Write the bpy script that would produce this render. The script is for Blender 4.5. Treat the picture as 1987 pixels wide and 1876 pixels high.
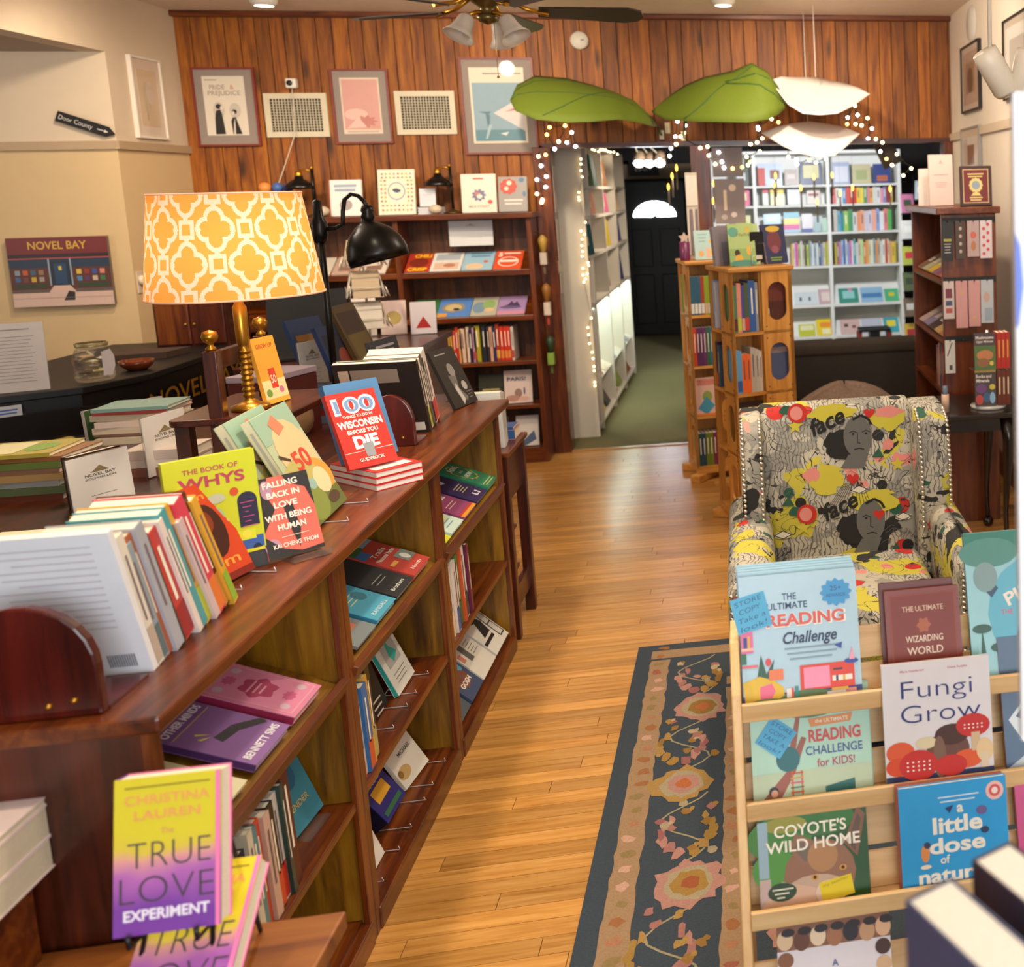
import bpy, math, random
from mathutils import Matrix, Vector
random.seed(11)
S = bpy.context.scene
for _o in list(bpy.data.objects):
    bpy.data.objects.remove(_o)
PI = math.pi
# ------------------------------------------------------------------ camera
cam = bpy.data.cameras.new('camera')
camo = bpy.data.objects.new('camera', cam)
S.collection.objects.link(camo)
S.camera = camo
cam.sensor_fit = 'HORIZONTAL'
cam.sensor_width = 36.0
cam.lens = 2058.56 * 36.0 / 1987.0
cam.shift_x = (993.5 - 1844.77) / 1987.0
cam.shift_y = -(938.0 - 645.85) / 1987.0
cam.clip_start = .05
camo.matrix_world = Matrix(((0.9807511, 0.04914324, -0.18897676, 0.0),
                            (-0.19391758, 0.13175734, -0.97212961, 0.0),
                            (-0.02287453, 0.9900631, 0.1387509, 1.75),
                            (0, 0, 0, 1)))
cam.dof.use_dof = True
cam.dof.focus_distance = 3.0
cam.dof.aperture_fstop = 4.0
# ------------------------------------------------------------------ light
S.view_settings.view_transform = 'Standard'
S.view_settings.look = 'None'
S.view_settings.gamma = 1.0
S.view_settings.use_curve_mapping = False
S.view_settings.exposure = 0.75
w = bpy.data.worlds.new('world')
S.world = w
w.use_nodes = True
w.node_tree.nodes['Background'].inputs[0].default_value = (1.0, .93, .84, 1)
w.node_tree.nodes['Background'].inputs[1].default_value = .33


def light(name, kind, loc, target, power, color, size=.2, size_y=None, spot=1.2, blend=.6):
    l = bpy.data.lights.new(name, kind)
    l.energy = power
    l.color = color
    if kind == 'AREA':
        l.size = size
        if size_y:
            l.shape = 'RECTANGLE'
            l.size_y = size_y
    else:
        l.shadow_soft_size = size
    if kind == 'SPOT':
        l.spot_size = spot
        l.spot_blend = blend
    o = bpy.data.objects.new(name, l)
    S.collection.objects.link(o)
    o.location = loc
    d = Vector(target) - Vector(loc)
    o.rotation_euler = d.to_track_quat('-Z', 'Y').to_euler()
    return o


WARM = (1.0, .83, .62)
WARM2 = (1.0, .88, .72)
DAY = (.90, .95, 1.0)
# daylight from the shop-front window behind the photographer
light('window_daylight', 'AREA', (1.1, -1.6, 1.75), (.4, 4, .9), 100, DAY, 3.2, 2.0)
# ceiling track heads over the shop floor; last spot added to brighten right wall
for i, (a, b, p) in enumerate((((-1.2, 3.3, 2.82), (-1.15, 3.3, 0), 70), ((-1.9, 5.0, 2.82), (-1.9, 6.9, .9), 60),
                               ((-.3, 2.5, 2.82), (-.4, 2.8, 0), 60), ((.3, 3.9, 2.82), (.3, 3.4, .4), 62),
                               ((-1.15, 1.75, 2.82), (-.95, 2.3, 0), 34), ((-2.6, 5.6, 2.82), (-3.4, 6.7, 1.4), 45),
                               ((.2, 5.9, 2.82), (.3, 7.3, 1.7), 65), ((-1.2, 5.7, 2.82), (-1.8, 7.4, 1.9), 65),
                               ((1.0, 4.3, 2.82), (1.1, 5.3, 1.0), 45), ((.5, 5.2, 2.82), (1.49, 6.6, 1.9), 45))):
    light('track_and_fill_spot', 'SPOT', a, b, p, WARM, .06, spot=1.75, blend=.8)
# back room: warm strip of lamps and cool shelf light
light('back_room_spot', 'SPOT', (.6, 9.0, 2.2), (.9, 11, 1.0), 130, (.95, .97, 1.0), .1, spot=1.9)
light('back_room_spot', 'SPOT', (-.3, 8.9, 2.2), (-1.1, 9.4, 1.2), 45, WARM, .1, spot=1.9)
light('shelf_strip_light', 'AREA', (-1.15, 9.4, .91), (-1.15, 9.4, 0), 9, (.75, 1.0, .9), .12, 2.6).rotation_euler = (0, 0, 0)
light('alcove_window_daylight', 'AREA', (-4.9, 4.6, 1.8), (-3.9, 6.7, 2.0), 7, DAY, 1.0)
light('ceiling_fill', 'POINT', (-2.6, 4.9, 2.5), (0, 0, 0), 26, WARM2, .15)  # added point lights with no fitting, to brighten the ceiling
light('ceiling_fill', 'POINT', (.3, 5.2, 2.55), (0, 0, 0), 14, WARM2, .15)
light('ceiling_fill', 'POINT', (.2, 1.6, 2.6), (0, 0, 0), 16, WARM2, .15)

# ------------------------------------------------------------------ helpers
COL = S.collection


def lin(h):
    h = h.lstrip('#')
    return tuple((c / 12.92 if c <= .04045 else ((c + .055) / 1.055) ** 2.4) for c in (int(h[i:i + 2], 16) / 255 for i in (0, 2, 4))) + (1,)


_m = {}


def M(col, rough=.5, metal=0.0, var=.06, bump=0.0, emit=0.0, trans=0.0, alpha=1.0, coat=0.0, scale=30):
    k = (col, rough, metal, var, bump, emit, trans, alpha, coat, scale)
    if k in _m:
        return _m[k]
    m = bpy.data.materials.new('paint_' + col.strip('#'))
    m.use_nodes = True
    n = m.node_tree.nodes
    L = m.node_tree.links
    b = n['Principled BSDF']
    c = lin(col)
    b.inputs['Base Color'].default_value = c
    b.inputs['Roughness'].default_value = rough
    b.inputs['Metallic'].default_value = metal
    if coat:
        b.inputs['Coat Weight'].default_value = coat
    if trans:
        b.inputs['Transmission Weight'].default_value = trans
    if alpha < 1:
        b.inputs['Alpha'].default_value = alpha
    if emit:
        b.inputs['Emission Color'].default_value = c
        b.inputs['Emission Strength'].default_value = emit
    if var or bump:
        tc = n.new('ShaderNodeTexCoord')
        t = n.new('ShaderNodeTexNoise')
        t.inputs['Scale'].default_value = scale
        t.inputs['Detail'].default_value = 3
        L.new(tc.outputs['Object'], t.inputs['Vector'])
        if var and not emit:
            mx = n.new('ShaderNodeMix')
            mx.data_type = 'RGBA'
            mx.inputs[6].default_value = tuple(x * (1 - var) for x in c[:3]) + (1,)
            mx.inputs[7].default_value = tuple(min(1, x * (1 + var)) for x in c[:3]) + (1,)
            L.new(t.outputs['Fac'], mx.inputs[0])
            L.new(mx.outputs[2], b.inputs['Base Color'])
        if bump:
            bp = n.new('ShaderNodeBump')
            bp.inputs['Strength'].default_value = bump
            bp.inputs['Distance'].default_value = .004
            L.new(t.outputs['Fac'], bp.inputs['Height'])
            L.new(bp.outputs['Normal'], b.inputs['Normal'])
    _m[k] = m
    return m


def wood(name, dark, mid, light_, axis='z', rough=.35, fine=16.0, knots=False, rnd=.25, coat=.0, along=1.1):
    k = (name, axis)
    if k in _m:
        return _m[k]
    m = bpy.data.materials.new('wood_' + name)
    m.use_nodes = True
    n = m.node_tree.nodes
    L = m.node_tree.links
    b = n['Principled BSDF']
    b.inputs['Roughness'].default_value = rough
    if coat:
        b.inputs['Coat Weight'].default_value = coat
        b.inputs['Coat Roughness'].default_value = .2
    tc = n.new('ShaderNodeTexCoord')
    oi = n.new('ShaderNodeObjectInfo')
    mul = n.new('ShaderNodeVectorMath')
    mul.operation = 'MULTIPLY_ADD'
    cmb = n.new('ShaderNodeCombineXYZ')
    for i in range(3):
        L.new(oi.outputs['Random'], cmb.inputs[i])
    mul.inputs[1].default_value = (37.0, 23.0, 51.0)
    L.new(cmb.outputs[0], mul.inputs[0])
    L.new(tc.outputs['Object'], mul.inputs[2])
    mp = n.new('ShaderNodeMapping')
    sc = [fine, fine, fine]
    sc['xyz'.index(axis)] = along
    mp.inputs['Scale'].default_value = sc
    L.new(mul.outputs[0], mp.inputs['Vector'])
    t = n.new('ShaderNodeTexNoise')
    t.inputs['Scale'].default_value = 2.2
    t.inputs['Detail'].default_value = 6
    t.inputs['Roughness'].default_value = .62
    t.inputs['Distortion'].default_value = .5
    L.new(mp.outputs[0], t.inputs['Vector'])
    r = n.new('ShaderNodeValToRGB')
    e = r.color_ramp.elements
    e[0].position = .3
    e[0].color = lin(dark)
    e[1].position = .72
    e[1].color = lin(light_)
    x = e.new(.5)
    x.color = lin(mid)
    L.new(t.outputs['Fac'], r.inputs[0])
    out = r.outputs[0]
    hs = n.new('ShaderNodeHueSaturation')
    mr = n.new('ShaderNodeMapRange')
    mr.inputs[3].default_value = 1 - rnd
    mr.inputs[4].default_value = 1 + rnd
    L.new(oi.outputs['Random'], mr.inputs[0])
    L.new(mr.outputs[0], hs.inputs['Value'])
    L.new(out, hs.inputs['Color'])
    out = hs.outputs[0]
    if knots:
        mp2 = n.new('ShaderNodeMapping')
        s2 = [7.0, 7.0, 7.0]
        s2['xyz'.index(axis)] = 2.1
        mp2.inputs['Scale'].default_value = s2
        L.new(mul.outputs[0], mp2.inputs['Vector'])
        v = n.new('ShaderNodeTexVoronoi')
        v.inputs['Scale'].default_value = 1.0
        L.new(mp2.outputs[0], v.inputs['Vector'])
        r2 = n.new('ShaderNodeValToRGB')
        r2.color_ramp.elements[0].position = .06
        r2.color_ramp.elements[0].color = (.06, .05, .05, 1)
        r2.color_ramp.elements[1].position = .2
        r2.color_ramp.elements[1].color = (1, 1, 1, 1)
        L.new(v.outputs['Distance'], r2.inputs[0])
        mx = n.new('ShaderNodeMix')
        mx.data_type = 'RGBA'
        mx.blend_type = 'MULTIPLY'
        mx.inputs[0].default_value = .8
        L.new(out, mx.inputs[6])
        L.new(r2.outputs[0], mx.inputs[7])
        out = mx.outputs[2]
    L.new(out, b.inputs['Base Color'])
    bp = n.new('ShaderNodeBump')
    bp.inputs['Strength'].default_value = .12
    bp.inputs['Distance'].default_value = .003
    L.new(t.outputs['Fac'], bp.inputs['Height'])
    L.new(bp.outputs['Normal'], b.inputs['Normal'])
    _m[k] = m
    return m


def pine(a='z'): return wood('pine', '#552402', '#844705', '#a3630d', a, .6, 13, True, .26, 0)
def oak(a='z'): return wood('darkoak', '#341304', '#602908', '#7e4410', a, .32, 15, False, .12, .15)
def oak2(a='z'): return wood('litoak', '#4c2d05', '#80560b', '#a07415', a, .4, 12, True, .1)  # lighter gold copy of the oak; light painted into the inner panels
def walnut(a='z'): return wood('walnut', '#200b04', '#43180a', '#5a240e', a, .3, 15, False, .1, .2)
def bamboo(a='z'): return wood('beech', '#ad7029', '#c88b3f', '#d8a054', a, .4, 16, False, .08, .1)
def birch(a='z'): return wood('birch', '#cda065', '#deb47c', '#e8c48f', a, .45, 14, False, .06)
def maple(a='x'): return wood('maple', '#a06c30', '#bb8744', '#cb9a5a', a, .26, 22, False, .2, .25, 1.6)


class MB:
    def __init__(self):
        self.v = []; self.f = []; self.mi = []; self.sm = []; self.ms = []

    def m(self, mat):
        if mat not in self.ms:
            self.ms.append(mat)
        return self.ms.index(mat)

    def face(self, idx, mat, smooth=False):
        self.f.append(idx); self.mi.append(self.m(mat)); self.sm.append(smooth)

    def poly(self, pts, mat):
        n = len(self.v)
        self.v += [tuple(p) for p in pts]
        self.face(list(range(n, n + len(pts))), mat)
        return self

    def box(self, x0, y0, z0, x1, y1, z1, mat, M_=None):
        n = len(self.v)
        p = [(x0, y0, z0), (x1, y0, z0), (x1, y1, z0), (x0, y1, z0), (x0, y0, z1), (x1, y0, z1), (x1, y1, z1), (x0, y1, z1)]
        if M_:
            p = [tuple(M_ @ Vector(q)) for q in p]
        self.v += p
        for f in ((0, 3, 2, 1), (4, 5, 6, 7), (0, 1, 5, 4), (1, 2, 6, 5), (2, 3, 7, 6), (3, 0, 4, 7)):
            self.face([n + i for i in f], mat)
        return self

    def prism(self, pts, axis, a, b, mat, M_=None):
        """extrude a 2-D outline; axis x -> (y,z), y -> (x,z), z -> (x,y)"""
        n = len(self.v); k = len(pts)

        def P(q, t):
            if axis == 'x': r = (t, q[0], q[1])
            elif axis == 'y': r = (q[0], t, q[1])
            else: r = (q[0], q[1], t)
            return tuple(M_ @ Vector(r)) if M_ else r
        self.v += [P(q, a) for q in pts] + [P(q, b) for q in pts]
        self.face(list(range(n, n + k))[::-1], mat)
        self.face(list(range(n + k, n + 2 * k)), mat)
        for i in range(k):
            j = (i + 1) % k
            self.face([n + i, n + j, n + k + j, n + k + i], mat)
        return self

    def tube(self, pts, r, mat, n=6, caps=True):
        pts = [Vector(p) for p in pts]
        rs = r if isinstance(r, (list, tuple)) else [r] * len(pts)
        base = len(self.v)
        up = Vector((0, 0, 1))
        prev = None
        for i, p in enumerate(pts):
            d = (pts[min(i + 1, len(pts) - 1)] - pts[max(i - 1, 0)])
            d = d.normalized() if d.length > 1e-9 else Vector((0, 0, 1))
            if prev is None:
                a = d.cross(up)
                if a.length < 1e-3: a = d.cross(Vector((1, 0, 0)))
            else:
                a = prev - d * prev.dot(d)
                if a.length < 1e-4: a = d.cross(up)
            a.normalize(); prev = a
            b = d.cross(a)
            for k in range(n):
                t = 2 * PI * k / n
                self.v.append(tuple(p + (a * math.cos(t) + b * math.sin(t)) * rs[i]))
        for i in range(len(pts) - 1):
            for k in range(n):
                k2 = (k + 1) % n
                self.face([base + i * n + k, base + i * n + k2, base + (i + 1) * n + k2, base + (i + 1) * n + k], mat, True)
        if caps:
            self.face([base + k for k in range(n)][::-1], mat)
            self.face([base + (len(pts) - 1) * n + k for k in range(n)], mat)
        return self

    def lathe(self, prof, mat, c=(0, 0, 0), n=20, M_=None, arc=2 * PI):
        base = len(self.v)
        full = abs(arc - 2 * PI) < 1e-6
        cols = n if full else n + 1
        for (r, z) in prof:
            for k in range(cols):
                t = arc * k / n
                q = Vector((r * math.cos(t), r * math.sin(t), z))
                if M_: q = M_ @ q
                self.v.append((q.x + c[0], q.y + c[1], q.z + c[2]))
        for i in range(len(prof) - 1):
            for k in range(n):
                k2 = (k + 1) % cols
                if k + 1 >= cols and not full: continue
                self.face([base + i * cols + k, base + i * cols + k2, base + (i + 1) * cols + k2, base + (i + 1) * cols + k], mat, True)
        return self

    def ball(self, c, r, mat, n=10, sc=(1, 1, 1)):
        prof = [(max(1e-5, r * math.sin(PI * i / (n // 2 + 2))), -r * math.cos(PI * i / (n // 2 + 2))) for i in range(n // 2 + 3)]
        return self.lathe(prof, mat, c, n, Matrix.Diagonal((*sc, 1)))

    def grid(self, fn, nu, nv, mat, smooth=True):
        b = len(self.v)
        for j in range(nv + 1):
            for i in range(nu + 1):
                self.v.append(tuple(fn(i / nu, j / nv)))
        for j in range(nv):
            for i in range(nu):
                a = b + j * (nu + 1) + i
                mm = mat(i, j) if callable(mat) else mat
                self.face([a, a + 1, a + nu + 2, a + nu + 1], mm, smooth)
        return self

    def build(self, name, parent=None, loc=None, rot=None, bevel=0, solid=0):
        me = bpy.data.meshes.new(name)
        me.from_pydata(self.v, [], self.f)
        for mt in self.ms: me.materials.append(mt)
        me.polygons.foreach_set('material_index', self.mi)
        me.polygons.foreach_set('use_smooth', self.sm)
        me.update()
        o = bpy.data.objects.new(name, me)
        COL.objects.link(o)
        if loc: o.location = loc
        if rot: o.rotation_euler = rot
        if parent: o.parent = parent
        if solid:
            md = o.modifiers.new('thickness', 'SOLIDIFY'); md.thickness = solid; md.offset = 0
        if bevel:
            md = o.modifiers.new('bevel', 'BEVEL'); md.width = bevel; md.segments = 2; md.limit_method = 'ANGLE'
        return o


def tag(o, label=None, cat=None, group=None, kind=None):
    if label: o['label'] = label
    if cat: o['category'] = cat
    if group: o['group'] = group
    if kind: o['kind'] = kind
    return o


def T(name, label, cat, loc=(0, 0, 0), rot=None, group=None):
    o = bpy.data.objects.new(name, None)
    COL.objects.link(o)
    o.empty_display_size = .05
    o.location = loc
    if rot: o.rotation_euler = rot
    return tag(o, label, cat, group)


def struct(o): return tag(o, kind='structure')


def B(name, x0, y0, z0, x1, y1, z1, mat, parent=None, bevel=0):
    return MB().box(x0, y0, z0, x1, y1, z1, mat).build(name, parent, bevel=bevel)


# ---- lettering: one small scratch scene turns strings into flat outlines
_ts = bpy.data.scenes.new('lettering_scratch')
_tc = {}


def glyph(s, bold=0.0, shear=0.0):
    k = (s, bold, shear)
    if k in _tc: return _tc[k]
    cu = bpy.data.curves.new('lettering', 'FONT')
    cu.body = s; cu.resolution_u = 4; cu.offset = bold; cu.shear = shear; cu.size = 1.0
    o = bpy.data.objects.new('lettering', cu)
    _ts.collection.objects.link(o)
    _ts.view_layers[0].update()
    dg = _ts.view_layers[0].depsgraph
    me = o.evaluated_get(dg).to_mesh()
    vs = [(v.co.x, v.co.y) for v in me.vertices]
    fs = [list(p.vertices) for p in me.polygons]
    o.evaluated_get(dg).to_mesh_clear()
    bpy.data.objects.remove(o); bpy.data.curves.remove(cu)
    if vs:
        x0 = min(v[0] for v in vs); x1 = max(v[0] for v in vs)
        vs = [((x - x0) / .69, y / .69) for x, y in vs]       # cap height -> 1
        wd = (x1 - x0) / .69
    else:
        wd = 0
    _tc[k] = (vs, fs, wd)
    return _tc[k]


def letters(mb, s, x, z, size, mat, align='c', fit=None, y=-.0008, bold=.01, shear=0.0, rot=0.0):
    """lettering in the local x-z plane, facing -y"""
    vs, fs, wd = glyph(s, bold, shear)
    sx = size
    if fit: sx = fit / max(wd, 1e-6)
    off = {'l': 0, 'c': -wd * sx / 2, 'r': -wd * sx}[align]
    n = len(mb.v)
    c_, s_ = math.cos(rot), math.sin(rot)
    for (a, b) in vs:
        p, q = a * sx + off, b * size
        mb.v.append((x + p * c_ - q * s_, y, z + p * s_ + q * c_))
    for f in fs: mb.face([n + i for i in f], mat)
    return mb


def art(parent, w, h, items, name='cover_print', y0=-.0005):
    """flat print on a cover; items use fractions of the cover width and height"""
    mb = MB(); y = y0
    for it in items:
        k, col = it[0], it[1]
        mt = M(col, .45, var=.04)
        y -= .00008
        if k == 'r':
            a, b, c, d = it[2:6]
            mb.poly([(a * w, y, b * h), (c * w, y, b * h), (c * w, y, d * h), (a * w, y, d * h)], mt)
        elif k == 'e':
            cx, cz, rx, rz = it[2:6]
            n = it[6] if len(it) > 6 else 16
            mb.poly([((cx + rx * math.cos(2 * PI * i / n)) * w, y, (cz + rz * math.sin(2 * PI * i / n)) * h) for i in range(n)], mt)
        elif k == 's':                                   # scalloped / toothed disc
            cx, cz, rx, rz, nt, dep = it[2:8]
            n = nt * 4
            mb.poly([((cx + rx * (1 - dep * (.5 - .5 * math.cos(2 * PI * i * nt / n))) * math.cos(2 * PI * i / n)) * w, y,
                      (cz + rz * (1 - dep * (.5 - .5 * math.cos(2 * PI * i * nt / n))) * math.sin(2 * PI * i / n)) * h) for i in range(n)], mt)
        elif k == 'p':
            mb.poly([(a * w, y, b * h) for a, b in it[2]], mt)
        elif k == 't':
            s, x, z, size = it[2:6]
            o = it[6] if len(it) > 6 else {}
            letters(mb, s, x * w, z * h, size * h, mt, o.get('a', 'c'), o['fit'] * w if 'fit' in o else None, y, o.get('b', .012), o.get('sh', 0), o.get('rot', 0))
        elif k == 'l':                                   # fine text lines
            a, c, zt, nl, step, th = it[2:8]
            for i in range(nl):
                q = .1 * ((i * 37) % 5) / 5
                zz = zt - i * step
                mb.poly([((a + q * .5) * w, y, zz * h), ((c - q) * w, y, zz * h), ((c - q) * w, y, (zz + th) * h), ((a + q * .5) * w, y, (zz + th) * h)], mt)
    return mb.build(name, parent)


COLS = [('white', 'f2f0ea'), ('cream', 'e6dabd'), ('grey', '9a9a9a'), ('charcoal', '45454a'), ('black', '151515'), ('red', 'c8281e'), ('dark red', '7a1a18'),
        ('orange', 'e8762a'), ('yellow', 'ecc832'), ('olive', '8a8436'), ('lime green', 'b9d24a'), ('green', '3f9a4e'), ('dark green', '1f4a30'), ('mint', 'a6dccb'),
        ('teal', '2a8f92'), ('light blue', '9cc8e2'), ('blue', '2f6cb4'), ('navy', '1d2a5e'), ('purple', '6a3f94'), ('lilac', 'b7a3cf'), ('pink', 'e9a0ae'),
        ('magenta', 'c8347e'), ('tan', 'c49a6a'), ('brown', '6e4424')]


def cname(h):
    a = [int(h.lstrip('#')[i:i + 2], 16) for i in (0, 2, 4)]
    return min(COLS, key=lambda c: sum((a[i] - int(c[1][2 * i:2 * i + 2], 16)) ** 2 for i in range(3)))[0]


ORD = ['first', 'second', 'third', 'fourth', 'fifth', 'sixth', 'seventh', 'eighth', 'ninth', 'tenth', 'eleventh', 'twelfth', 'thirteenth', 'fourteenth', 'fifteenth', 'sixteenth',
       'seventeenth', 'eighteenth', 'nineteenth', 'twentieth', 'twenty-first', 'twenty-second', 'twenty-third', 'twenty-fourth', 'twenty-fifth', 'twenty-sixth', 'twenty-seventh', 'twenty-eighth',
       'twenty-ninth', 'thirtieth', 'thirty-first', 'thirty-second', 'thirty-third', 'thirty-fourth', 'thirty-fifth']


def rad(d): return d * PI / 180


def book(label, O, rz, lean, w, h, t, col, items=None, pages='#e9dfc8', group=None, back=None, spine=None, simple=False, cat='book', name='book', cover=None, rough=.38, raise_=True, roll=0, spine_items=None):
    """a book: origin at the foot of the spine on the front cover, front cover faces local -y"""
    l = rad(lean)
    z = O[2] + (t * math.sin(l) if (raise_ and l > 0) else 0)
    rot = (-l, rad(roll), rad(rz))
    cm = cover or M(col, rough, var=.05)
    sm = M(spine, rough, var=.05) if spine else cm
    bm = M(back, rough, var=.05) if back else cm
    pm = M(pages, .8, var=.1, scale=200)
    ct = min(.0022, t * .12)

    def cov(mb):
        mb.box(0, 0, 0, w, ct, h, cm)
        mb.box(0, t - ct, 0, w, t, h, bm)
        mb.box(0, ct, 0, ct, t - ct, h, sm)
        return mb

    def pag(mb): return mb.box(ct, ct, .002, w - .002, t - ct, h - .002, pm)
    if simple:
        mb = pag(cov(MB()))
        if items:
            for it in items:
                if it[0] == 'r':
                    a, b, c, d = it[2:6]
                    mb.poly([(a * w, -.0006, b * h), (c * w, -.0006, b * h), (c * w, -.0006, d * h), (a * w, -.0006, d * h)], M(it[1], .45))
        if spine_items:
            for (cc, a, b, q) in spine_items:
                mb.poly([(-.0006, t * (.5 + q * .86), a * h), (-.0006, t * (.5 - q * .86), a * h), (-.0006, t * (.5 - q * .86), b * h), (-.0006, t * (.5 + q * .86), b * h)], M(cc, .45))
        o = mb.build(name, None, (O[0], O[1], z), rot)
        return tag(o, label, cat, group)
    r = T(name, label, cat, (O[0], O[1], z), rot, group)
    co = cov(MB()).build('cover', r)
    pag(MB()).build('pages', r)
    if items: art(co, w, h, items)
    if spine_items:
        mb = MB()
        for (cc, a, b, q) in spine_items:
            mb.poly([(-.0006, t * (.5 + q * .86), a * h), (-.0006, t * (.5 - q * .86), a * h), (-.0006, t * (.5 - q * .86), b * h), (-.0006, t * (.5 + q * .86), b * h)], M(cc, .45))
        mb.build('spine_print', co)
    return r


def spine_row(where, O, step, rz, lean, spec, group, hbase, wbase, order='from left', simple=True, adj=''):
    """books standing spine out; spec: (thickness, height factor, colour[, stripe colour])"""
    x, y, z0 = O
    n = len(spec)
    for i, s in enumerate(spec):
        t, hf, col = s[0], s[1], s[2]
        st = s[3] if len(s) > 3 else None
        pale = sum(lin(col)[:3]) > .9
        ink = '#4a4450' if pale else '#efe7d2'
        si = []
        if st: si.append((st, .08, .3, .5))
        if t > .012: si.append((ink, .42, .86, .14))
        lab = '%s%s book, %s %s, %s' % (adj, cname(col), ORD[i], order, where)
        book(lab, (x, y, z0), rz, lean, wbase * (1 - .05 * ((i * 7) % 4) / 3), hbase * hf, t - .0006, col, simple=simple, group=group, spine_items=si)
        x += step[0] * t; y += step[1] * t
    return x, y
# ================================================================== the room
PLAST = M('#c9b59c', .85, var=.04, bump=.15, scale=14)
PLAST2 = M('#c8ab80', .85, var=.04, bump=.15, scale=14)
RAIL = M('#a98f70', .6)
WHITEP = M('#d9cdbf', .8, var=.03, bump=.1, scale=14)
BLACK = M('#0d0c0c', .4)
# floor: sub-floor with single maple strips on it
floor = struct(B('floor', -5.2, -2.5, -.12, 2.2, 7.46, -.012, M('#3a2008', .8)))
y = 1.3
row = 0
rnd = random.Random(4)
while y < 7.45:
    wdt = .064
    x = -1.75 - rnd.random() * .8
    while x < 1.62:
        ln = .45 + rnd.random() * .85
        if x + ln > -1.6:
            a, b = max(x, -1.75), min(x + ln, 1.7)
            if b - a > .02:
                o = MB().box(0, 0, -.012, b - a - .0018, min(wdt, 7.45 - y) - .0016, 0, maple('x')).build('plank', floor, (a, y, 0))
        x += ln
    y += wdt
    row += 1
struct(B('floor_back_room', -3.4, 7.46, -.12, 3.0, 13.6, 0.004, M('#6b6440', .95, var=.35, bump=.6, scale=160)))
struct(B('trim_threshold', -1.25, 7.43, -.01, 1.45, 7.48, .006, maple('x')))
struct(B('ceiling', -5.2, -2.5, 2.9, 2.2, 7.6, 3.0, M('#e2d2bf', .9, var=.08, bump=.5, scale=18)))
# back wall of knotty pine boards
wall = struct(B('wall_back', -3.45, 7.47, 0, -1.25, 7.6, 2.9, M('#1d0b02', .8)))
hdr = struct(B('wall_back_header', -1.25, 7.47, 2.075, 1.6, 7.6, 2.9, M('#1d0b02', .8)))
x = -3.33
rnd = random.Random(9)
while x < 1.49:
    bw = rnd.choice((.078, .085, .088, .092, .1, .112, .13)) if x > -1.3 else rnd.choice((.078, .084, .086, .09, .098))
    x1 = min(x + bw, 1.49)
    z0 = 0 if x1 <= -1.24 else 2.06
    xs = max(x, -3.33)
    MB().box(0, -.022, z0, x1 - xs - .0045, 0, 2.9, pine('z')).build('board', wall if z0 == 0 else hdr, (xs, 7.472, 0), bevel=.0012)
    x = x1
struct(B('trim_crown', -3.33, 7.40, 2.865, 1.49, 7.45, 2.9, oak('x'), bevel=.006))
struct(B('trim_header', -1.25, 7.43, 2.045, 1.49, 7.6, 2.075, walnut('x')))
for i, (a, b) in enumerate(((-1.315, -1.205), (-.312, -.186), (1.425, 1.49))):
    struct(B('trim_post', a, 7.42, 0, b, 7.58, 2.05, oak('z'), bevel=.005))
# left side wall with the opening to the alcove
struct(B('wall_left', -3.45, 6.8, 2.06, -3.33, 7.47, 2.9, PLAST))
struct(B('wall_left_lower', -3.45, 6.8, 0, -3.33, 7.47, 2.06, PLAST2))
struct(B('wall_left_header', -3.45, -2.5, 2.566, -3.33, 6.8, 2.9, PLAST))
struct(B('wall_alcove', -5.2, 6.67, 2.06, -3.33, 6.8, 2.566, PLAST))
struct(B('wall_alcove_lower', -5.2, 6.67, 0, -3.33, 6.8, 2.06, PLAST2))
struct(B('ceiling_alcove', -5.2, -2.5, 2.566, -3.45, 6.8, 2.66, M('#a09184', .9)))
struct(B('wall_alcove_side', -5.3, -2.5, 0, -5.2, 6.8, 2.66, PLAST2))
struct(B('trim_rail_left', -3.33, 6.655, 2.045, -3.312, 7.45, 2.09, RAIL))
struct(B('trim_rail_alcove', -5.2, 6.652, 2.045, -3.33, 6.668, 2.09, RAIL))
# right wall
struct(B('wall_right', 1.49, -2.5, 0, 1.62, 7.6, 2.9, WHITEP))
struct(B('trim_rail_right', 1.472, 2.0, 2.05, 1.49, 7.45, 2.1, M('#c3b29c', .7)))
struct(B('baseboard_right', 1.472, 1.0, 0, 1.49, 7.45, .14, M('#7b4a2a', .5)))
# back room
struct(B('wall_back_room_left', -1.85, 7.6, 0, -1.72, 13.6, 2.4, M('#5a564f', .8)))
struct(B('wall_back_room_right', 2.35, 7.6, 0, 2.48, 13.6, 2.4, M('#57504a', .8)))
bw_ = struct(B('wall_back_room_end', -1.85, 13.42, 0, 2.48, 13.55, 2.4, M('#2a2421', .7)))
# pressed tin ceiling in the back room: panels with a raised rib each
tin = struct(B('ceiling_back_room', -1.85, 7.6, 2.36, 2.48, 13.6, 2.46, M('#2b2a28', .35, .5)))
tm = M('#3a3936', .3, .7)
tp = MB()
tp.box(0, 0, -.012, .59, .59, 0, tm)
tp.box(.06, .06, -.03, .53, .53, -.012, tm)
tp.box(.16, .16, -.042, .43, .43, -.03, tm)
tile0 = None
for i in range(7):
    for j in range(6):
        if tile0 is None:
            tile0 = tp.build('tin_tile', tin, (-1.8, 7.65, 2.36), bevel=.006)
        else:
            c = tile0.copy(); COL.objects.link(c); c.location = (-1.8 + .6 * i, 7.65 + .6 * j, 2.36)
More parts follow.
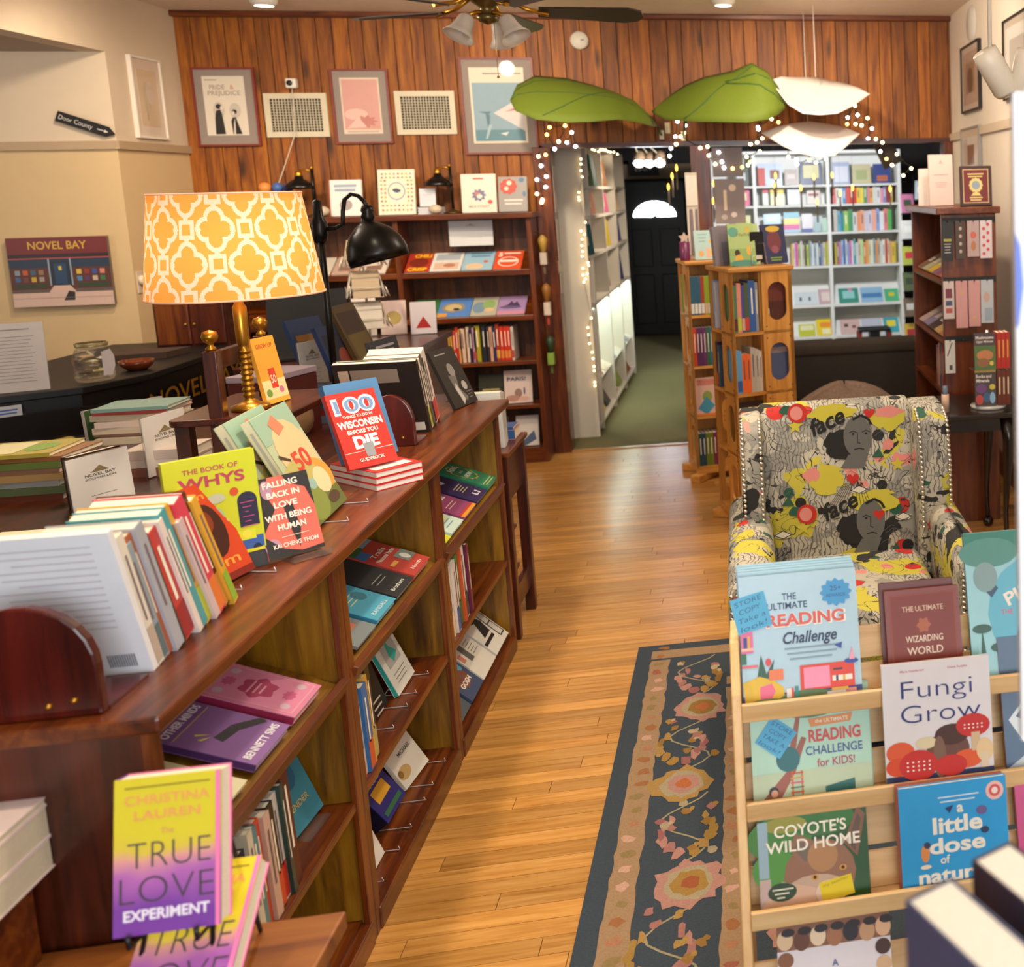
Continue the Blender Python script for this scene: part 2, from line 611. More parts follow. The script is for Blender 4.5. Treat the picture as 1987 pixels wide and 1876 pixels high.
# dark back door with a lit fan window
door = struct(B('door_1', -1.36, 13.32, .01, -.66, 13.40, 1.86, M('#0c0a09', .35)))
for (a, b, c, d) in ((-1.29, .15, -1.06, .75), (-.97, .15, -.73, .75), (-1.29, .85, -1.06, 1.3), (-.97, .85, -.73, 1.3)):
    MB().box(a, 13.300, b, c, 13.32, d, M('#15110f', .35)).build('door_panel', door, bevel=.008)
glow = M('#f4f8ff', .3, emit=9.0)
for (t0, t1) in ((2, 36), (39, 88), (92, 141), (144, 178)):
    pts = []
    for k in range(9):
        t = rad(t0 + (t1 - t0) * k / 8)
        pts.append((-1.012 + .25 * math.cos(t), 1.44 + .19 * math.sin(t)))
    for k in range(5):
        t = rad(t1 + (t0 - t1) * k / 4)
        pts.append((-1.012 + .03 * math.cos(t), 1.44 + .02 * math.sin(t)))
    MB().prism(pts, 'y', 13.302, 13.318, glow).build('fan_window_pane', door)
MB().ball((-.72, 13.28, .92), .03, M('#6b5a30', .3, .8)).build('door_knob', door)
lb = struct(B('trim_door_beam', -1.7, 13.3, 1.9, -.3, 13.42, 2.07, M('#a58f74', .7)))
ex = T('exit_sign', 'dark exit sign above the black back door', 'sign', (-1.1, 13.24, 1.93))
B('sign_box', -.17, 0, 0, .17, .05, .19, M('#17120f', .5), ex)
mb = MB(); letters(mb, 'EXIT', 0, .06, .07, M('#d0c8c0', .5), y=-.002, bold=.01); mb.build('lettering', ex)
# rug ---------------------------------------------------------------
RX0, RX1, RY0, RY1 = -.465, 1.25, .9, 4.045
rug = T('rug', 'dark blue oriental rug with beige border bands and pink flowers', 'rug', (RX0, RY0, 0))
W_, L_ = RX1 - RX0, RY1 - RY0
B('rug_ground', 0, 0, .0005, W_, L_, .012, M('#303b46', .95, var=.45, bump=.8, scale=240), rug)
rp = MB()
_rz = [0.0]


def lift():
    _rz[0] += 1.2e-6
    return _rz[0]


def rq(z, col):
    return M(col, .95, var=.3, bump=.5, scale=200)
BE = '#8f7356'
zz = .0126
for (x0, x1) in ((.055, .125), (.335, .395)):
    m_ = rq(0, BE)
    # ragged woven band, in short lengths so the edges wander
    n = 90
    rr = random.Random(int(x0 * 1000))
    for side in range(1):
        pl = [(x0 + rr.uniform(-.004, .004), L_ * k / n) for k in range(n)] 
        pr = [(x1 + rr.uniform(-.004, .004), L_ * k / n) for k in range(n)]
        ytop = L_ - x0
        for k in range(n - 1):
            y0_, y1_ = pl[k][1], pl[k + 1][1]
            if y1_ > ytop: break
            if y1_ > L_ - x1: break
            rp.poly([(pl[k][0], y0_, zz), (pr[k][0], y0_, zz), (pr[k + 1][0], y1_, zz), (pl[k + 1][0], y1_, zz)], m_)
    rp.poly([(x0, L_ - x1, zz), (W_ - x0, L_ - x1, zz), (W_ - x0, L_ - x0, zz), (x0, L_ - x0, zz)], m_)
rr = random.Random(3)
def blob(cx, cy, rx, ry, col, n=14, j=.25, dz=0.0, rot=0.0):
    p = []
    dz += lift()
    for k in range(n):
        t = 2 * PI * k / n
        q = 1 + (rr.random() - .5) * 2 * j
        a, b = rx * q * math.cos(t), ry * q * math.sin(t)
        p.append((cx + a * math.cos(rot) - b * math.sin(rot), cy + a * math.sin(rot) + b * math.cos(rot), zz + .0002 + dz))
    rp.poly(p, rq(0, col))
for k in range(46):                                     # small marks woven into the beige bands
    yy = .05 + k * .068
    for xc in (.09, .365):
        blob(xc + rr.uniform(-.008, .008), yy, rr.uniform(.012, .022), rr.uniform(.012, .02), rr.choice(('#8a5a34', '#98694c', '#b08a78', '#7f6a42', '#8c5040')), 9, .35)
PK = ('#8f625c', '#9c7268', '#84524f'); OCH = ('#82602a', '#95753f', '#8d6d32'); IV = ('#a08e74', '#93866c')
yy = 0.25
alt = 0
while yy < L_ - .2:                                     # palmettes along the border
    cx = .23 + (.02 if alt else -.02)
    c1, c2 = (PK, OCH) if alt else (OCH, PK)
    blob(cx, yy, .085, .095, rr.choice(c1), 26, .18)
    blob(cx + .004, yy, .062, .07, rr.choice(IV), 20, .12, .0001)
    blob(cx + .006, yy, .046, .05, rr.choice(c2), 18, .12, .0002)
    blob(cx + .008, yy, .022, .026, rr.choice(('#8a4a2a', '#a05a30')), 12, .2, .0003)
    for s_ in (-1, 1):                                   # curled leaf
        for q in range(6):
            t = q / 5
            blob(cx - .01 + s_ * (.02 + .05 * math.sin(t * 2.6)), yy + .13 + t * .16, .018 * (1 - t * .5), .026, rr.choice(c2 if s_ > 0 else c1), 8, .4)
    for q in range(9):                                   # small flowers and buds
        fx, fy = rr.uniform(.145, .315), yy + rr.uniform(.1, .42)
        blob(fx, fy, .014, .017, rr.choice(PK + OCH + IV), 8, .4)
        if q % 2: blob(fx + .012, fy + .012, .008, .01, rr.choice(IV + OCH), 7, .3)
    vine = [(.16 + .13 * (.5 + .5 * math.sin(k * .7)), yy + .08 + k * .03) for k in range(12)]
    for a, b in zip(vine, vine[1:]):
        dx, dy = b[0] - a[0], b[1] - a[1]
        ll = math.hypot(dx, dy); nx, ny = -dy / ll * .003, dx / ll * .003
        rp.poly([(a[0] - nx, a[1] - ny, zz + .0001), (a[0] + nx, a[1] + ny, zz + .0001), (b[0] + nx, b[1] + ny, zz + .0001), (b[0] - nx, b[1] - ny, zz + .0001)], rq(0, '#8d8468'))
    yy += .47
    alt = 1 - alt
for k in range(6):                                      # along the far border
    cx = .5 + k * .19
    blob(cx, L_ - .22, .07, .06, rr.choice(PK + OCH), 20, .2)
    blob(cx, L_ - .22, .04, .035, rr.choice(OCH + IV), 14, .2, .0001)
    for q in range(4): blob(cx + rr.uniform(-.1, .1), L_ - .22 + rr.uniform(-.07, .07), .015, .014, rr.choice(PK + OCH), 8, .4)
for k in range(44):                                     # flowers in the field
    cx, cy = .46 + rr.random() * (W_ - .95), .1 + rr.random() * (L_ - .75)
    blob(cx, cy, .03, .03, rr.choice(PK + OCH + IV), 12, .35)
    blob(cx, cy, .014, .014, rr.choice(OCH + IV), 8, .3, .0001)
for (cx, cy, s_) in ((.53, .95, .14), (.55, 1.75, .11), (.56, 2.35, .10)):
    blob(cx, cy, s_ * .75, s_ * 1.1, '#8f625c', 30, .18)
    blob(cx + .01, cy, s_ * .5, s_ * .75, '#9c7268', 22, .16, .0001)
    blob(cx + .02, cy, s_ * .25, s_ * .4, '#9a5f5c', 14, .2, .0002)
tag(rp.build('woven_pattern', rug), kind='stuff')

# ================================================================== the long low bookcases
ZT = .975
XF, XB = -.935, -1.225


def unit(y0, y1, label, bottom_slope=False, near=False):
    t = T('bookcase', label, 'bookcase', (0, 0, 0), None, 'low bookcases in a row')
    pw = .024
    for a in (y0, y1 - pw):
        B('side_panel', XB, a, 0, XF - .012, a + pw, .947, oak2('z') if a > y0 else (walnut('z') if near else oak('z')), t)
        B('stile', XF - .014, a + (0 if a == y0 else -.008), 0, XF, a + pw + (.008 if a == y0 else 0), .947, oak('z'), t, .002)
    B('back_panel', XB, y0 + pw, 0, XB + .012, y1 - pw, .947, oak2('z'), t)
    B('shelf', XB + .012, y0 + pw, .345, XF - .004, y1 - pw, .365, oak('y'), t, .002)
    B('bottom_shelf', XB + .012, y0 + pw, .045, XF - .02, y1 - pw, .065, oak('y'), t)
    B('plinth', XF - .03, y0 + pw, 0, XF + .004, y1 - pw, .058, oak('y'), t, .003)
    # sloped display shelf with its lip
    s = rad(23)
    m4 = Matrix.Translation((XF - .008, 0, .652)) @ Matrix.Rotation(s, 4, 'Y')
    MB().box(-.29, y0 + pw, -.012, 0, y1 - pw, 0, oak2('y'), m4).build('sloped_shelf', t)
    MB().box(-.006, y0 + pw, -.022, .012, y1 - pw, .02, oak('y'), m4).build('shelf_lip', t, bevel=.002)
    if bottom_slope:
        m5 = Matrix.Translation((XF - .03, 0, .068)) @ Matrix.Rotation(rad(44), 4, 'Y')
        MB().box(-.24, y0 + pw, -.01, 0, y1 - pw, 0, oak('y'), m5).build('lower_sloped_shelf', t)
    return t


unit(1.75, 2.542, 'low dark wood bookcase nearest the camera, with pink and purple books', near=True)
unit(2.545, 3.342, 'middle low dark wood bookcase with a red travel book on its slope')
unit(3.345, 4.19, 'far low dark wood bookcase with a green book on its slope', bottom_slope=True)
tag(B('long_worktop', XB - .03, 1.725, .947, XF + .03, 4.25, ZT, oak('y'), None, .006), 'long brown wooden top running over the row of low bookcases', 'worktop')
# stand at the end of the row
st = T('end_table', 'narrow brown wooden stand at the end of the low bookcases', 'stand', (0, 0, 0))
for (a, b) in ((-.975, 4.575), (-1.22, 4.575), (-.975, 4.262), (-1.22, 4.262)):
    B('leg', a, b, 0, a + .04, b + .04, .74, walnut('z'), st, .003)
B('table_top', -1.25, 4.255, .74, -.925, 4.635, .76, oak('y'), st, .004)
B('apron', -.965, 4.30, .55, -.95, 4.577, .74, walnut('y'), st)
B('stretcher', -.97, 4.30, .10, -.95, 4.577, .19, walnut('y'), st, .003)
for z_ in (.2, .37):
    B('shelf', -1.22, 4.30, z_, -.985, 4.577, z_ + .014, oak('y'), st)
# ================================================================== armchair
def fabric():
    m = bpy.data.materials.new('printed_fabric')
    m.use_nodes = True
    n = m.node_tree.nodes; L = m.node_tree.links
    b = n['Principled BSDF']
    b.inputs['Roughness'].default_value = .85
    tc = n.new('ShaderNodeTexCoord')

    def noise(scale, off, detail=2.0, dist=0.0):
        mp = n.new('ShaderNodeMapping'); mp.inputs['Location'].default_value = off
        L.new(tc.outputs['Object'], mp.inputs['Vector'])
        t = n.new('ShaderNodeTexNoise')
        t.inputs['Scale'].default_value = scale; t.inputs['Detail'].default_value = detail; t.inputs['Distortion'].default_value = dist
        L.new(mp.outputs[0], t.inputs['Vector'])
        return t.outputs['Fac']

    def ramp(src, stops):
        r = n.new('ShaderNodeValToRGB'); r.color_ramp.interpolation = 'CONSTANT'
        e = r.color_ramp.elements
        while len(e) > 1: e.remove(e[0])
        e[0].position = stops[0][0]; e[0].color = (stops[0][1],) * 3 + (1,)
        for p, v in stops[1:]:
            q = e.new(p); q.color = (v,) * 3 + (1,)
        L.new(src, r.inputs[0])
        return r.outputs[0]

    def mix(fac, a, col):
        x = n.new('ShaderNodeMix'); x.data_type = 'RGBA'
        L.new(fac, x.inputs[0])
        if isinstance(a, str): x.inputs[6].default_value = lin(a)
        else: L.new(a, x.inputs[6])
        x.inputs[7].default_value = lin(col)
        return x.outputs[2]

    def times(a, b_):
        x = n.new('ShaderNodeMath'); x.operation = 'MULTIPLY'
        L.new(a, x.inputs[0]); L.new(b_, x.inputs[1]); return x.outputs[0]
    wv = n.new('ShaderNodeTexWave'); wv.inputs['Scale'].default_value = 22; wv.inputs['Distortion'].default_value = 14; wv.inputs['Detail'].default_value = 2; wv.inputs['Detail Scale'].default_value = .9
    L.new(tc.outputs['Object'], wv.inputs['Vector'])
    c = mix(ramp(noise(7, (2, 1, 5)), [(0, 0), (.54, 1)]), '#aca697', '#8a877f')
    c = mix(times(ramp(wv.outputs['Fac'], [(0, 1), (.13, 0)]), ramp(noise(5, (3, 9, 1)), [(0, 0), (.44, 1)])), c, '#5d5b58')
    c = mix(ramp(noise(46, (1, 4, 4), 1), [(0, 0), (.66, 1)]), c, '#7c7a76')
    c = mix(ramp(noise(6.2, (7, 3, 2), 3, .6), [(0, 0), (.57, 1)]), c, '#b5ab3c')
    c = mix(ramp(noise(7.0, (11, 8, 2), 2, .3), [(0, 0), (.655, 1)]), c, '#cc8078')

    def spots(scale, off, rad_, lo, col, cin):
        mp = n.new('ShaderNodeMapping'); mp.inputs['Location'].default_value = off
        L.new(tc.outputs['Object'], mp.inputs['Vector'])
        v = n.new('ShaderNodeTexVoronoi'); v.inputs['Scale'].default_value = scale
        L.new(mp.outputs[0], v.inputs['Vector'])
        sep = n.new('ShaderNodeSeparateColor'); L.new(v.outputs['Color'], sep.inputs[0])
        return mix(times(ramp(v.outputs['Distance'], [(0, 1), (rad_, 0)]), ramp(sep.outputs[0], [(0, 0), (lo, 1)])), cin, col)
    c = spots(9, (1, 2, 3), .30, .72, '#b3261e', c)
    c = spots(11, (4, 7, 1), .26, .8, '#24523f', c)
    c = spots(14, (9, 1, 6), .30, .78, '#1b1a1a', c)
    c = mix(ramp(noise(9, (5, 5, 8), 2, 1.5), [(0, 0), (.49, 1), (.505, 0)]), c, '#2c2a29')
    c = mix(ramp(noise(5.0, (8, 2, 9), 3, .8), [(0, 0), (.63, 1)]), c, '#232222')
    L.new(c, b.inputs['Base Color'])
    nb = noise(420, (0, 0, 0), 1)
    bp = n.new('ShaderNodeBump'); bp.inputs['Strength'].default_value = .25; bp.inputs['Distance'].default_value = .002
    L.new(nb, bp.inputs['Height']); L.new(bp.outputs[0], b.inputs['Normal'])
    return m


FAB = fabric()
ch = T('armchair', 'upholstered wing armchair in printed fabric with silver nail trim on the rug', 'armchair', (.31, 3.3, .0138))


def rrect(x0, z0, x1, z1, r, n=5, corners='1111'):
    pts = []
    for (cx, cz, a0, on) in ((x1 - r, z0 + r, -90, corners[0]), (x1 - r, z1 - r, 0, corners[1]), (x0 + r, z1 - r, 90, corners[2]), (x0 + r, z0 + r, 180, corners[3])):
        if on == '1':
            for k in range(n + 1):
                t = rad(a0 + 90 * k / n); pts.append((cx + r * math.cos(t), cz + r * math.sin(t)))
        else:
            t = rad(a0 + 45); pts.append((cx + r * (1 if math.cos(t) > 0 else -1), cz + r * (1 if math.sin(t) > 0 else -1)))
    return pts


def soft(mb, name, parent, bev=.03, seg=3):
    o = mb.build(name, parent)
    md = o.modifiers.new('bevel', 'BEVEL'); md.width = bev; md.segments = seg; md.limit_method = 'ANGLE'; md.angle_limit = rad(40)
    for p in o.data.polygons: p.use_smooth = True
    return o


soft(MB().box(-.245, -.30, .35, .255, .29, .475, FAB), 'seat_cushion', ch, .045, 4)
soft(MB().box(-.30, -.275, .14, .31, .34, .36, FAB), 'seat_base', ch, .02)
mb = MB()
mb.prism([(.245, .40), (.44, .38), (.52, .90), (.50, .965), (.44, .985), (.375, .975), (.345, .93)], 'x', -.285, .25, FAB)
soft(mb, 'backrest', ch, .02)
for s_, (a, b) in ((0, (-.35, -.275)), (1, (.245, .36))):
    mb = MB()
    mb.prism([(.17, .40), (.44, .38), (.50, .93), (.45, .975), (.30, .97), (.22, .93), (.18, .80)], 'x', a, b, FAB)
    soft(mb, 'wing', ch, .015)
for (a, b) in ((-.40, -.255), (.275, .385)):
    mb = MB()
    prof = rrect(a, .14, b, .63, .055, 6, '0110')
    nn = len(prof)
    # arm rises slightly toward the back
    base = len(mb.v)
    for (yy_, dz, q) in ((-.35, 0, .93), (-.335, 0, 1), (0, .015, 1), (.42, .03, 1)):
        cx, cz = (a + b) / 2, .38
        for (px_, pz_) in prof: mb.v.append((cx + (px_ - cx) * q, yy_, .14 + (pz_ - .14) * (1 if q == 1 else .985) + dz * (pz_ > .4)))
    for i in range(3):
        for k in range(nn):
            k2 = (k + 1) % nn
            mb.face([base + i * nn + k, base + i * nn + k2, base + (i + 1) * nn + k2, base + (i + 1) * nn + k], FAB, True)
    mb.face(list(range(base, base + nn))[::-1][::-1], FAB); mb.face([base + 3 * nn + k for k in range(nn)], FAB)
    mb.build('arm', ch)
for (a, b) in ((-.27, -.24), (.25, -.24), (-.27, .30), (.25, .30)):
    MB().lathe([(.001, 0), (.016, 0), (.026, .14), (.001, .141)], walnut('z'), (a, b, 0), 10).build('leg', ch)
nm = M('#d8d2c4', .25, .9)
nh = MB()


def nails(pts, step=.0165):
    for a, b in zip(pts, pts[1:]):
        a, b = Vector(a), Vector(b); n_ = max(1, int((b - a).length / step))
        for k in range(n_):
            nh.ball(tuple(a.lerp(b, k / n_)), .0072, nm, 6)


for xx in (-.341, -.283, .255, .352):
    nails([(xx, .166, .575), (xx, .176, .80), (xx, .216, .93), (xx, .30, .966)])
for (a, b) in ((-.388, -.268), (.285, .375)):
    nails([(a, -.352, .17), (a, -.352, .59), (b, -.352, .59), (b, -.352, .17)])
tag(nh.build('nailhead_trim', ch), kind='stuff')
# bold drawn motifs on the chair back: script words and pen portraits
bk = MB()
INK = M('#171616', .85); GR = M('#5d5c5a', .85); YL = M('#b9ae38', .85); RD = M('#b3261e', .85); IVO = M('#cfc9ba', .85); PKk = M('#cc8078', .85); GN = M('#24523f', .85)


def bp_(pts, m_, y): bk.poly([(a, y, b) for a, b in pts], m_)


def ell(cx, cz, rx, rz, m_, y, n=18, j=0.0, seed=1):
    q = random.Random(seed)
    bp_([(cx + rx * (1 + j * (q.random() - .5)) * math.cos(2 * PI * k / n), cz + rz * (1 + j * (q.random() - .5)) * math.sin(2 * PI * k / n)) for k in range(n)], m_, y)


def stroke(pts, wd, m_, y):
    for a, b in zip(pts, pts[1:]):
        dx, dz = b[0] - a[0], b[1] - a[1]; l_ = math.hypot(dx, dz) or 1
        nx, nz = -dz / l_ * wd / 2, dx / l_ * wd / 2
        bp_([(a[0] - nx, a[1] - nz), (a[0] + nx, a[1] + nz), (b[0] + nx, b[1] + nz), (b[0] - nx, b[1] - nz)], m_, y)


def heart(cx, cz, s, m_, y):
    bp_([(cx + s * .062 * 16 * math.sin(t) ** 3, cz + s * .062 * (13 * math.cos(t) - 5 * math.cos(2 * t) - 2 * math.cos(3 * t) - math.cos(4 * t))) for t in [2 * PI * k / 24 for k in range(24)]], m_, y)


def star(cx, cz, s, m_, y):
    bp_([(cx + s * (1 if k % 2 == 0 else .42) * math.sin(PI * k / 5), cz + s * (1 if k % 2 == 0 else .42) * math.cos(PI * k / 5)) for k in range(10)], m_, y)


for (ox, oz) in ((0.02, .33), (.05, .035)):
    ell(ox - .02, oz + .07, .062, .05, INK, -.0006, 22, .35, 3)
    ell(ox + .035, oz + .09, .05, .072, GR, -.001, 22)
    bp_([(ox + .0, oz + .03), (ox + .07, oz + .03), (ox + .05, oz - .02), (ox - .03, oz - .015)], GR, -.0011)
    for e_ in (-.016, .03):
        stroke([(ox + .035 + e_ - .014, oz + .105), (ox + .035 + e_, oz + .111), (ox + .035 + e_ + .014, oz + .104)], .003, INK, -.0014)
        ell(ox + .035 + e_, oz + .1, .005, .004, INK, -.0014, 8)
    stroke([(ox + .035, oz + .105), (ox + .033, oz + .07), (ox + .044, oz + .066)], .003, INK, -.0014)
    stroke([(ox + .02, oz + .046), (ox + .038, oz + .05), (ox + .055, oz + .045)], .004, INK, -.0014)
    letters(bk, 'face', ox - .06, oz + .125, .055, INK, 'c', y=-.0016, bold=.028, shear=.25, rot=rad(22))
    stroke([(ox + .02, oz + .15), (ox + .05, oz + .165), (ox + .075, oz + .15), (ox + .085, oz + .13)], .009, INK, -.0016)
ell(-.06, .28, .075, .05, YL, -.0005, 20, .7, 8); ell(.10, .19, .09, .045, YL, -.0005, 24, .6, 9); ell(-.03, .51, .09, .028, YL, -.0005, 20, .6, 12); ell(.16, .48, .06, .04, YL, -.0005, 20, .6, 5)
ell(-.11, .30, .03, .025, PKk, -.0008, 16, .6, 4); ell(.17, .50, .05, .018, PKk, -.0008, 16, .6, 6); ell(.16, .385, .022, .022, PKk, -.0008, 14, .6, 7)
for (cx, cz, s) in ((.03, .275, .022), (.115, .145, .02), (.10, .50, .02)): heart(cx, cz, s, RD, -.0018)
for (cx, cz) in ((-.135, .165), (-.15, .515)): ell(cx, cz, .034, .034, RD, -.0018); ell(cx - .004, cz, .022, .024, PKk, -.0019); ell(cx - .04, cz + .012, .02, .018, GN, -.0017, 14, .5, 2)
for (cx, cz) in ((-.16, .47), (.19, .315), (-.15, .12)): star(cx, cz, .028, YL, -.0017)
for (cx, cz) in ((.12, .345), (.165, .01), (-.2, .2)): bp_([(cx - .02, cz), (cx + .024, cz - .002), (cx + .006, cz + .032)], GN, -.0016)
for (cx, cz) in ((.05, .235), (-.22, .1), (.2, .13)): ell(cx, cz, .03, .012, IVO, -.0012); stroke([(cx - .03, cz), (cx, cz + .015), (cx + .03, cz)], .003, INK, -.0013); stroke([(cx - .03, cz), (cx, cz - .012), (cx + .03, cz)], .003, INK, -.0013)
for k in range(13):
    stroke([(.0 + .005 * k, .262), (-.09 + .016 * k, .205 - .01 * abs(k - 6))], .0018, INK, -.0009)
q_ = random.Random(5)
for k in range(70):
    cx, cz = q_.uniform(-.24, .23), q_.uniform(.02, .5)
    stroke([(cx + .012 * i, cz + .008 * math.sin(i * 1.3 + k)) for i in range(5)], .0014, GR, -.0004)
o = bk.build('printed_motifs', ch, (0, .2515, .455), (rad(-10.8), 0, 0))
tag(o, kind='stuff')

# ================================================================== sloping picture-book rack
rk = T('book_rack', 'pale wooden sloping picture-book rack with horizontal rails', 'book rack', (0, 0, .0138))
TI = [(1.985, .735), (1.935, .562), (1.86, .392), (1.79, .14)]
for xx in (-.062, .86):
    MB().prism([(1.70, 0), (2.18, 0), (2.13, .86), (2.02, .86), (1.955, .78)], 'x', xx, xx + .018, birch('z')).build('side_panel', rk, bevel=.003)
for k, (yy_, zz_) in enumerate(TI):
    B('front_rail', -.044, yy_ - .04, zz_ - .008, .86, yy_ - .03, zz_ + .028, birch('x'), rk, .002)
    B('ledge', -.044, yy_ - .03, zz_ - .012, .86, yy_ + .03, zz_ - .002, birch('x'), rk)
    m4 = Matrix.Translation((0, yy_ + .026, zz_)) @ Matrix.Rotation(rad(-17), 4, 'X')
    hh = .155 if k else .125
    MB().box(-.044, 0, .0, .86, .009, hh * .42, birch('x'), m4).build('back_board', rk)
    MB().box(-.044, 0, hh * .5, .86, .009, hh, birch('x'), m4).build('back_board', rk)

# ================================================================== spinners
def oval_panel(mb, x0, x1, z0, z1, y0, y1, rx, rz, mat, n=24):
    cx, cz = (x0 + x1) / 2, (z0 + z1) / 2
    hw, hh = (x1 - x0) / 2, (z1 - z0) / 2
    ov, ou = [], []
    for k in range(n):
        t = 2 * PI * k / n + PI / n
        c_, s_ = math.cos(t), math.sin(t)
        ex_ = rx * c_; ez_ = rx * s_ + (rz - rx) * (1 if s_ > 0 else -1)
        ov.append((cx + ex_, cz + ez_))
        q = min(hw / max(abs(ex_), 1e-6), hh / max(abs(ez_), 1e-6))
        ou.append((cx + ex_ * q, cz + ez_ * q))
    b = len(mb.v)
    for yy_ in (y0, y1):
        for p in ov: mb.v.append((p[0], yy_, p[1]))
        for p in ou: mb.v.append((p[0], yy_, p[1]))
    for k in range(n):
        k2 = (k + 1) % n
        mb.face([b + k, b + k2, b + n + k2, b + n + k], mat)
        mb.face([b + 2 * n + k2, b + 2 * n + k, b + 3 * n + k, b + 3 * n + k2], mat)
        mb.face([b + k2, b + k, b + 2 * n + k, b + 2 * n + k2], mat)
    # corner fill + outer edges
    mb.box(x0, y0, z0, x0 + .0005, y1, z1, mat); mb.box(x1 - .0005, y0, z0, x1, y1, z1, mat)
    cs = [(x0, z0), (x1, z0), (x1, z1), (x0, z1)]
    for (a, c) in cs:
        near = sorted(range(n), key=lambda k: (ou[k][0] - a) ** 2 + (ou[k][1] - c) ** 2)[:2]
        for yy_ in (y0, y1): mb.poly([(a, yy_, c), (ou[near[0]][0], yy_, ou[near[0]][1]), (ou[near[1]][0], yy_, ou[near[1]][1])], mat)


SZ = [.085, .375, .665, .955, 1.245]


def spinner(label, cx, cy, rot, H, s=.165, group='revolving bookcases'):
    t = T('revolving_bookcase', label, 'bookcase', (cx, cy, 0), (0, 0, rad(rot)), group)
    bm = bamboo('z'); bh = bamboo('x')
    k = H / 1.36
    zs = [.085 * k] + [(.085 + (1.335 - .085) * i / 4) * k for i in range(1, 5)]
    MB().box(-s - .012, -s - .012, H - .024, s + .012, s + .012, H, bh).build('top', t, bevel=.006)
    for i in range(4):
        B('shelf', -s, -s, zs[i] - .008, s, s, zs[i] + .008, bh, t)
    B('core', -.008, -s + .02, zs[0], .008, s - .02, H - .03, bm, t)
    B('core', -s + .02, -.008, zs[0], s - .02, .008, H - .03, bm, t)
    for f in range(4):
        mb = MB()
        for i in range(4):
            oval_panel(mb, .0, s, zs[i], zs[i + 1] if i < 3 else H - .024, -s, -s + .012, .05, .098, bm)
        mb.build('oval_panel', t, None, (0, 0, PI / 2 * f))
        mb = MB(); mb.box(-s, -s, zs[0], -s + .014, -s + .02, H - .024, bm); mb.build('corner_post', t, None, (0, 0, PI / 2 * f))
        pg = MB()
        for i in range(4):
            for (a, b) in ((.02, .03), (s - .02, .03), (.02, -.03), (s - .02, -.03)):
                if 0 < i: pg.lathe([(.0035, 0), (.0035, .002), (.0005, .0025)], walnut('z'), (a, -s, zs[i] + b), 8, Matrix.Rotation(PI / 2, 4, 'X'))
        tag(pg.build('wood_pegs', t, None, (0, 0, PI / 2 * f)), kind='stuff')
    for a in (45, 135):
        mb = MB(); mb.box(-s * 1.62, -.035, .0, s * 1.62, .035, .045, bh, Matrix.Rotation(rad(a), 4, 'Z')); mb.build('foot', t, bevel=.006)
    B('base', -s, -s, .045, s, s, zs[0] - .008, bh, t)
    return t, zs


sp1, zs1 = spinner('nearer beech revolving bookcase with oval cut-outs behind the armchair', .03, 5.6, 20, 1.36)
sp2, zs2 = spinner('farther beech revolving bookcase with oval cut-outs beside the doorway', -.205, 6.62, 12, 1.335, .16)

# ================================================================== right-hand bookcase and table
rb = T('bookcase', 'red-brown wooden bookcase against the white wall with bookmarks on its end', 'bookcase', (0, 0, 0))
wa = walnut
RBm = wood('cherry', '#3f1a08', '#682f10', '#7d4418', 'z', .33, 13, False, .1, .15)
RBy = wood('cherry', '#3f1a08', '#682f10', '#7d4418', 'y', .33, 13, False, .1, .15)
B('end_panel', .985, 5.25, 0, 1.265, 5.275, 1.60, RBm, rb, .003)
B('end_panel', .985, 6.175, 0, 1.265, 6.2, 1.60, RBm, rb)
B('back_panel', 1.25, 5.275, 0, 1.265, 6.175, 1.60, RBm, rb)
B('top', .955, 5.22, 1.60, 1.285, 6.22, 1.635, RBy, rb, .005)
for z_ in (.06, .36, .66):
    B('shelf', .99, 5.275, z_, 1.25, 6.175, z_ + .02, RBy, rb)
for z_ in (.93, 1.24):
    m4 = Matrix.Translation((.99, 0, z_)) @ Matrix.Rotation(rad(-25), 4, 'Y')
    MB().box(0, 5.275, 0, .26, 6.175, .016, RBy, m4).build('sloped_shelf', rb)
for z_ in (1.555, 1.255, .955):
    mb = MB(); mb.box(.99, 5.244, z_, 1.262, 5.25, z_ + .028, M('#1a1716', .5)); mb.build('hook_bar', rb)
    for i in range(4):
        xx = 1.01 + i * .066
        MB().tube([(xx, 5.244, z_ + .012), (xx, 5.215, z_ + .008), (xx, 5.205, z_ + .016)], .0025, M('#1a1716', .4)).build('hook', rb)
tb = T('side_table', 'small black-brown side table with cabriole legs beside the armchair', 'table', (0, 0, 0))
dk = M('#120a07', .3, var=.2, coat=.3)
B('table_top', .78, 4.70, .665, 1.30, 5.20, .69, dk, tb, .006)
B('apron', .83, 4.74, .60, 1.22, 5.16, .665, dk, tb)
for (a, b, sx) in ((1.175, 4.745, 1), (.86, 4.745, -1), (1.175, 5.15, 1), (.86, 5.15, -1)):
    MB().tube([(a, b, .665), (a + .012 * sx, b - .012, .55), (a + .004 * sx, b, .38), (a - .006 * sx, b, .2), (a - .002 * sx, b, .08), (a, b, .05)], [.03, .03, .02, .013, .012, .014], dk, 10).build('leg', tb)
    MB().ball((a, b, .028), .028, dk, 12, (1, 1, 1)).build('ball_foot', tb)

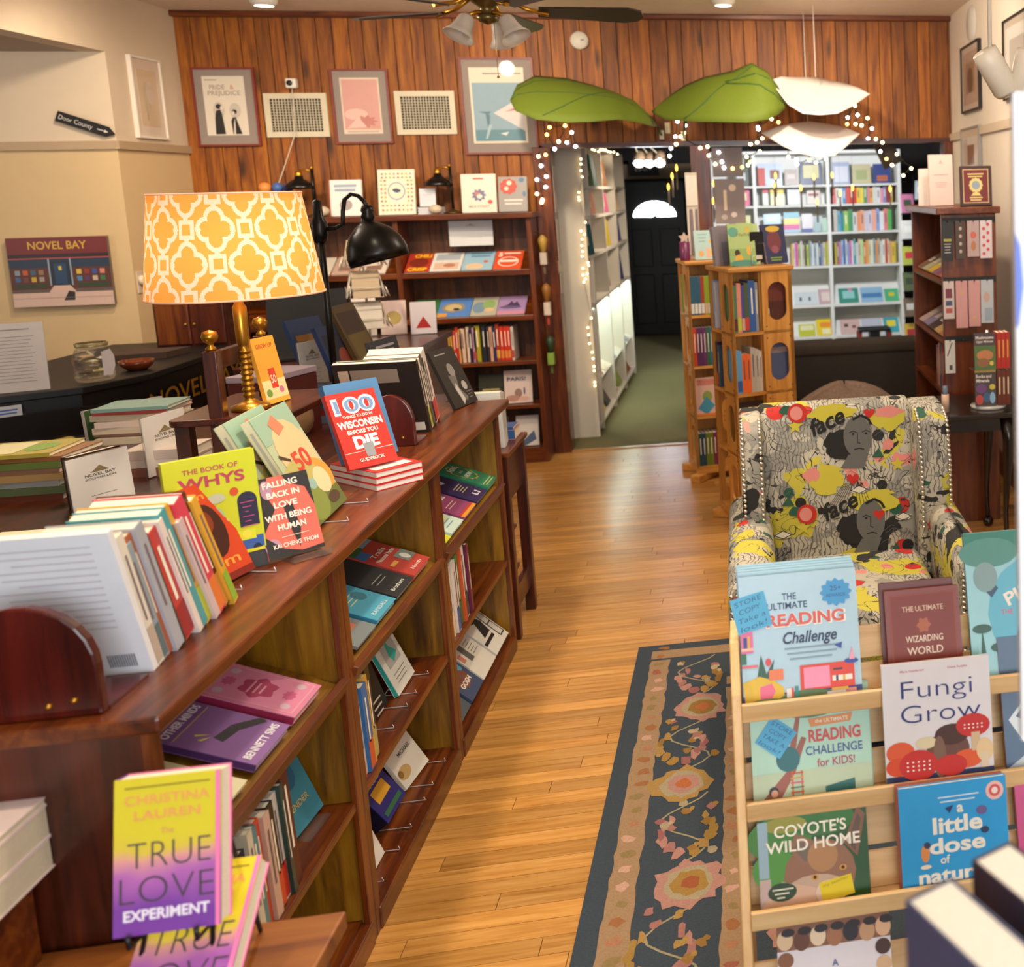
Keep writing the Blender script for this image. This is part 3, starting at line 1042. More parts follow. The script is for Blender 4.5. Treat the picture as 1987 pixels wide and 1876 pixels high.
# ================================================================== brown wall bookcase under the pictures
wb = T('bookcase', 'tall brown wooden bookcase of three bays along the pine wall', 'bookcase', (0, 0, 0))
fr = oak('z'); fx = oak('x')
WX = [-3.22, -2.76, -2.135, -1.345]
for x_ in WX:
    B('side_panel', x_, 7.2, 0, x_ + .03, 7.44, 1.6, fr, wb, .002)
B('top', -3.25, 7.17, 1.6, -1.295, 7.445, 1.637, fx, wb, .005)
for i in range(3):
    a, b = WX[i] + .03, WX[i + 1]
    n_ = 6
    for k in range(n_):
        B('back_plank', a + (b - a) * k / n_, 7.42, 0, a + (b - a) * (k + 1) / n_ - .002, 7.44, 1.6, wood('shelfback', '#2f1506', '#5a2f10', '#74431a', 'z', .5, 12, True, .2), wb)
    B('shelf', a, 7.205, .655, b, 7.42, .68, fx, wb, .002)
    B('shelf', a, 7.205, .365, b, 7.42, .39, fx, wb, .002)
    B('bottom_shelf', a, 7.205, .08, b, 7.42, .1, fx, wb)
    B('plinth', a, 7.20, 0, b, 7.22, .08, fx, wb)
    for z_ in (1.25, .955):
        m4 = Matrix.Translation((0, 7.215, z_ + .012)) @ Matrix.Rotation(rad(30), 4, 'X')
        MB().box(a, 0, -.012, b, .235, 0, fx, m4).build('sloped_shelf', wb)
        B('shelf_lip', a, 7.2, z_ - .012, b, 7.216, z_ + .022, fx, wb, .002)

# ================================================================== white bookcases of the back room
WH = M('#cfc6b8', .6, var=.03); WH2 = M('#dcdcd8', .55, var=.03)
cw = T('white_bookcase', 'tall white cubby bookcase running along the corridor', 'bookcase', (0, 0, 0))
CY = [7.84, 8.11, 8.93, 9.75, 10.57]
CX0, CX1 = -1.40, -1.07
for i, y_ in enumerate(CY):
    B('divider', CX0, y_, 0, CX1, y_ + .03, 2.08, WH, cw)
B('back_panel', CX0 - .01, 7.84, 0, CX0, 10.6, 2.08, WH, cw)
B('top', CX0, 7.84, 2.08, CX1, 10.6, 2.1, WH, cw)
for i in range(4):
    for z_ in (1.775, 1.56, 1.28, .93):
        B('shelf', CX0, CY[i] + .03, z_, CX1, CY[i + 1], z_ + .022, WH, cw)
    m4 = Matrix.Translation((CX1 - .02, 0, .36)) @ Matrix.Rotation(rad(28), 4, 'Y')
    MB().box(-.32, CY[i] + .03, -.012, 0, CY[i + 1], 0, WH, m4).build('sloped_shelf', cw)
    B('bottom_shelf', CX0, CY[i] + .03, .05, CX1, CY[i + 1], .07, WH, cw)
ww = T('white_bookcase', 'wide bright white picture-book bookcase across the back room', 'bookcase', (0, 0, 0))
XS = [-.30, .135, .875, 1.61]
for x_ in XS:
    B('divider', x_, 10.98, 0, x_ + .035, 11.3, 2.09, WH2, ww)
B('back_panel', -.30, 11.3, 0, 1.645, 11.31, 2.09, WH2, ww)
B('top', -.30, 10.98, 2.09, 1.645, 11.31, 2.12, WH2, ww)
for i in range(3):
    for z_ in (1.755, 1.555, 1.27, .925):
        B('shelf', XS[i] + .035, 10.985, z_, XS[i + 1], 11.3, z_ + .02, WH2, ww)
    for z_ in (.53, .2):
        m4 = Matrix.Translation((0, 11.0, z_)) @ Matrix.Rotation(rad(40), 4, 'X')
        MB().box(XS[i] + .035, 0, -.01, XS[i + 1], .3, 0, WH2, m4).build('sloped_shelf', ww)
        B('shelf_lip', XS[i] + .035, 10.985, z_ - .012, XS[i + 1], 11.0, z_ + .018, WH2, ww)
# dark sofa back and fur pouf in the opening
so = T('sofa', 'dark brown felt sofa back standing in the wide opening', 'sofa', (0, 0, 0))
SF = M('#1d1712', .95, var=.3, bump=.5, scale=120)
soft(MB().box(.25, 6.95, .08, 1.36, 7.12, .68, SF), 'sofa_back', so, .03)
soft(MB().box(.24, 6.94, .64, 1.37, 7.13, .735, M('#2c231b', .95, var=.3, bump=.5, scale=120)), 'top_roll', so, .03)
soft(MB().box(.27, 7.12, .08, 1.34, 7.40, .40, SF), 'seat', so, .04)
for (a, b) in ((.3, 6.99), (1.28, 6.99), (.3, 7.3), (1.28, 7.3)): B('leg', a, b, 0, a + .05, b + .05, .09, walnut('z'), so)
q_ = random.Random(2)
pf = MB()
pf.grid(lambda u, v: (lambda t, p: (.53 + .36 * math.cos(t) * math.sin(p) * (1 + .05 * math.sin(5 * t)), 5.95 + .25 * math.sin(t) * math.sin(p), .33 + .31 * math.cos(p) * (1 + .06 * math.cos(3 * t))))(2 * PI * u, .02 + (PI - .04) * v), 40, 20, M('#8a7262', .95, var=.5, bump=1.0, scale=60))
o = pf.build('fur_pouf'); tag(o, 'shaggy brown-pink pouf peeping over the armchair back', 'pouf')
# ================================================================== display table, counter and lamps on the left
GLASS = M('#eef4f4', .05, var=0, trans=.95, alpha=.35)
BRASS = M('#b9862f', .28, .9, var=.1)
dt = T('display_table', 'long brown display table behind the low bookcases, crowded with books', 'table', (0, 0, 0))
TZ = .88
B('table_top', -2.38, 2.3, TZ - .03, -1.275, 4.98, TZ, walnut('y'), dt, .004)
for (a, b) in ((-2.36, 2.33), (-1.36, 2.33), (-2.36, 4.89), (-1.36, 4.89)): B('leg', a, b, 0, a + .06, b + .06, TZ - .03, walnut('z'), dt)
B('apron', -1.33, 2.39, TZ - .13, -1.31, 4.89, TZ - .03, walnut('y'), dt)
B('apron', -2.36, 2.36, TZ - .13, -1.3, 2.38, TZ - .03, walnut('x'), dt)

LOGO = lambda cx, cz, s: [('p', '#8a7a58', [(cx - .13 * s, cz), (cx - .05 * s, cz + .05 * s), (cx, cz + .09 * s), (cx + .06 * s, cz + .045 * s), (cx + .13 * s, cz)]),
                          ('t', '#6d6455', 'NOVEL BAY', cx, cz - .055 * s, .04 * s, {'fit': .42 * s, 'b': .02}), ('t', '#6d6455', 'BOOKSELLERS', cx, cz - .1 * s, .026 * s, {'fit': .42 * s})]


def card(label, O, rz, lean, w, h, items, col='#ded9d2', name='sign_card', cat='sign', acrylic=True, group=None, th=.003):
    t = T(name, label, cat, O, (-rad(lean), 0, rad(rz)), group)
    MB().box(0, 0, .004, w, th, h, M(col, .6, var=.02)).build('paper', t)
    if acrylic:
        mb = MB(); mb.box(-.003, .0035, 0, w + .003, .006, h + .003, GLASS); mb.box(-.003, .0035, 0, w + .003, .06, .003, GLASS); mb.build('acrylic_holder', t)
    if items: tag(art(t, w, h, items, 'lettering'), kind='stuff')
    return t


def txtlines(n, z0, col='#8f8a86', a=.2, c=.8, step=.045): return [('l', col, a, c, z0, n, step, .008)]


card('white bookshop sign card nearest the camera on the display table', (-1.862, 3.285, TZ), 64, 3, .172, .166, LOGO(.5, .70, 1.2) + txtlines(3, .3, a=.3, c=.72, step=.1))
card('white bookshop sign card behind the yellow question book', (-1.883, 3.712, TZ), 77, 1, .178, .195, LOGO(.5, .70, 1.2) + txtlines(3, .35, a=.3, c=.72, step=.1))
card('white bookshop sign card in front of the blue books', (-1.80, 4.74, .975), 67, 3, .137, .19, LOGO(.5, .72, 1.2) + txtlines(4, .38, a=.25, c=.78, step=.09))
# two-tier stand with brass finials
ws = T('plant_stand', 'two-tier dark wooden stand with brass ball finials on the display table', 'stand', (0, 0, TZ))
for (a, b) in ((-1.475, 3.29), (-1.475, 3.61)):
    B('post', a - .018, b - .018, 0, a + .018, b + .018, .455, walnut('z'), ws, .003)
    MB().lathe([(.0001, .455), (.013, .455), (.013, .463), (.007, .468), (.007, .474), (.018, .484), (.021, .495), (.017, .508), (.0001, .514)], BRASS, (a, b, 0), 14).build('finial', ws)
for (a, b) in ((-1.57, 3.30), (-1.57, 3.66)): B('short_leg', a - .018, b - .018, 0, a + .018, b + .018, .245, walnut('z'), ws)
for a in (-1.475,): B('rail', a - .012, 3.308, .40, a + .012, 3.592, .45, walnut('y'), ws, .002)
MB().prism(rrect(-1.60, 3.26, -1.29, 3.70, .03), 'z', .245, .265, walnut('y')).build('shelf', ws, bevel=.003)
# table lamp with patterned drum shade
LX, LY, LZ = -1.432, 3.385, TZ + .266
lp = T('table_lamp', 'table lamp with an orange trellis-patterned drum shade and brass column', 'lamp', (LX, LY, LZ))
MB().lathe([(.0001, 0), (.05, 0), (.05, .012), (.025, .02), (.014, .03)] + [q for k in range(9) for q in ((.012, .035 + k * .016), (.0165, .041 + k * .016), (.0165, .045 + k * .016), (.012, .05 + k * .016))] + [(.014, .19), (.017, .2), (.018, .3), (.012, .31), (.012, .34), (.0001, .34)], BRASS, n=24).build('column', lp)
MB().lathe([(.02, .33), (.022, .36), (.018, .38), (.0001, .38)], M('#d8c8a8', .4), n=12).build('socket', lp)
MB().ball((0, 0, .43), .035, M('#ffdca0', .3, emit=3.0), 12).build('bulb', [c for c in lp.children if c.name.startswith('socket')][0])
for k in range(3):
    a = 2 * PI * k / 3
    MB().tube([(0, 0, .575), (.18 * math.cos(a), .18 * math.sin(a), .6)], .002, BRASS).build('spider_arm', lp)


def shade_mat(name, col):
    m = bpy.data.materials.new(name); m.use_nodes = True
    n = m.node_tree.nodes; L = m.node_tree.links
    b = n['Principled BSDF']; b.inputs['Base Color'].default_value = lin(col); b.inputs['Roughness'].default_value = .9
    t = n.new('ShaderNodeBsdfTranslucent'); t.inputs[0].default_value = lin(col)
    nz = n.new('ShaderNodeTexNoise'); nz.inputs['Scale'].default_value = 300
    tc = n.new('ShaderNodeTexCoord'); L.new(tc.outputs['Object'], nz.inputs['Vector'])
    bp = n.new('ShaderNodeBump'); bp.inputs['Strength'].default_value = .15; L.new(nz.outputs['Fac'], bp.inputs['Height']); L.new(bp.outputs[0], b.inputs['Normal'])
    x = n.new('ShaderNodeMixShader'); x.inputs[0].default_value = .5
    L.new(b.outputs[0], x.inputs[1]); L.new(t.outputs[0], x.inputs[2]); L.new(x.outputs[0], n['Material Output'].inputs[0])
    return m


SH_O, SH_C = shade_mat('shade_orange', '#f2a850'), shade_mat('shade_cream', '#efd9c4')


def trellis(i, j, NU=600, NV=150):
    u = (i + .5) / NU * 18 + .35; v = (j + .5) / NV * 3.1 + .42
    best = 9
    iu, iv = math.floor(u), math.floor(v)
    cream = False
    for du in (-1, 0, 1):
        for dv in (-1, 0, 1):
            cu, cv = iu + du + .5, iv + dv + .5
            a, b = abs(u - cu), abs(v - cv)
            if (iu + du + iv + dv) % 2 == 0:           # large quatrefoil
                q = min(math.hypot(a - .30, b), math.hypot(a, b - .30)) - .27
                q = min(q, math.hypot(a, b) - .36)
                if abs(q - .03) < .07: cream = True
                q2 = math.hypot(a - .58, b) - .10
                if q2 < 0: cream = True
            else:                                       # small square with ears
                s = max(a, b) - .17
                if abs(s - .045) < .065: cream = True
                if math.hypot(a, b - .30) < .09: cream = True
    return SH_C if cream else SH_O


R0, R1 = .219, .184
mb = MB()
mb.grid(lambda u, v: ((R0 + (R1 - R0) * v) * math.cos(2 * PI * u), (R0 + (R1 - R0) * v) * math.sin(2 * PI * u),   .335 + .29 * v), 600, 150, trellis)
shd = mb.build('lamp_shade', lp)
for (r_, z_) in ((R0, .335), (R1, .625)):
    mb = MB(); mb.tube([(r_ * math.cos(2 * PI * k / 48), r_ * math.sin(2 * PI * k / 48), z_) for k in range(49)], .003, SH_C, 6, False); mb.build('shade_rim', shd)
pl = light('table_lamp_bulb', 'POINT', (LX, LY, LZ + .44), (0, 0, 0), 2.9, (1, .88, .72), .05)
# black gooseneck lamp
BK = M('#0f0d0c', .3, .3, var=.1)
gl = T('gooseneck_lamp', 'black adjustable lamp with a bell shade hanging over the display table', 'lamp', (-1.615, 4.56, TZ))
MB().lathe([(.0001, 0), (.09, 0), (.09, .015), (.03, .025), (.014, .04), (.0001, .04)], BK, n=24).build('base', gl)
MB().tube([(0, 0, .02), (0, 0, .80)], .013, BK, 12).build('pole', gl)
MB().lathe([(.0001, .70), (.02, .70), (.028, .73), (.028, .78), (.018, .80), (.016, .86), (.0001, .87)], BK, n=16).build('collar', gl)
arm = [(.0, 0, .75), (.06, 0, .755), (.085, 0, .77), (.09, 0, .82), (.10, 0, .865), (.125, 0, .885), (.15, 0, .878), (.17, 0, .855), (.185, 0, .82)]
MB().tube(arm, .008, BK, 10).build('arm', gl)
MB().lathe([(.0001, 0), (.018, 0), (.02, .02), (.026, .03), (.02, .045), (.024, .055), (.018, .075), (.0001, .075)], BK, (.178, 0, .765), 16).build('socket', gl)
ms = Matrix.Translation((.20, 0, .655)) @ Matrix.Rotation(rad(-14), 4, 'Y')
mb = MB(); mb.lathe([(.108, -.035), (.11, 0), (.1, .04), (.078, .08), (.045, .11), (.02, .125), (.018, .14)], BK, (0, 0, 0), 32, ms); mb.build('bell_shade', gl, solid=.002)
# desk with laptop, card spinner and bits beyond the display table
dk_ = T('desk', 'dark wooden sales desk beyond the display table', 'desk', (0, 0, 0))
B('desk_top', -2.28, 5.25, .97, -1.62, 6.35, 1.0, walnut('x'), dk_, .004)
B('desk_front', -1.66, 5.29, 0, -1.64, 6.31, .97, walnut('z'), dk_)
B('desk_front', -2.26, 5.27, 0, -1.66, 5.29, .97, walnut('z'), dk_)
B('desk_side', -2.26, 5.29, 0, -2.24, 6.31, .97, walnut('z'), dk_)
lt = T('laptop', 'open black laptop on the sales desk, seen under the lampshade', 'laptop', (-2.09, 5.62, 1.0), (0, 0, rad(14)))
B('laptop_base', -.17, -.22, 0, .17, .02, .018, BLACK, lt, .004)
MB().box(-.17, 0, 0, .17, .012, .30, BLACK, Matrix.Translation((0, .02, .015)) @ Matrix.Rotation(rad(-12), 4, 'X')).build('laptop_screen', lt)
cs_ = T('card_spinner', 'white wire card spinner holding greeting cards on the sales desk', 'card rack', (-1.92, 5.95, 1.0))
WIRE = M('#d8d0c4', .3, .6)
MB().tube([(0, 0, 0), (0, 0, .55)], .006, WIRE, 8).build('pole', cs_)
MB().lathe([(.0001, 0), (.11, 0), (.11, .01), (.0001, .012)], WIRE, n=20).build('base', cs_)
for lv, z_ in enumerate((.08, .24, .40)):
    for f in range(4):
        a = rad(20 + 90 * f)
        m4 = Matrix.Rotation(a, 4, 'Z') @ Matrix.Translation((0, -.08, z_)) @ Matrix.Rotation(rad(-12), 4, 'X')
        mb = MB()
        mb.tube([tuple(m4 @ Vector(p)) for p in ((-.07, -.02, .05), (-.075, -.025, 0), (.075, -.025, 0), (.07, -.02, .05), (-.07, -.02, .05))], .0022, WIRE, 5)
        mb.tube([tuple(m4 @ Vector(p)) for p in ((-.075, -.025, 0), (-.07, .02, .1), (.07, .02, .1), (.075, -.025, 0))], .0022, WIRE, 5)
        mb.build('wire_pocket', cs_)
        c_ = ('#d9cfc0', '#cdbb98', '#e3d6c4', '#c7b8a8', '#bfa98c')[(lv * 4 + f) % 5]
        cm = MB(); cm.box(-.062, -.012, .003, .062, -.006, .135, M(c_, .6), m4)
        tag(cm.build('greeting_card'), '%s greeting card in the %s row of the wire spinner, side %s' % (cname(c_), ('lowest', 'middle', 'top')[lv], ('facing the camera', 'to the right', 'to the back', 'to the left')[f]), 'card', 'greeting cards in the spinner').location = (-1.92, 5.95, 1.0)
for i, (x_, y_, w_, h_, c_, it) in enumerate(((-2.25, 6.22, .13, .2, '#e0cfc4', [('r', '#b07a88', .2, .3, .8, .7)]), (-2.10, 6.24, .12, .21, '#e6d8d0', [('r', '#c8a8b0', .2, .2, .8, .5)]), (-1.96, 6.25, .13, .19, '#e2c8c0', [('e', '#b8a060', .5, .5, .3, .2)]), (-1.80, 6.22, .13, .18, '#dcd2d8', [('p', '#b02420', [(.2, .2), (.8, .2), (.5, .55)])]))):
    card('pale greeting card standing on the back of the sales desk, %s from left' % ORD[i], (x_, y_, 1.0), 3, 8, w_, h_, it, c_, 'greeting_card', 'card', False, 'cards standing on the sales desk')
# black counter
ct = T('sales_counter', 'black counter with gold lettering in front of the alcove', 'counter', (0, 0, 0))
CB = M('#070606', .45, var=.2)
CP = [(-3.32, 4.52), (-2.71, 4.93), (-2.62, 5.20), (-2.66, 6.35), (-3.32, 6.35)]
MB().prism(CP, 'z', 0, .975, CB).build('body', ct)
MB().prism([(-3.325, 4.49), (-2.69, 4.91), (-2.585, 5.20), (-2.63, 6.37), (-3.325, 6.37)], 'z', .975, 1.005, CB).build('counter_top', ct, bevel=.004)
g_ = MB(); letters(g_, 'NOVEL BAY', 0, 0, .085, M('#b07a24', .35, .4), 'l', .95, y=-.003, bold=.01)
tag(g_.build('gold_lettering', ct,  (-2.619, 5.24, .82), (0, 0, rad(92))), kind='stuff')
# dark cabinet on the counter
cb = T('wall_cabinet', 'dark brown wooden cabinet standing on the back of the black counter', 'cabinet', (-2.98, 6.10, 1.005), (0, 0, rad(0)))
B('body', 0, 0, 0, .34, .24, .26, walnut('z'), cb)
B('door', .012, -.014, .015, .165, 0, .245, oak('z'), cb, .004)
B('door', .175, -.014, .015, .328, 0, .245, walnut('z'), cb, .004)
for a, d_ in zip((.15, .19), [c for c in cb.children if c.name.startswith('door')]): MB().ball((a, -.02, .12), .007, BRASS, 8).build('door_knob', d_)
# things on the counter
card('large printed notice in an acrylic stand on the black counter', (-2.99, 4.80, 1.005), 22, 6, .215, .28, [('p', '#8a7a58', [(.1, .9), (.16, .93), (.22, .9)]), ('l', '#8f8a86', .35, .8, .9, 1, .05, .015)] + txtlines(14, .8, a=.15, c=.85, step=.05), '#d7cdc6')
jr = T('glass_jar', 'glass jar of folded notes on the black counter', 'jar', (-2.72, 5.06, 1.005))
MB().lathe([(.0001, .004), (.062, .004), (.07, .02), (.072, .10), (.06, .135), (.052, .145), (.055, .16)], GLASS, n=24).build('jar_body', jr)
MB().lathe([(.056, .15), (.058, .165), (.053, .166)], M('#9a8a60', .35, .5), n=24).build('rim', jr)
q_ = random.Random(8)
for k in range(16):
    m4 = Matrix.Translation((q_.uniform(-.035, .035), q_.uniform(-.035, .035), .02 + k * .0062)) @ Matrix.Rotation(q_.uniform(0, 6), 4, 'Z') @ Matrix.Rotation(q_.uniform(-.9, .9), 4, 'X')
    MB().box(-.022, -.015, 0, .022, .015, .004, M(q_.choice(('#c8b87a', '#b8ae94', '#d8cfc0', '#a88f6a')), .7), m4).build('folded_note', jr)
MB().prism([(.02, .03), (.05, .03), (.062, .07), (.062, .11), (.05, .14), (.02, .13)], 'y', -.077, -.074, M('#d8ccc8', .6)).build('paper_tag', jr, None, (0, 0, rad(35)))
bo = T('bowl', 'glazed brown pottery bowl beside the glass jar', 'bowl', (-2.70, 5.34, 1.005))
mb = MB(); mb.lathe([(.0001, 0), (.035, 0), (.06, .022), (.068, .045), (.062, .045), (.05, .02), (.0001, .008)], M('#6b2c10', .15, var=.3), n=24); mb.build('bowl_body', bo)
tag(MB().prism([(0, 0), (.28, .02), (.34, .2), (.05, .22)], 'z', 0, .03, M('#3a2418', .8, var=.3), Matrix.Rotation(.2, 4, 'Z')).build('folded_cloth', None, (-3.02, 5.62, 1.006)), 'dark brown folded cloth on the counter behind the bowl', 'cloth')
tag(MB().ball((0, 0, .035), .035, M('#c0442c', .4, var=.3), 12, (1.2, 1, 1)).build('candy_dish', None, (-3.14, 4.70, 1.006)), 'small red and white ornament at the counter edge', 'ornament')
tr = T('sticker_tray', 'clear tray of stickers hung on the front of the black counter', 'tray', (-2.70, 4.87, .80), (0, 0, rad(40)))
B('tray_base', -.28, -.10, 0, .1, -.012, .004, GLASS, tr); B('tray_front', -.28, -.103, 0, .1, -.1, .03, GLASS, tr); B('tray_back', -.28, -.012, 0, .1, -.008, .13, M('#1a1414', .3), tr)
for i, (a, c_) in enumerate(((-.2, '#b8a8a0'), (-.13, '#c0a898'), (-.03, '#c8a84a'))):
    tag(MB().prism([(.032 * math.cos(2 * PI * k / 14), .022 * math.sin(2 * PI * k / 14)) for k in range(14)], 'z', 0, .006, M(c_, .5), Matrix.Rotation(.15, 4, 'X')).build('sticker', None, (-2.70 + a * .77, 4.83 + a * .6, .808)), '%s oval sticker lying in the clear tray, %s from left' % (cname(c_), ORD[i]), 'sticker', 'stickers in the tray')
for i, (a, z_) in enumerate(((-.22, .12), (.07, .06))):
    card('small handwritten price card on the sticker tray, %s' % ('by the notice', 'by the white sign')[i], (-2.70 + a * .77 - .03, 4.845 + a * .6, .80 + z_), 40, 0, .085, .05, [('l', '#4a6ab0', .15, .85, .6, 2, .25, .12)], '#d4d6da', 'price_card', 'card', False)
# ------------------------------------------------ books on the display table
def flat(label, x, y, z, rz, w, h, t, col, items=None, pages='#e9dfc8', group=None, spine=None, simple=False):
    """a book lying flat, cover up; spine along local x=0"""
    return book(label, (x, y, z + t), rz, 90, w, h, t, col, items, pages, group, spine=spine, raise_=False, simple=simple)


zc = TZ
for i, (c_, t, dx, dr) in enumerate((('#5a2a16', .02, 0, 0), ('#4f5b3a', .022, .01, 1), ('#8a8a86', .018, -.005, -1), ('#9a7a4a', .02, .01, 2), ('#7a5a44', .016, 0, 0), ('#5d6e30', .02, .005, 1), ('#8a5a30', .014, .01, -2), ('#a8983a', .012, -.02, 3))):
    flat('%s cookbook, %s from the bottom of the pile at the far left' % (cname(c_), ORD[i]), -2.02 + dx, 3.52, zc, 90 + dr, .20, .26, t, c_, None if i < 7 else [('r', '#d8cfa0', .1, .4, .9, .8), ('e', '#7a9a3a', .5, .25, .3, .15)], group='pile of books at the far left', spine=c_)
    zc += t + .0005
for i, (x_, y_, rz_, c_, t, w_, h_) in enumerate(((-1.62, 2.86, 92, '#b9b23a', .03, .17, .26), (-1.66, 2.62, 88, '#24282c', .026, .16, .25), (-1.63, 2.86, 90, '#d8cba8', .02, .16, .25))):
    flat('%s book lying at the near end of the display table' % ('lime-edged', 'black', 'cream')[i], x_, y_, TZ + (.0305 if i == 2 else 0), rz_, w_, h_, t, c_)
zc = TZ
for i, (c_, t) in enumerate((('#cdbba8', .035), ('#e0c8c0', .02), ('#d9cdb4', .022), ('#b88a80', .012), ('#dccdb6', .022), ('#e3cfc2', .02), ('#cfc0a6', .02), ('#c9544c', .014), ('#7fa39c', .012))):
    flat('%s book, %s from the bottom of the pale pile beside the wooden stand' % (cname(c_), ORD[i]), -1.98 + .012 * (i % 3), 4.02 + .01 * (i % 2), zc, 84 + 4 * (i % 3), .17, .23, t, c_, group='pale pile beside the stand')
    zc += t + .0005
for i, (c_, t) in enumerate((('#8d5a50', .03), ('#ddd0c8', .025), ('#cfbfb4', .03))):
    flat('%s thick book, %s from the bottom of the short pile under the stand shelf' % (cname(c_), ORD[i]), -1.77, 3.74, TZ + sum((.03, .025, .03)[:i]) + .0006 * i, 90, .14, .2, t, c_, group='short pile by the stand')
book('green landscape picture book standing behind the white sign card', (-2.22, 4.05, TZ), 62, 4, .27, .17, .015, '#cfc7c0', [('r', '#3f5a30', 0, .0, .62, 1), ('e', '#6d8a3c', .3, .5, .25, .3), ('e', '#2c4a4a', .82, .4, .12, .5), ('r', '#e4e0da', .62, 0, .74, 1)])
book('dark brown book standing behind the white sign card', (-1.92, 3.40, TZ), 66, 2, .15, .15, .03, '#3a1a12')
book('tall yellow book standing on the stand shelf', (-1.40, 3.42, TZ + .266), 76, 10, .099, .2, .012, '#e8a83a', [('r', '#f0d9a0', 0, 0, 1, .35), ('t', '#c8502c', 'GREW UP', .5, .84, .06, {'fit': .7}), ('r', '#d8402c', .38, .22, .66, .52), ('t', '#f4e4c0', '50', .52, .3, .12, {'fit': .22}), ('e', '#7a9a4a', .2, .16, .12, .06), ('e', '#c87aa0', .75, .18, .1, .05), ('r', '#e8b040', 0, 0, 1, .07)])
rb_ = T('gift_box', 'dark red open gift box on the display table behind the sign card', 'box', (-1.68, 4.13, TZ), (0, 0, rad(74)))
B('box_body', 0, 0, 0, .25, .16, .22, M('#4a100c', .5), rb_); B('box_lid', -.003, -.003, .222, .253, .163, .245, M('#9a8a98', .5), rb_, .003)
mb = MB(); mb.ball((.1, -.03, .07), .05, M('#8a6a4a', .6, var=.4), 10, (1.3, .5, 1.3)); mb.build('paper_wrap', rb_)
for (nm_, O_, rz_, ln_, w_, h_, c_, it) in (('blue storybook on an easel behind the sign card, its lower half golden', (-1.80, 4.78, 1.02), 72, 18, .2, .24, '#24406e', [('r', '#9a6a2c', .12, .0, .9, .7), ('e', '#5a3018', .5, .3, .2, .2)]),
                                    ('dark blue storybook on an easel beside the tall framed book', (-1.60, 4.56, 1.0), 80, 18, .2, .25, '#1f3560', [('r', '#20283a', .1, .1, .9, .85), ('e', '#8a4030', .6, .4, .2, .2)]),
                                    ('tall brown picture book leaning on an easel past the blue books', (-1.54, 4.70, 1.0), 84, 22, .2, .33, '#55401f', [('r', '#6b5a22', .1, .1, .9, .9), ('r', '#3c2a18', .1, .6, .9, .9)])):
    book(nm_, O_, rz_, ln_, w_, h_, .018, c_, it)
zc = TZ
for i, (c_, t) in enumerate((('#5a6478', .03), ('#7a2420', .025), ('#3a3a3a', .03), ('#2b3c5c', .03))):
    flat('%s book, %s from the bottom of the pile under the blue storybooks' % (cname(c_), ORD[i]), -1.50, 4.46, zc, 90, .30, .3, t, c_, group='pile under the storybooks'); zc += t + .0005
for i, (c_, t) in enumerate((('#8a8a88', .03), ('#c8b090', .025), ('#4a5a7a', .035))):
    flat('%s book, %s from the bottom of the pile under the sign card' % (cname(c_), ORD[i]), -1.74, 4.66, TZ + sum((.03, .025, .035)[:i]) + .0006 * i, 84, .17, .19, t, c_, group='pile under the sign card')
fg = T('unicorn_figurine', 'small white unicorn toy beside the blue storybook', 'toy', (-1.47, 4.40, TZ))
MB().ball((0, 0, .15), .022, M('#d8c4bc', .5), 12, (1.3, 1, 1)).build('head', fg); MB().lathe([(.006, 0), (.0005, .035)], BRASS, (.012, 0, .168), 8).build('horn', fg); MB().ball((-.01, 0, .07), .032, M('#d8c4bc', .5), 12, (1, 1, 2)).build('body', fg)
# foreground side table with the yellow and purple novel
ft = T('small_table', 'small brown wooden table in the near left corner', 'table', (0, 0, 0))
B('table_top', -1.30, 1.18, .58, -.68, 1.735, .61, wood('honey', '#6a3410', '#8a4d1a', '#a46426', 'x', .4, 10), ft, .004)
for (a, b) in ((-1.27, 1.2), (-.75, 1.2), (-1.27, 1.67), (-.75, 1.67)): B('leg', a, b, 0, a + .045, b + .045, .58, walnut('z'), ft)
B('apron', -1.24, 1.68, .5, -.74, 1.70, .58, walnut('x'), ft)
bx = T('wooden_box', 'small brown wooden box with a dark knob under the pale books', 'box', (-1.30, 1.42, .611))
B('body', 0, 0, 0, .20, .30, .13, oak('x'), bx, .004)
MB().ball((.12, -.01, .06), .012, BLACK, 10).build('knob', bx)
zc = .742
for i, (c_, t) in enumerate((('#e3cfca', .05), ('#e6d2cc', .05), ('#e8d3ce', .012))):
    flat('pale pink novel, %s from the bottom of the near left pile' % ORD[i], -1.30, 1.43 + .012 * i, zc, 0, .215, .32, t, c_, [('e', '#c99a98', .4, .5, .25, .12), ('l', '#8a5a60', .2, .8, .7, 3, .08, .02)] if i == 2 else None, pages='#c9bda2', group='pale pink novels at the near left'); zc += t + .0006
CG = bpy.data.materials.new('cover_gradient'); CG.use_nodes = True
n_ = CG.node_tree.nodes; L_g = CG.node_tree.links
tc_ = n_.new('ShaderNodeTexCoord'); sp_ = n_.new('ShaderNodeSeparateXYZ'); nz_ = n_.new('ShaderNodeTexNoise'); nz_.inputs['Scale'].default_value = 9
ad = n_.new('ShaderNodeMath'); ad.operation = 'MULTIPLY_ADD'; ad.inputs[1].default_value = .35
rp_ = n_.new('ShaderNodeValToRGB')
L_g.new(tc_.outputs['Generated'], sp_.inputs[0]); L_g.new(tc_.outputs['Object'], nz_.inputs['Vector']); L_g.new(nz_.outputs['Fac'], ad.inputs[0]); L_g.new(sp_.outputs['Z'], ad.inputs[2]); L_g.new(ad.outputs[0], rp_.inputs[0])
e_ = rp_.color_ramp.elements; e_[0].position = .33; e_[0].color = lin('#7a3fa0'); e_[1].position = .82; e_[1].color = lin('#d8c92c')
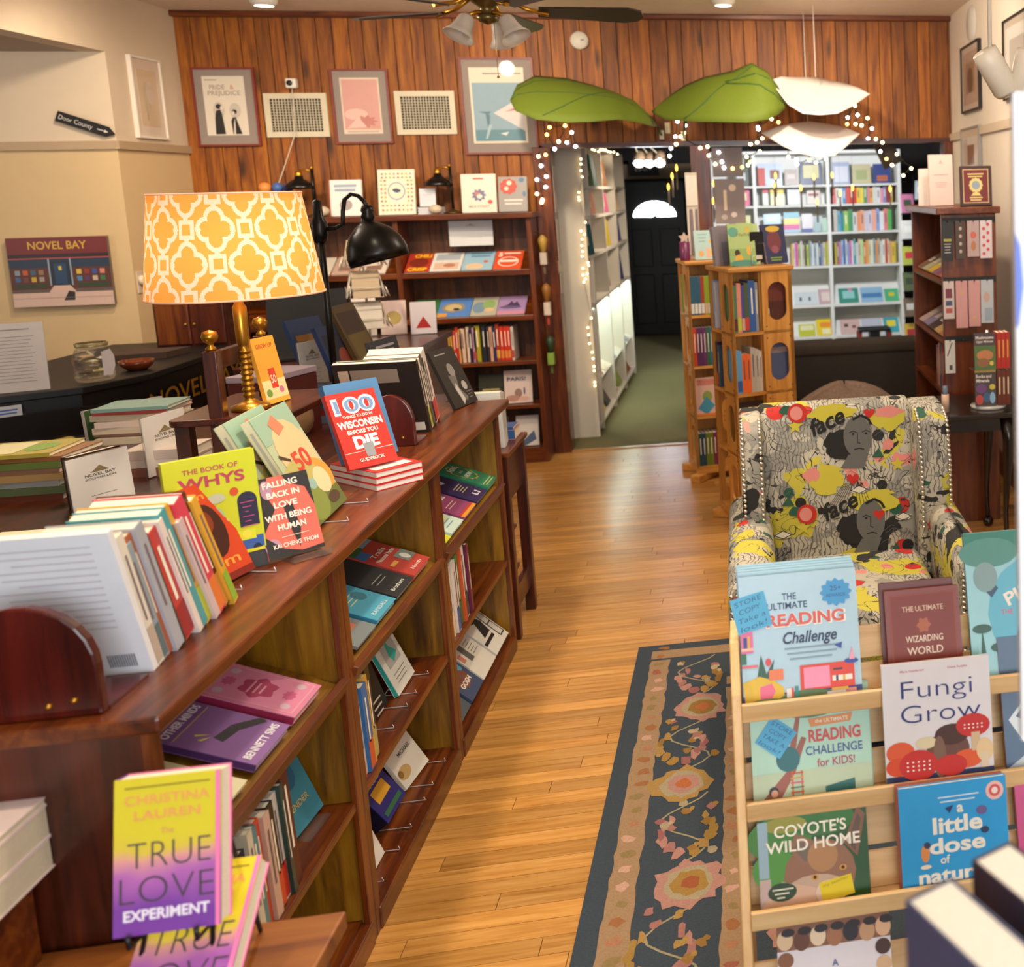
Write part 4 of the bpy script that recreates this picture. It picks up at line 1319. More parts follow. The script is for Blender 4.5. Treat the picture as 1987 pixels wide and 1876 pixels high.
x_ = e_.new(.55); x_.color = lin('#b266b0'); x_ = e_.new(.66); x_.color = lin('#dc9a90'); x_ = e_.new(.72); x_.color = lin('#d8c040')
L_g.new(rp_.outputs[0], n_['Principled BSDF'].inputs['Base Color']); n_['Principled BSDF'].inputs['Roughness'].default_value = .35
TL_IT = [('l', '#8a7a20', .1, .9, .935, 1, .03, .01), ('t', '#e8a058', 'CHRISTINA', .5, .83, .058, {'fit': .8, 'b': .015}), ('t', '#e8a058', 'LAUREN', .5, .73, .058, {'fit': .62, 'b': .015}), ('t', '#d89a60', 'The', .5, .63, .035, {}),
         ('t', '#4a4048', 'TRUE', .52, .42, .17, {'fit': .78, 'b': -.02}), ('t', '#4a4048', 'LOVE', .5, .2, .17, {'fit': .88, 'b': -.02}), ('t', '#efe6f4', 'EXPERIMENT', .5, .095, .065, {'fit': .8, 'b': .03}), ('r', '#f07fb0', .955, 0, 1, 1)]
book('yellow and purple romance novel on a black wire easel', (-.905, 1.548, .73), 0, 14, .135, .212, .034, '#d8c92c', TL_IT, cover=CG, spine='#7a3fa0', back='#f07fb0')
book('second copy of the yellow and purple romance novel, lower behind the easel', (-.892, 1.49, .613), 0, 52, .135, .212, .034, '#d8c92c', TL_IT, cover=CG, spine='#7a3fa0', back='#f07fb0')
ea = T('wire_easel', 'black wire easel holding the yellow and purple novel', 'easel', (-.905, 1.548, .611))
for xx in (.025, .11):
    MB().tube([(xx, -.012, .135), (xx, -.012, .118), (xx, .03, .112), (xx + (.012 if xx > .05 else -.012), -.02, .002)], .0035, BLACK, 6).build('front_leg', ea)
    MB().tube([(xx, .03, .112), (xx, .09, .25), (xx, .16, .002)], .0035, BLACK, 6).build('back_leg', ea)
MB().tube([(.025, .03, .113), (.11, .03, .113)], .0035, BLACK, 6).build('cross_bar', ea)
# ================================================================== books on top of the low bookcases
def easel(label, O, rz, w=.1, d=.07, group='clear book easels on the low bookcases'):
    """bent clear rod easel: two feet with upturned ends in front of the book"""
    t = T('book_easel', label, 'easel', O, (0, 0, rad(rz)), group)
    rod = M('#c9cdd0', .12, .2, var=0)
    for s_ in (-1, 1):
        x_ = s_ * w / 2
        MB().tube([(x_, -.012, .012), (x_, -.016, .003), (x_, d, .003)], .0013, rod, 5).build('rod', t)
    MB().tube([(-w / 2, d, .003), (w / 2, d, .003)], .0016, rod, 5).build('cross_rod', t)
    return t


def bookend(label, x, y, w, h):
    t = T('bookend', label, 'bookend', (x, y, ZT))
    pts = [(0, 0), (0, h * .45)] + [(-w / 2 + w / 2 * math.cos(rad(a)), h * .45 + h * .55 * math.sin(rad(a))) for a in range(10, 180, 14)] + [(-w, h * .45), (-w, 0)]
    mh = wood('mahogany', '#2a0603', '#4a0e06', '#5f160a', 'z', .2, 10, False, .05, .4)
    MB().prism(pts, 'y', 0, .02, mh).build('upright', t, bevel=.004)
    B('foot', -w, .02, 0, 0, .13, .006, mh, t)
    for (a, b) in ((-.035, .028), (-.07, .022)): MB().ball((a, -.001, b), .005, BRASS, 8).build('brass_screw', t)
    return t


bookend('glossy mahogany arched bookend at the near end of the bookcase top', -.995, 1.755, .20, .18)
bookend('glossy mahogany arched bookend behind the red travel guide', -1.035, 3.52, .135, .165)
# near row, spines to the aisle, all leaning toward the near bookend
L1 = 16
y_ = 1.905
book('white book with its printed back cover facing the camera, first of the near row', (-.998, y_ + .016, ZT), 180, L1, .20, .275, .014, '#e4e4e6', pages='#e9e4da', back='#dfe2e8', group='near leaning row')
bl = T('price_label', 'white barcode label on the white back cover of the near row', 'label', (-1.035, y_ + .006, ZT + .012), (-rad(L1), 0, PI))
mbk = MB()
for k in range(9): mbk.poly([(.0 - .005 * k, .0173, .006), (.003 - .005 * k, .0173, .006), (.003 - .005 * k, .0173, .026), (-.005 * k, .0173, .026)], M('#3a3a44', .6))
bpr = [o_ for o_ in COL.objects if o_.name.startswith('book') and o_.get('label', '').startswith('white book with its printed back')][0]
bpr_m = MB()
for k in range(12): bpr_m.poly([(.02 + .0035 * k, .0146, .015), (.022 + .0035 * k, .0146, .015), (.022 + .0035 * k, .0146, .04), (.02 + .0035 * k, .0146, .04)], M('#50505a', .6))
for k in range(13): bpr_m.poly([(.03, .0146, .25 - .013 * k), (.185 - .02 * (k % 3), .0146, .25 - .013 * k), (.185 - .02 * (k % 3), .0146, .253 - .013 * k), (.03, .0146, .253 - .013 * k)], M('#c4c0ca', .6))
tag(bpr_m.build('back_cover_print', bpr), kind='stuff')
bpy.data.objects.remove(bl)
spec = [(.022, .98, '#ded6c6', '#b8a898'), (.022, 1.0, '#8f9ea6', '#5c7078'), (.018, .95, '#b0623a'), (.026, .99, '#a7abb4'), (.012, .9, '#2f3a30'), (.040, 1.0, '#c2403a', '#9a2a2a'), (.014, .96, '#e2d6cc'), (.024, 1.0, '#4f9fa6'), (.022, 1.02, '#d6a43a', '#b8c23a'), (.018, 1.0, '#cfb8b8'), (.030, 1.03, '#d8465a', '#e07a34'), (.022, 1.05, '#5a2a14', '#c89038'), (.020, 1.0, '#e0a93a', '#8fb83a')]
yy_ = y_ + .018
n_ = len(spec)
for i, s_ in enumerate(spec):
    t = s_[0]
    book('%s paperback, %s of %d in the near leaning row on the bookcase top' % (cname(s_[2]), ORD[i + 1], n_ + 1), (-1.0 - .003 * (i % 3), yy_ + t, ZT), 180, L1 + i * .75, .14, .262 * s_[1] - .03 * (i % 4 == 1), t, s_[2], group='near leaning row', spine_items=[('#f3ead8' if sum(lin(s_[2])[:3]) < .9 else '#7a6a70', .35, .85, .12)] + ([(s_[3], .02, .3, .5)] if len(s_) > 3 else []))
    yy_ += t + .0006
book('orange novel with a woman on its cover, on an easel after the near row', (-1.075, 2.262, ZT), 76, 20, .14, .209, .018, '#c2401f', [('e', '#3a120a', .55, .52, .28, .28), ('e', '#7a3016', .5, .62, .16, .12), ('t', '#e8963a', 'em', .5, .84, .07, {'fit': .4}), ('t', '#e8963a', 'm', .68, .14, .1, {'fit': .3}), ('r', '#7a1f14', 0, 0, 1, .07), ('e', '#d8a838', .3, .5, .06, .05)])
easel('clear easel under the orange novel', (-1.02, 2.33, ZT), 76)
book('lime green picture book of questions with a bus and door', (-1.155, 2.327, ZT), 40.8, 3, .165, .255, .016, '#c3cc2e', [('r', '#3b3f44', 0, 0, 1, .16), ('t', '#b0405a', 'THE BOOK OF', .5, .875, .04, {'fit': .6}), ('t', '#b0405a', 'WHYS', .5, .755, .085, {'fit': .72, 'b': .03}), ('e', '#c8502c', .72, .67, .05, .035), ('e', '#b9bfa8', .52, .64, .1, .04), ('r', '#2a2a44', .74, .36, .96, .58), ('e', '#2a2a44', .85, .58, .11, .07), ('l', '#c84a8a', .77, .93, .56, 6, .04, .006), ('e', '#9fc09a', .45, .48, .14, .1), ('r', '#d8c8a0', .4, .3, .62, .46), ('r', '#3a5fa8', .62, .17, .98, .27), ('r', '#d0d82e', .7, .25, .9, .33), ('e', '#e8d84a', .8, .3, .05, .035), ('e', '#20304a', .9, .17, .05, .035), ('r', '#d8d030', .55, .14, .98, .165), ('t', '#e8e8e0', 'IDAR', .7, .07, .035, {'fit': .22}), ('e', '#c87a90', .22, .5, .1, .08), ('e', '#8fb43a', .2, .34, .12, .1)])
book('pink and black paperback about love on an acrylic stand', (-1.026, 2.429, ZT + .004), 44.7, 16.8, .114, .176, .014, '#d0695a', [('p', '#2b2a2c', [(0, 1), (.28, 1), (.2, .8), (.3, .6), (.1, .4), (0, .3)]), ('p', '#2b2a2c', [(.55, 1), (1, 1), (1, .55), (.9, .8), (.6, .9)]), ('e', '#b58aa0', .22, .85, .1, .12), ('e', '#b58aa0', .12, .15, .14, .1), ('p', '#2b2a2c', [(.45, .62), (.62, .62), (.66, .3), (.58, .08), (.5, .3)]), ('p', '#2b2a2c', [(0, .3), (.3, .1), (.6, .03), (1, .05), (1, 0), (0, 0)]),
     ('t', '#f0e2d4', 'FALLING', .48, .87, .07, {'fit': .62, 'b': .03}), ('t', '#f0e2d4', 'BACK IN', .5, .74, .07, {'fit': .58, 'b': .03}), ('t', '#f0e2d4', 'LOVE', .5, .61, .07, {'fit': .42, 'b': .03}), ('t', '#f0e2d4', 'WITH BEING', .5, .46, .07, {'fit': .82, 'b': .03}), ('t', '#f0e2d4', 'HUMAN', .52, .33, .07, {'fit': .5, 'b': .03}), ('l', '#f0e2d4', .3, .78, .24, 1, .1, .006), ('t', '#f0e2d4', 'KAI CHENG THOM', .52, .12, .05, {'fit': .8, 'b': .02})])
stn = T('acrylic_stand', 'clear acrylic stand under the pink and black paperback', 'stand', (-.985, 2.47, ZT), (0, 0, rad(44.7)))
MB().box(-.03, -.045, 0, .05, .03, .003, GLASS).build('base', stn); MB().box(-.03, -.045, .003, .05, -.042, .016, GLASS).build('front_lip', stn)
F50 = [('r', '#8fae98', 0, .75, 1, 1), ('e', '#d8b78a', .55, .58, .42, .32), ('e', '#c8943a', .6, .3, .45, .2), ('e', '#b0a862', .35, .4, .4, .16), ('r', '#5d6a30', 0, 0, 1, .18), ('e', '#7a8a40', .3, .16, .3, .16), ('e', '#e0c9a0', .72, .28, .2, .12), ('e', '#8ab0a8', .45, .3, .1, .05), ('t', '#c2402c', '50', .56, .44, .16, {'fit': .42, 'b': .03}), ('p', '#d87a5a', [(.3, .9), (.5, .96), (.62, .82), (.4, .78)]), ('p', '#3a2c20', [(.1, .62), (.3, .55), (.32, .57), (.12, .65)]), ('e', '#4a3a28', .75, .1, .16, .05)]
book('green illustrated book marked 50, in front of its twin', (-1.012, 2.66, ZT), 94, 24, .24, .29, .022, '#a9b795', F50, spine='#d8d2b0', group='illustrated books marked 50', spine_items=[('#a8b0a0', .3, .9, .16), ('#c2402c', .4, .5, .3)])
book('green illustrated book marked 50, behind its twin', (-1.055, 2.635, ZT), 94, 24, .24, .29, .022, '#a9b795', F50, spine='#d8d2b0', group='illustrated books marked 50', spine_items=[('#a8b0a0', .3, .9, .16), ('#c2402c', .4, .5, .3)])
easel('clear easel under the green books marked 50', (-.985, 2.80, ZT), 92, .16)
for i in range(3):
    flat('red travel guide, %s from the bottom of the small stack' % ORD[i], -.985, 2.985 + .004 * i, ZT + .0168 * i, 47 + i, .134, .213, .016, '#c0302a', [('r', '#e8d8d0', .1, .1, .9, .3)] if i == 2 else None, pages='#e8ded6', group='stacked red travel guides', spine='#c8beb8')
book('blue hardback standing right behind the red travel guide', (-1.085, 3.075, ZT + .0515), 47.7, 20, .15, .222, .026, '#4f7fae', spine='#3b6a98', pages='#efe6d2')
book('red travel guide titled with a big 100, on an acrylic stand on the stack', (-1.049, 2.998, ZT + .053), 47.7, 24.7, .134, .213, .016, '#c8332c', [('t', '#dfe3ea', '100', .5, .72, .2, {'fit': .86, 'b': .05}), ('t', '#6f8fb8', '100', .5, .735, .165, {'fit': .78, 'b': .015}), ('t', '#f0e6e0', 'THINGS TO DO IN', .5, .655, .035, {'fit': .6, 'b': .02}), ('t', '#f6efe8', 'WISCONSIN', .5, .525, .09, {'fit': .9, 'b': .04}), ('t', '#f0e6e0', 'BEFORE YOU', .5, .44, .05, {'fit': .62, 'b': .03}), ('t', '#f6efe8', 'DIE', .5, .25, .15, {'fit': .5, 'b': .05}), ('p', '#8a8f94', [(.42, .12), (.6, .12), (.62, .3), (.4, .3)]), ('r', '#e8d8d0', 0, .2, .4, .206), ('r', '#e8d8d0', .62, .2, 1, .206), ('t', '#f6efe8', 'GUIDEBOOK', .5, .07, .04, {'fit': .5})])
# second leaning row
spec = [(.020, 1.0, '#2b2422'), (.014, .9, '#1d2440'), (.026, .98, '#e2dcc8', '#b8c04a'), (.018, 1.0, '#3a322e'), (.03, 1.02, '#6a5a50'), (.026, .95, '#23262a'), (.045, 1.05, '#e6ded4', '#c84a44'), (.02, .8, '#b8321f')]
yy_ = 3.72
for i, s_ in enumerate(spec):
    t = s_[0]
    o = book('%s book, %s of %d in the far leaning row on the bookcase top' % (cname(s_[2]), ORD[i], len(spec)), (-1.045 - .003 * i, yy_ + t, ZT), 180, 20 + i * .6, .25 if i in (0, 3) else .17, .268 * s_[1], t, s_[2], group='far leaning row', spine_items=[('#f3ead8' if sum(lin(s_[2])[:3]) < .9 else '#7a6a70', .35, .85, .12)] + ([(s_[3], .02, .3, .5)] if len(s_) > 3 else []))
    if i == 0:
        mbp = MB()
        mbp.poly([(.06, .0206, .195), (.20, .0206, .195), (.20, .0206, .245), (.06, .0206, .245)], M('#8f8274', .6)); mbp.poly([(.205, .0206, .20), (.235, .0206, .20), (.235, .0206, .245), (.205, .0206, .245)], M('#c8b4a2', .6)); mbp.poly([(.012, .0206, .01), (.05, .0206, .01), (.05, .0206, .04), (.012, .0206, .04)], M('#d8d4cc', .6))
        tag(mbp.build('back_cover_print', o), kind='stuff')
    yy_ += t + .0006
book('dark sketch notebook standing behind the far leaning row', (-1.20, 3.86, ZT + .002), 80, 12, .19, .29, .012, '#2b2c36', [('l', '#8f8c96', .2, .85, .9, 2, .06, .03)])
book('black and white photography book on an easel at the far end of the top', (-1.050, 4.07, ZT), 76.3, 22.4, .165, .228, .012, '#2b2826', [('e', '#8a8682', .52, .62, .13, .12), ('p', '#6a6663', [(.3, .55), (.6, .5), (.5, .3), (.7, .12), (.6, .06), (.35, .2)]), ('p', '#b8b4ae', [(.35, .32), (.45, .4), (.55, .1), (.42, .02)]), ('e', '#a8a49e', .75, .32, .1, .08), ('l', '#9a9590', .15, .6, .9, 1, .06, .02), ('l', '#7d7975', .7, .95, .2, 3, .05, .012)])
# end stand: white paperbacks and small books
for i in range(4):
    book('white paperback, %s of four standing at the end of the bookcase row' % ORD[i], (-.955 - .004 * i, 4.35 + .032 * (i + 1), .761), 180, 4, .15, .225 - .008 * i, .03, ('#dcdcd8', '#c9cac8', '#e0dedb', '#8f98a2')[i], group='white paperbacks on the end stand', spine_items=[('#8a8c90', .3, .8, .12)])
flat('blue and pink book lying on the end stand', -.945, 4.49, .761, 90, .11, .2, .04, '#c98a7e', None, spine='#2f5c98')
flat('thin blue book lying on top of the blue and pink book', -.95, 4.49, .8015, 90, .10, .18, .012, '#2f5c98')
for i, (z_, c_) in enumerate(((.385, '#b7a9a6'), (.215, '#b5a3a8'))):
    book('pale small book on the %s shelf of the end stand' % ('upper', 'lower')[i], (-.995, 4.32, z_), 90, 10, .13, .14, .012, c_, [('e', '#8a6a70', .5, .5, .3, .25)])

# ================================================================== books inside the low bookcases
SL = dict(rz=90)
LIPX, LIPZ = -.952, .672


def slope(label, y, w, h, t, col, items, **k):
    return book(label, (LIPX, y, LIPZ + .002), 90, 67, w, h, t, col, items, raise_=True, **k)


slope('cream booklet with handwriting on the slope of the nearest bookcase', 1.93, .135, .20, .008, '#d9d3b0', [('t', '#6a3a4a', 'to', .35, .75, .1, {}), ('t', '#6a3a4a', 'go', .35, .6, .1, {}), ('r', '#e0c82c', .3, .78, .9, .98)])
slope('purple paperback with a torch drawing on the slope of the nearest bookcase', 2.105, .155, .2, .016, '#8f68a4', [('r', '#7a5590', 0, .78, 1, .93), ('t', '#e9e4ee', 'OTHER MINDS', .5, .82, .07, {'fit': .86, 'b': .03}), ('l', '#cfc04a', .05, .95, .76, 1, .1, .008), ('p', '#3c3a3e', [(.3, .4), (.62, .36), (.66, .46), (.34, .5)]), ('p', '#3c3a3e', [(.62, .36), (.95, .2), (1, .28), (.68, .46)]), ('p', '#d8cf6a', [(.2, .56), (.34, .52), (.2, .6)]), ('p', '#d8cf6a', [(.26, .64), (.38, .54), (.3, .66)]), ('t', '#e9e4ee', 'BENNETT SIMS', .5, .08, .07, {'fit': .86, 'b': .03})], spine='#5a3a78')
slope('pink ornate hardback on the slope of the nearest bookcase', 2.285, .145, .195, .02, '#d884a4', [('r', '#e0a0b0', .06, .05, .94, .95), ('r', '#d884a4', .08, .065, .92, .935), ('s', '#b0446a', .5, .52, .3, .2, 6, .25), ('l', '#e0a0b0', .32, .68, .58, 3, .06, .02), ('e', '#c8a8b8', .2, .84, .08, .05), ('e', '#c8a8b8', .8, .84, .08, .05), ('e', '#c8a8b8', .2, .16, .08, .05), ('e', '#c8a8b8', .8, .16, .08, .05), ('s', '#c45a84', .5, .82, .14, .07, 8, .3), ('s', '#c45a84', .5, .2, .14, .07, 8, .3)], spine='#96284e')
slope('grey and orange booklet on the slope of the middle bookcase', 2.655, .135, .2, .008, '#7d8688', [('r', '#c8785a', .2, .2, .8, .6), ('l', '#d8d8d4', .2, .8, .8, 3, .08, .02)])
slope('light blue travel paperback on the slope of the middle bookcase', 2.80, .148, .205, .016, '#4fa6c4', [('t', '#cfe8ee', 'PACIFIC', .45, .78, .07, {'fit': .6, 'b': .02}), ('t', '#cfe8ee', 'COAST', .45, .66, .07, {'fit': .5, 'b': .02}), ('l', '#e0d890', .2, .7, .55, 4, .06, .012), ('e', '#3a7a8c', .7, .4, .15, .1), ('t', '#cfe8ee', 'RANDALL', .5, .07, .05, {'fit': .7})], spine='#2f7a9a')
slope('black paperback on the slope of the middle bookcase', 2.958, .148, .215, .016, '#2c3034', [('r', '#b0ac86', .05, .84, .4, .97), ('l', '#9a9c98', .2, .75, .35, 2, .06, .012), ('t', '#d8d8d0', 'Brothers', .5, .08, .05, {'fit': .6})], spine='#1c2024')
slope('red nature guide with photo panels on the slope of the middle bookcase', 3.115, .155, .205, .018, '#b8423a', [('r', '#3f6a3c', 0, .8, .5, 1), ('r', '#8aa4b8', .5, .82, 1, 1), ('r', '#3a6fae', 0, .66, .35, .8), ('r', '#7d8a84', .55, .2, 1, .42), ('e', '#e0e0dc', .75, .3, .1, .08), ('t', '#f0dcd4', 'Trails', .5, .58, .07, {'fit': .6, 'b': .02}), ('t', '#f0dcd4', 'National Parks', .5, .48, .06, {'fit': .8, 'b': .02}), ('r', '#d8a04a', .1, .3, .4, .36), ('t', '#f0dcd4', 'North', .5, .07, .05, {'fit': .5})])
slope('yellow note beside the picture books on the slope of the far bookcase', 3.395, .11, .13, .004, '#d8dc30', None)
slope('white and aqua activity book on the slope of the far bookcase', 3.515, .145, .2, .01, '#cfe6dc', [('e', '#8fd0b4', .3, .6, .25, .2), ('e', '#d8e0a0', .7, .4, .2, .2), ('e', '#b0d0e0', .6, .75, .2, .12), ('l', '#7aa0b0', .2, .8, .2, 2, .08, .02)])
slope('magenta rainbow picture book on the slope of the far bookcase', 3.675, .16, .2, .012, '#9a4a78', [('t', '#f0e8ea', 'FREE', .45, .72, .12, {'fit': .6, 'b': .03}), ('t', '#f0e8ea', 'TO BE', .5, .5, .12, {'fit': .7, 'b': .03}), ('r', '#d8784a', 0, .9, 1, 1), ('l', '#e8c8b0', .2, .8, .35, 2, .06, .015), ('r', '#e8a03a', 0, 0, 1, .06), ('r', '#c8402c', 0, .06, 1, .1)])
slope('dark purple book with a white arrow on the slope of the far bookcase', 3.85, .155, .205, .014, '#35285c', [('r', '#8fae4a', .1, .8, .5, .95), ('p', '#e8e4ee', [(.3, .7), (.6, .75), (.55, .65)]), ('l', '#b8b08a', .3, .8, .45, 4, .05, .02), ('t', '#e8e4ee', 'LI', .6, .08, .1, {'fit': .3, 'b': .03})])
slope('green picture book with a garland on the slope of the far bookcase', 4.02, .145, .205, .02, '#2f8a66', [('s', '#c8b84a', .5, .55, .38, .3, 14, .12), ('e', '#2f8a66', .5, .55, .33, .26), ('t', '#eef0e4', 'HERE', .5, .68, .08, {'fit': .5, 'b': .03}), ('t', '#eef0e4', 'AND', .5, .55, .05, {'fit': .24}), ('t', '#eef0e4', 'NOW', .5, .4, .08, {'fit': .45, 'b': .03}), ('l', '#d8dc8a', .1, .9, .1, 2, .05, .015)])
MZ = .366


def shelfrow(where, y, spec, x=-.946, z=MZ, h=.235, lean=0, wd=.15, group=None):
    yy = y
    for i, s_ in enumerate(spec):
        t = s_[0]
        book('%s book, %s of %d %s' % (cname(s_[2]), ORD[i], len(spec), where), (x - .004 * (i % 3), yy + t, z), 180, lean, wd, h * s_[1], t, s_[2], group=group, spine_items=[('#f3ead8' if sum(lin(s_[2])[:3]) < .9 else '#6a6066', .32, .85, .13)] + ([(s_[3], .02, .35, .5)] if len(s_) > 3 else []))
        yy += t + .0006
    return yy


ye = shelfrow('on the middle shelf of the nearest bookcase', 1.96, [(.03, .9, '#1f2c4a'), (.018, .8, '#d8d4c8', '#b03030'), (.03, .86, '#241c34'), (.02, .98, '#cfc8b4'), (.024, .95, '#4f848e'), (.02, .96, '#d2501f'), (.026, .95, '#c8a898'), (.026, .97, '#1c1a1a', '#c84a20'), (.026, .99, '#d8d4cc', '#b8241c'), (.014, 1.03, '#24403c'), (.034, 1.12, '#4a1414')], lean=4, group='spines on the nearest middle shelf')
book('teal paperback with yellow lettering on the middle shelf of the nearest bookcase', (-1.012, 2.352, MZ + .006), 86, 20, .145, .225, .014, '#3f8aa0', [('t', '#cfb96a', 'SOMEWHERE', .5, .84, .055, {'fit': .8}), ('t', '#cfb96a', 'SWEET', .5, .7, .055, {'fit': .5}), ('t', '#cfb96a', 'and', .5, .58, .04, {}), ('t', '#cfb96a', 'FREE', .5, .42, .055, {'fit': .4}), ('t', '#cfb96a', 'TENDER', .5, .2, .06, {'fit': .6}), ('e', '#2f6a90', .55, .52, .2, .14)])
tag(MB().box(0, 0, 0, .10, .05, .004, GLASS).build('book_stand', None, (-.985, 2.37, MZ + .0), (0, 0, rad(86))), 'clear acrylic foot in front of the teal paperback', 'stand')
ye = shelfrow('on the middle shelf of the middle bookcase', 2.585, [(.016, .7, '#24305c'), (.02, .92, '#c23a24'), (.02, .92, '#d8d2c6'), (.034, .95, '#2c6aa8', '#c85a30'), (.02, 1.0, '#d6a03a'), (.03, 1.05, '#1f2c18', '#b0a86a')], lean=4, group='spines on the middle bookcase')
book('dark blue book standing behind the white and teal photo book', (-1.075, 2.83, MZ), 88, 12, .15, .215, .014, '#2a5a80', [('r', '#c05a4a', .1, .5, .6, .7)])
book('black paperback on an easel beside the white and teal photo book', (-1.02, 2.885, MZ), 90, 16, .13, .17, .012, '#1f1a18', [('l', '#c8c0b0', .3, .8, .2, 3, .1, .03)])
book('white photo book with a teal figure on the middle shelf', (-1.0, 3.045, MZ), 91, 21.8, .155, .2, .014, '#d6d6ce', [('r', '#a9a8a4', .2, .35, .85, .82), ('p', '#2fa094', [(.4, .5), (.5, .8), (.58, .6), (.78, .46), (.5, .38)]), ('l', '#8a8c8a', .2, .8, .24, 3, .06, .015)], spine='#2fa094')
for i, y0_ in enumerate((2.92, 3.12)): easel('clear easel on the middle shelf of the middle bookcase, %s' % ('nearer', 'farther')[i], (-.975, y0_, MZ), 90, .12)
BZ = .067
book('small white booklet on an easel on the bottom shelf', (-.985, 2.66, BZ), 90, 20, .12, .14, .008, '#d8d4ce', [('t', '#a04040', 'AXE', .6, .5, .08, {'fit': .3}), ('e', '#8a5050', .3, .7, .1, .05)])
book('thick royal blue book on an easel on the bottom shelf', (-1.0, 2.87, BZ), 90, 36, .15, .17, .05, '#2b2a78', [('t', '#c9c6e0', 'BIRDS', .5, .72, .15, {'fit': .85, 'b': .03}), ('t', '#c9c6e0', 'WILD', .5, .55, .12, {'fit': .7, 'b': .03}), ('r', '#d8a22c', .2, .28, .8, .5), ('r', '#2f6a4a', .1, .06, .9, .14)], spine='#14122a')
book('white book with a lion drawing on an easel on the bottom shelf', (-1.015, 3.075, BZ), 84, 30, .16, .19, .012, '#dcd8cc', [('l', '#5a584f', .25, .85, .82, 4, .07, .025), ('t', '#4a4842', 'MICHAEL', .6, .42, .06, {'fit': .5}), ('e', '#c0a06a', .25, .2, .22, .1), ('e', '#8a6a3a', .12, .22, .08, .06)])
for i, y0_ in enumerate((2.72, 2.95, 3.16)): easel('clear easel on the bottom shelf of the middle bookcase, %s' % ('nearest', 'middle', 'farthest')[i], (-.965, y0_, BZ), 90, .13)
ye = shelfrow('on the middle shelf of the far bookcase', 3.395, [(.028, 1.02, '#d9d3cf', '#d08a3c'), (.03, 1.0, '#d8d8d0'), (.02, 1.0, '#d4c9a8', '#d8a83a'), (.03, 1.04, '#d8ccc8', '#3a62a8'), (.024, .96, '#2a2456'), (.036, 1.06, '#3f8a48', '#2f7a3a'), (.018, 1.08, '#c8502c'), (.04, 1.12, '#dcdad8', '#3a3a40'), (.024, 1.05, '#2c1f4a'), (.022, 1.04, '#6a2440')], lean=4, h=.23, group='spines on the far middle shelf')
book('white book leaning at the end of the far middle shelf', (-.985, ye + .10, MZ), 172, 24, .16, .24, .01, '#dcdcd8')
for (lab, y0_, w_, c_, it) in (('black and white record book on the lowest slope of the far bookcase', 3.94, .20, '#d8d6ce', [('r', '#1c1b1a', .02, .26, .6, .34), ('p', '#1c1b1a', [(.25, .4), (.55, .95), (.7, .7), (.62, .4)]), ('r', '#1c1b1a', .72, .12, .96, .9), ('r', '#c9c7bf', .75, .15, .93, .5), ('r', '#c9c7bf', .75, .53, .93, .87), ('e', '#1c1b1a', .45, .85, .14, .08)]),
                               ('white catalogue on the lowest slope of the far bookcase', 3.74, .185, '#d4d2c8', [('r', '#5a5a58', .3, .4, .5, .8), ('l', '#8a8882', .55, .9, .8, 6, .07, .02), ('r', '#c87a6a', .05, .5, .2, .7)]),
                               ('blue photo book on the lowest slope of the far bookcase', 3.575, .155, '#3b4c6c', [('r', '#4f9cc0', .1, .5, .9, .95), ('e', '#7a4a3c', .5, .4, .35, .2), ('t', '#e4e0d8', 'GOSH', .5, .25, .1, {'fit': .6, 'b': .03})]),
                               ('grey booklet on the lowest slope of the far bookcase', 3.41, .145, '#4a5660', [('l', '#8a949a', .2, .8, .7, 3, .1, .02)])):
    book(lab, (-.952, y0_, .075), 90, 46, w_, .17, .012, c_, it)

# ================================================================== picture books on the pale rack
def rkbook(label, k, x, w, h, t, col, items, dy=0, rz=0, dz=0, **kw):
    y0_, z0_ = TI[k]
    return book(label, (x, y0_ + dy - .012, z0_ + .012 + dz), rz, 16, w, h, t, col, items, raise_=True, **kw)


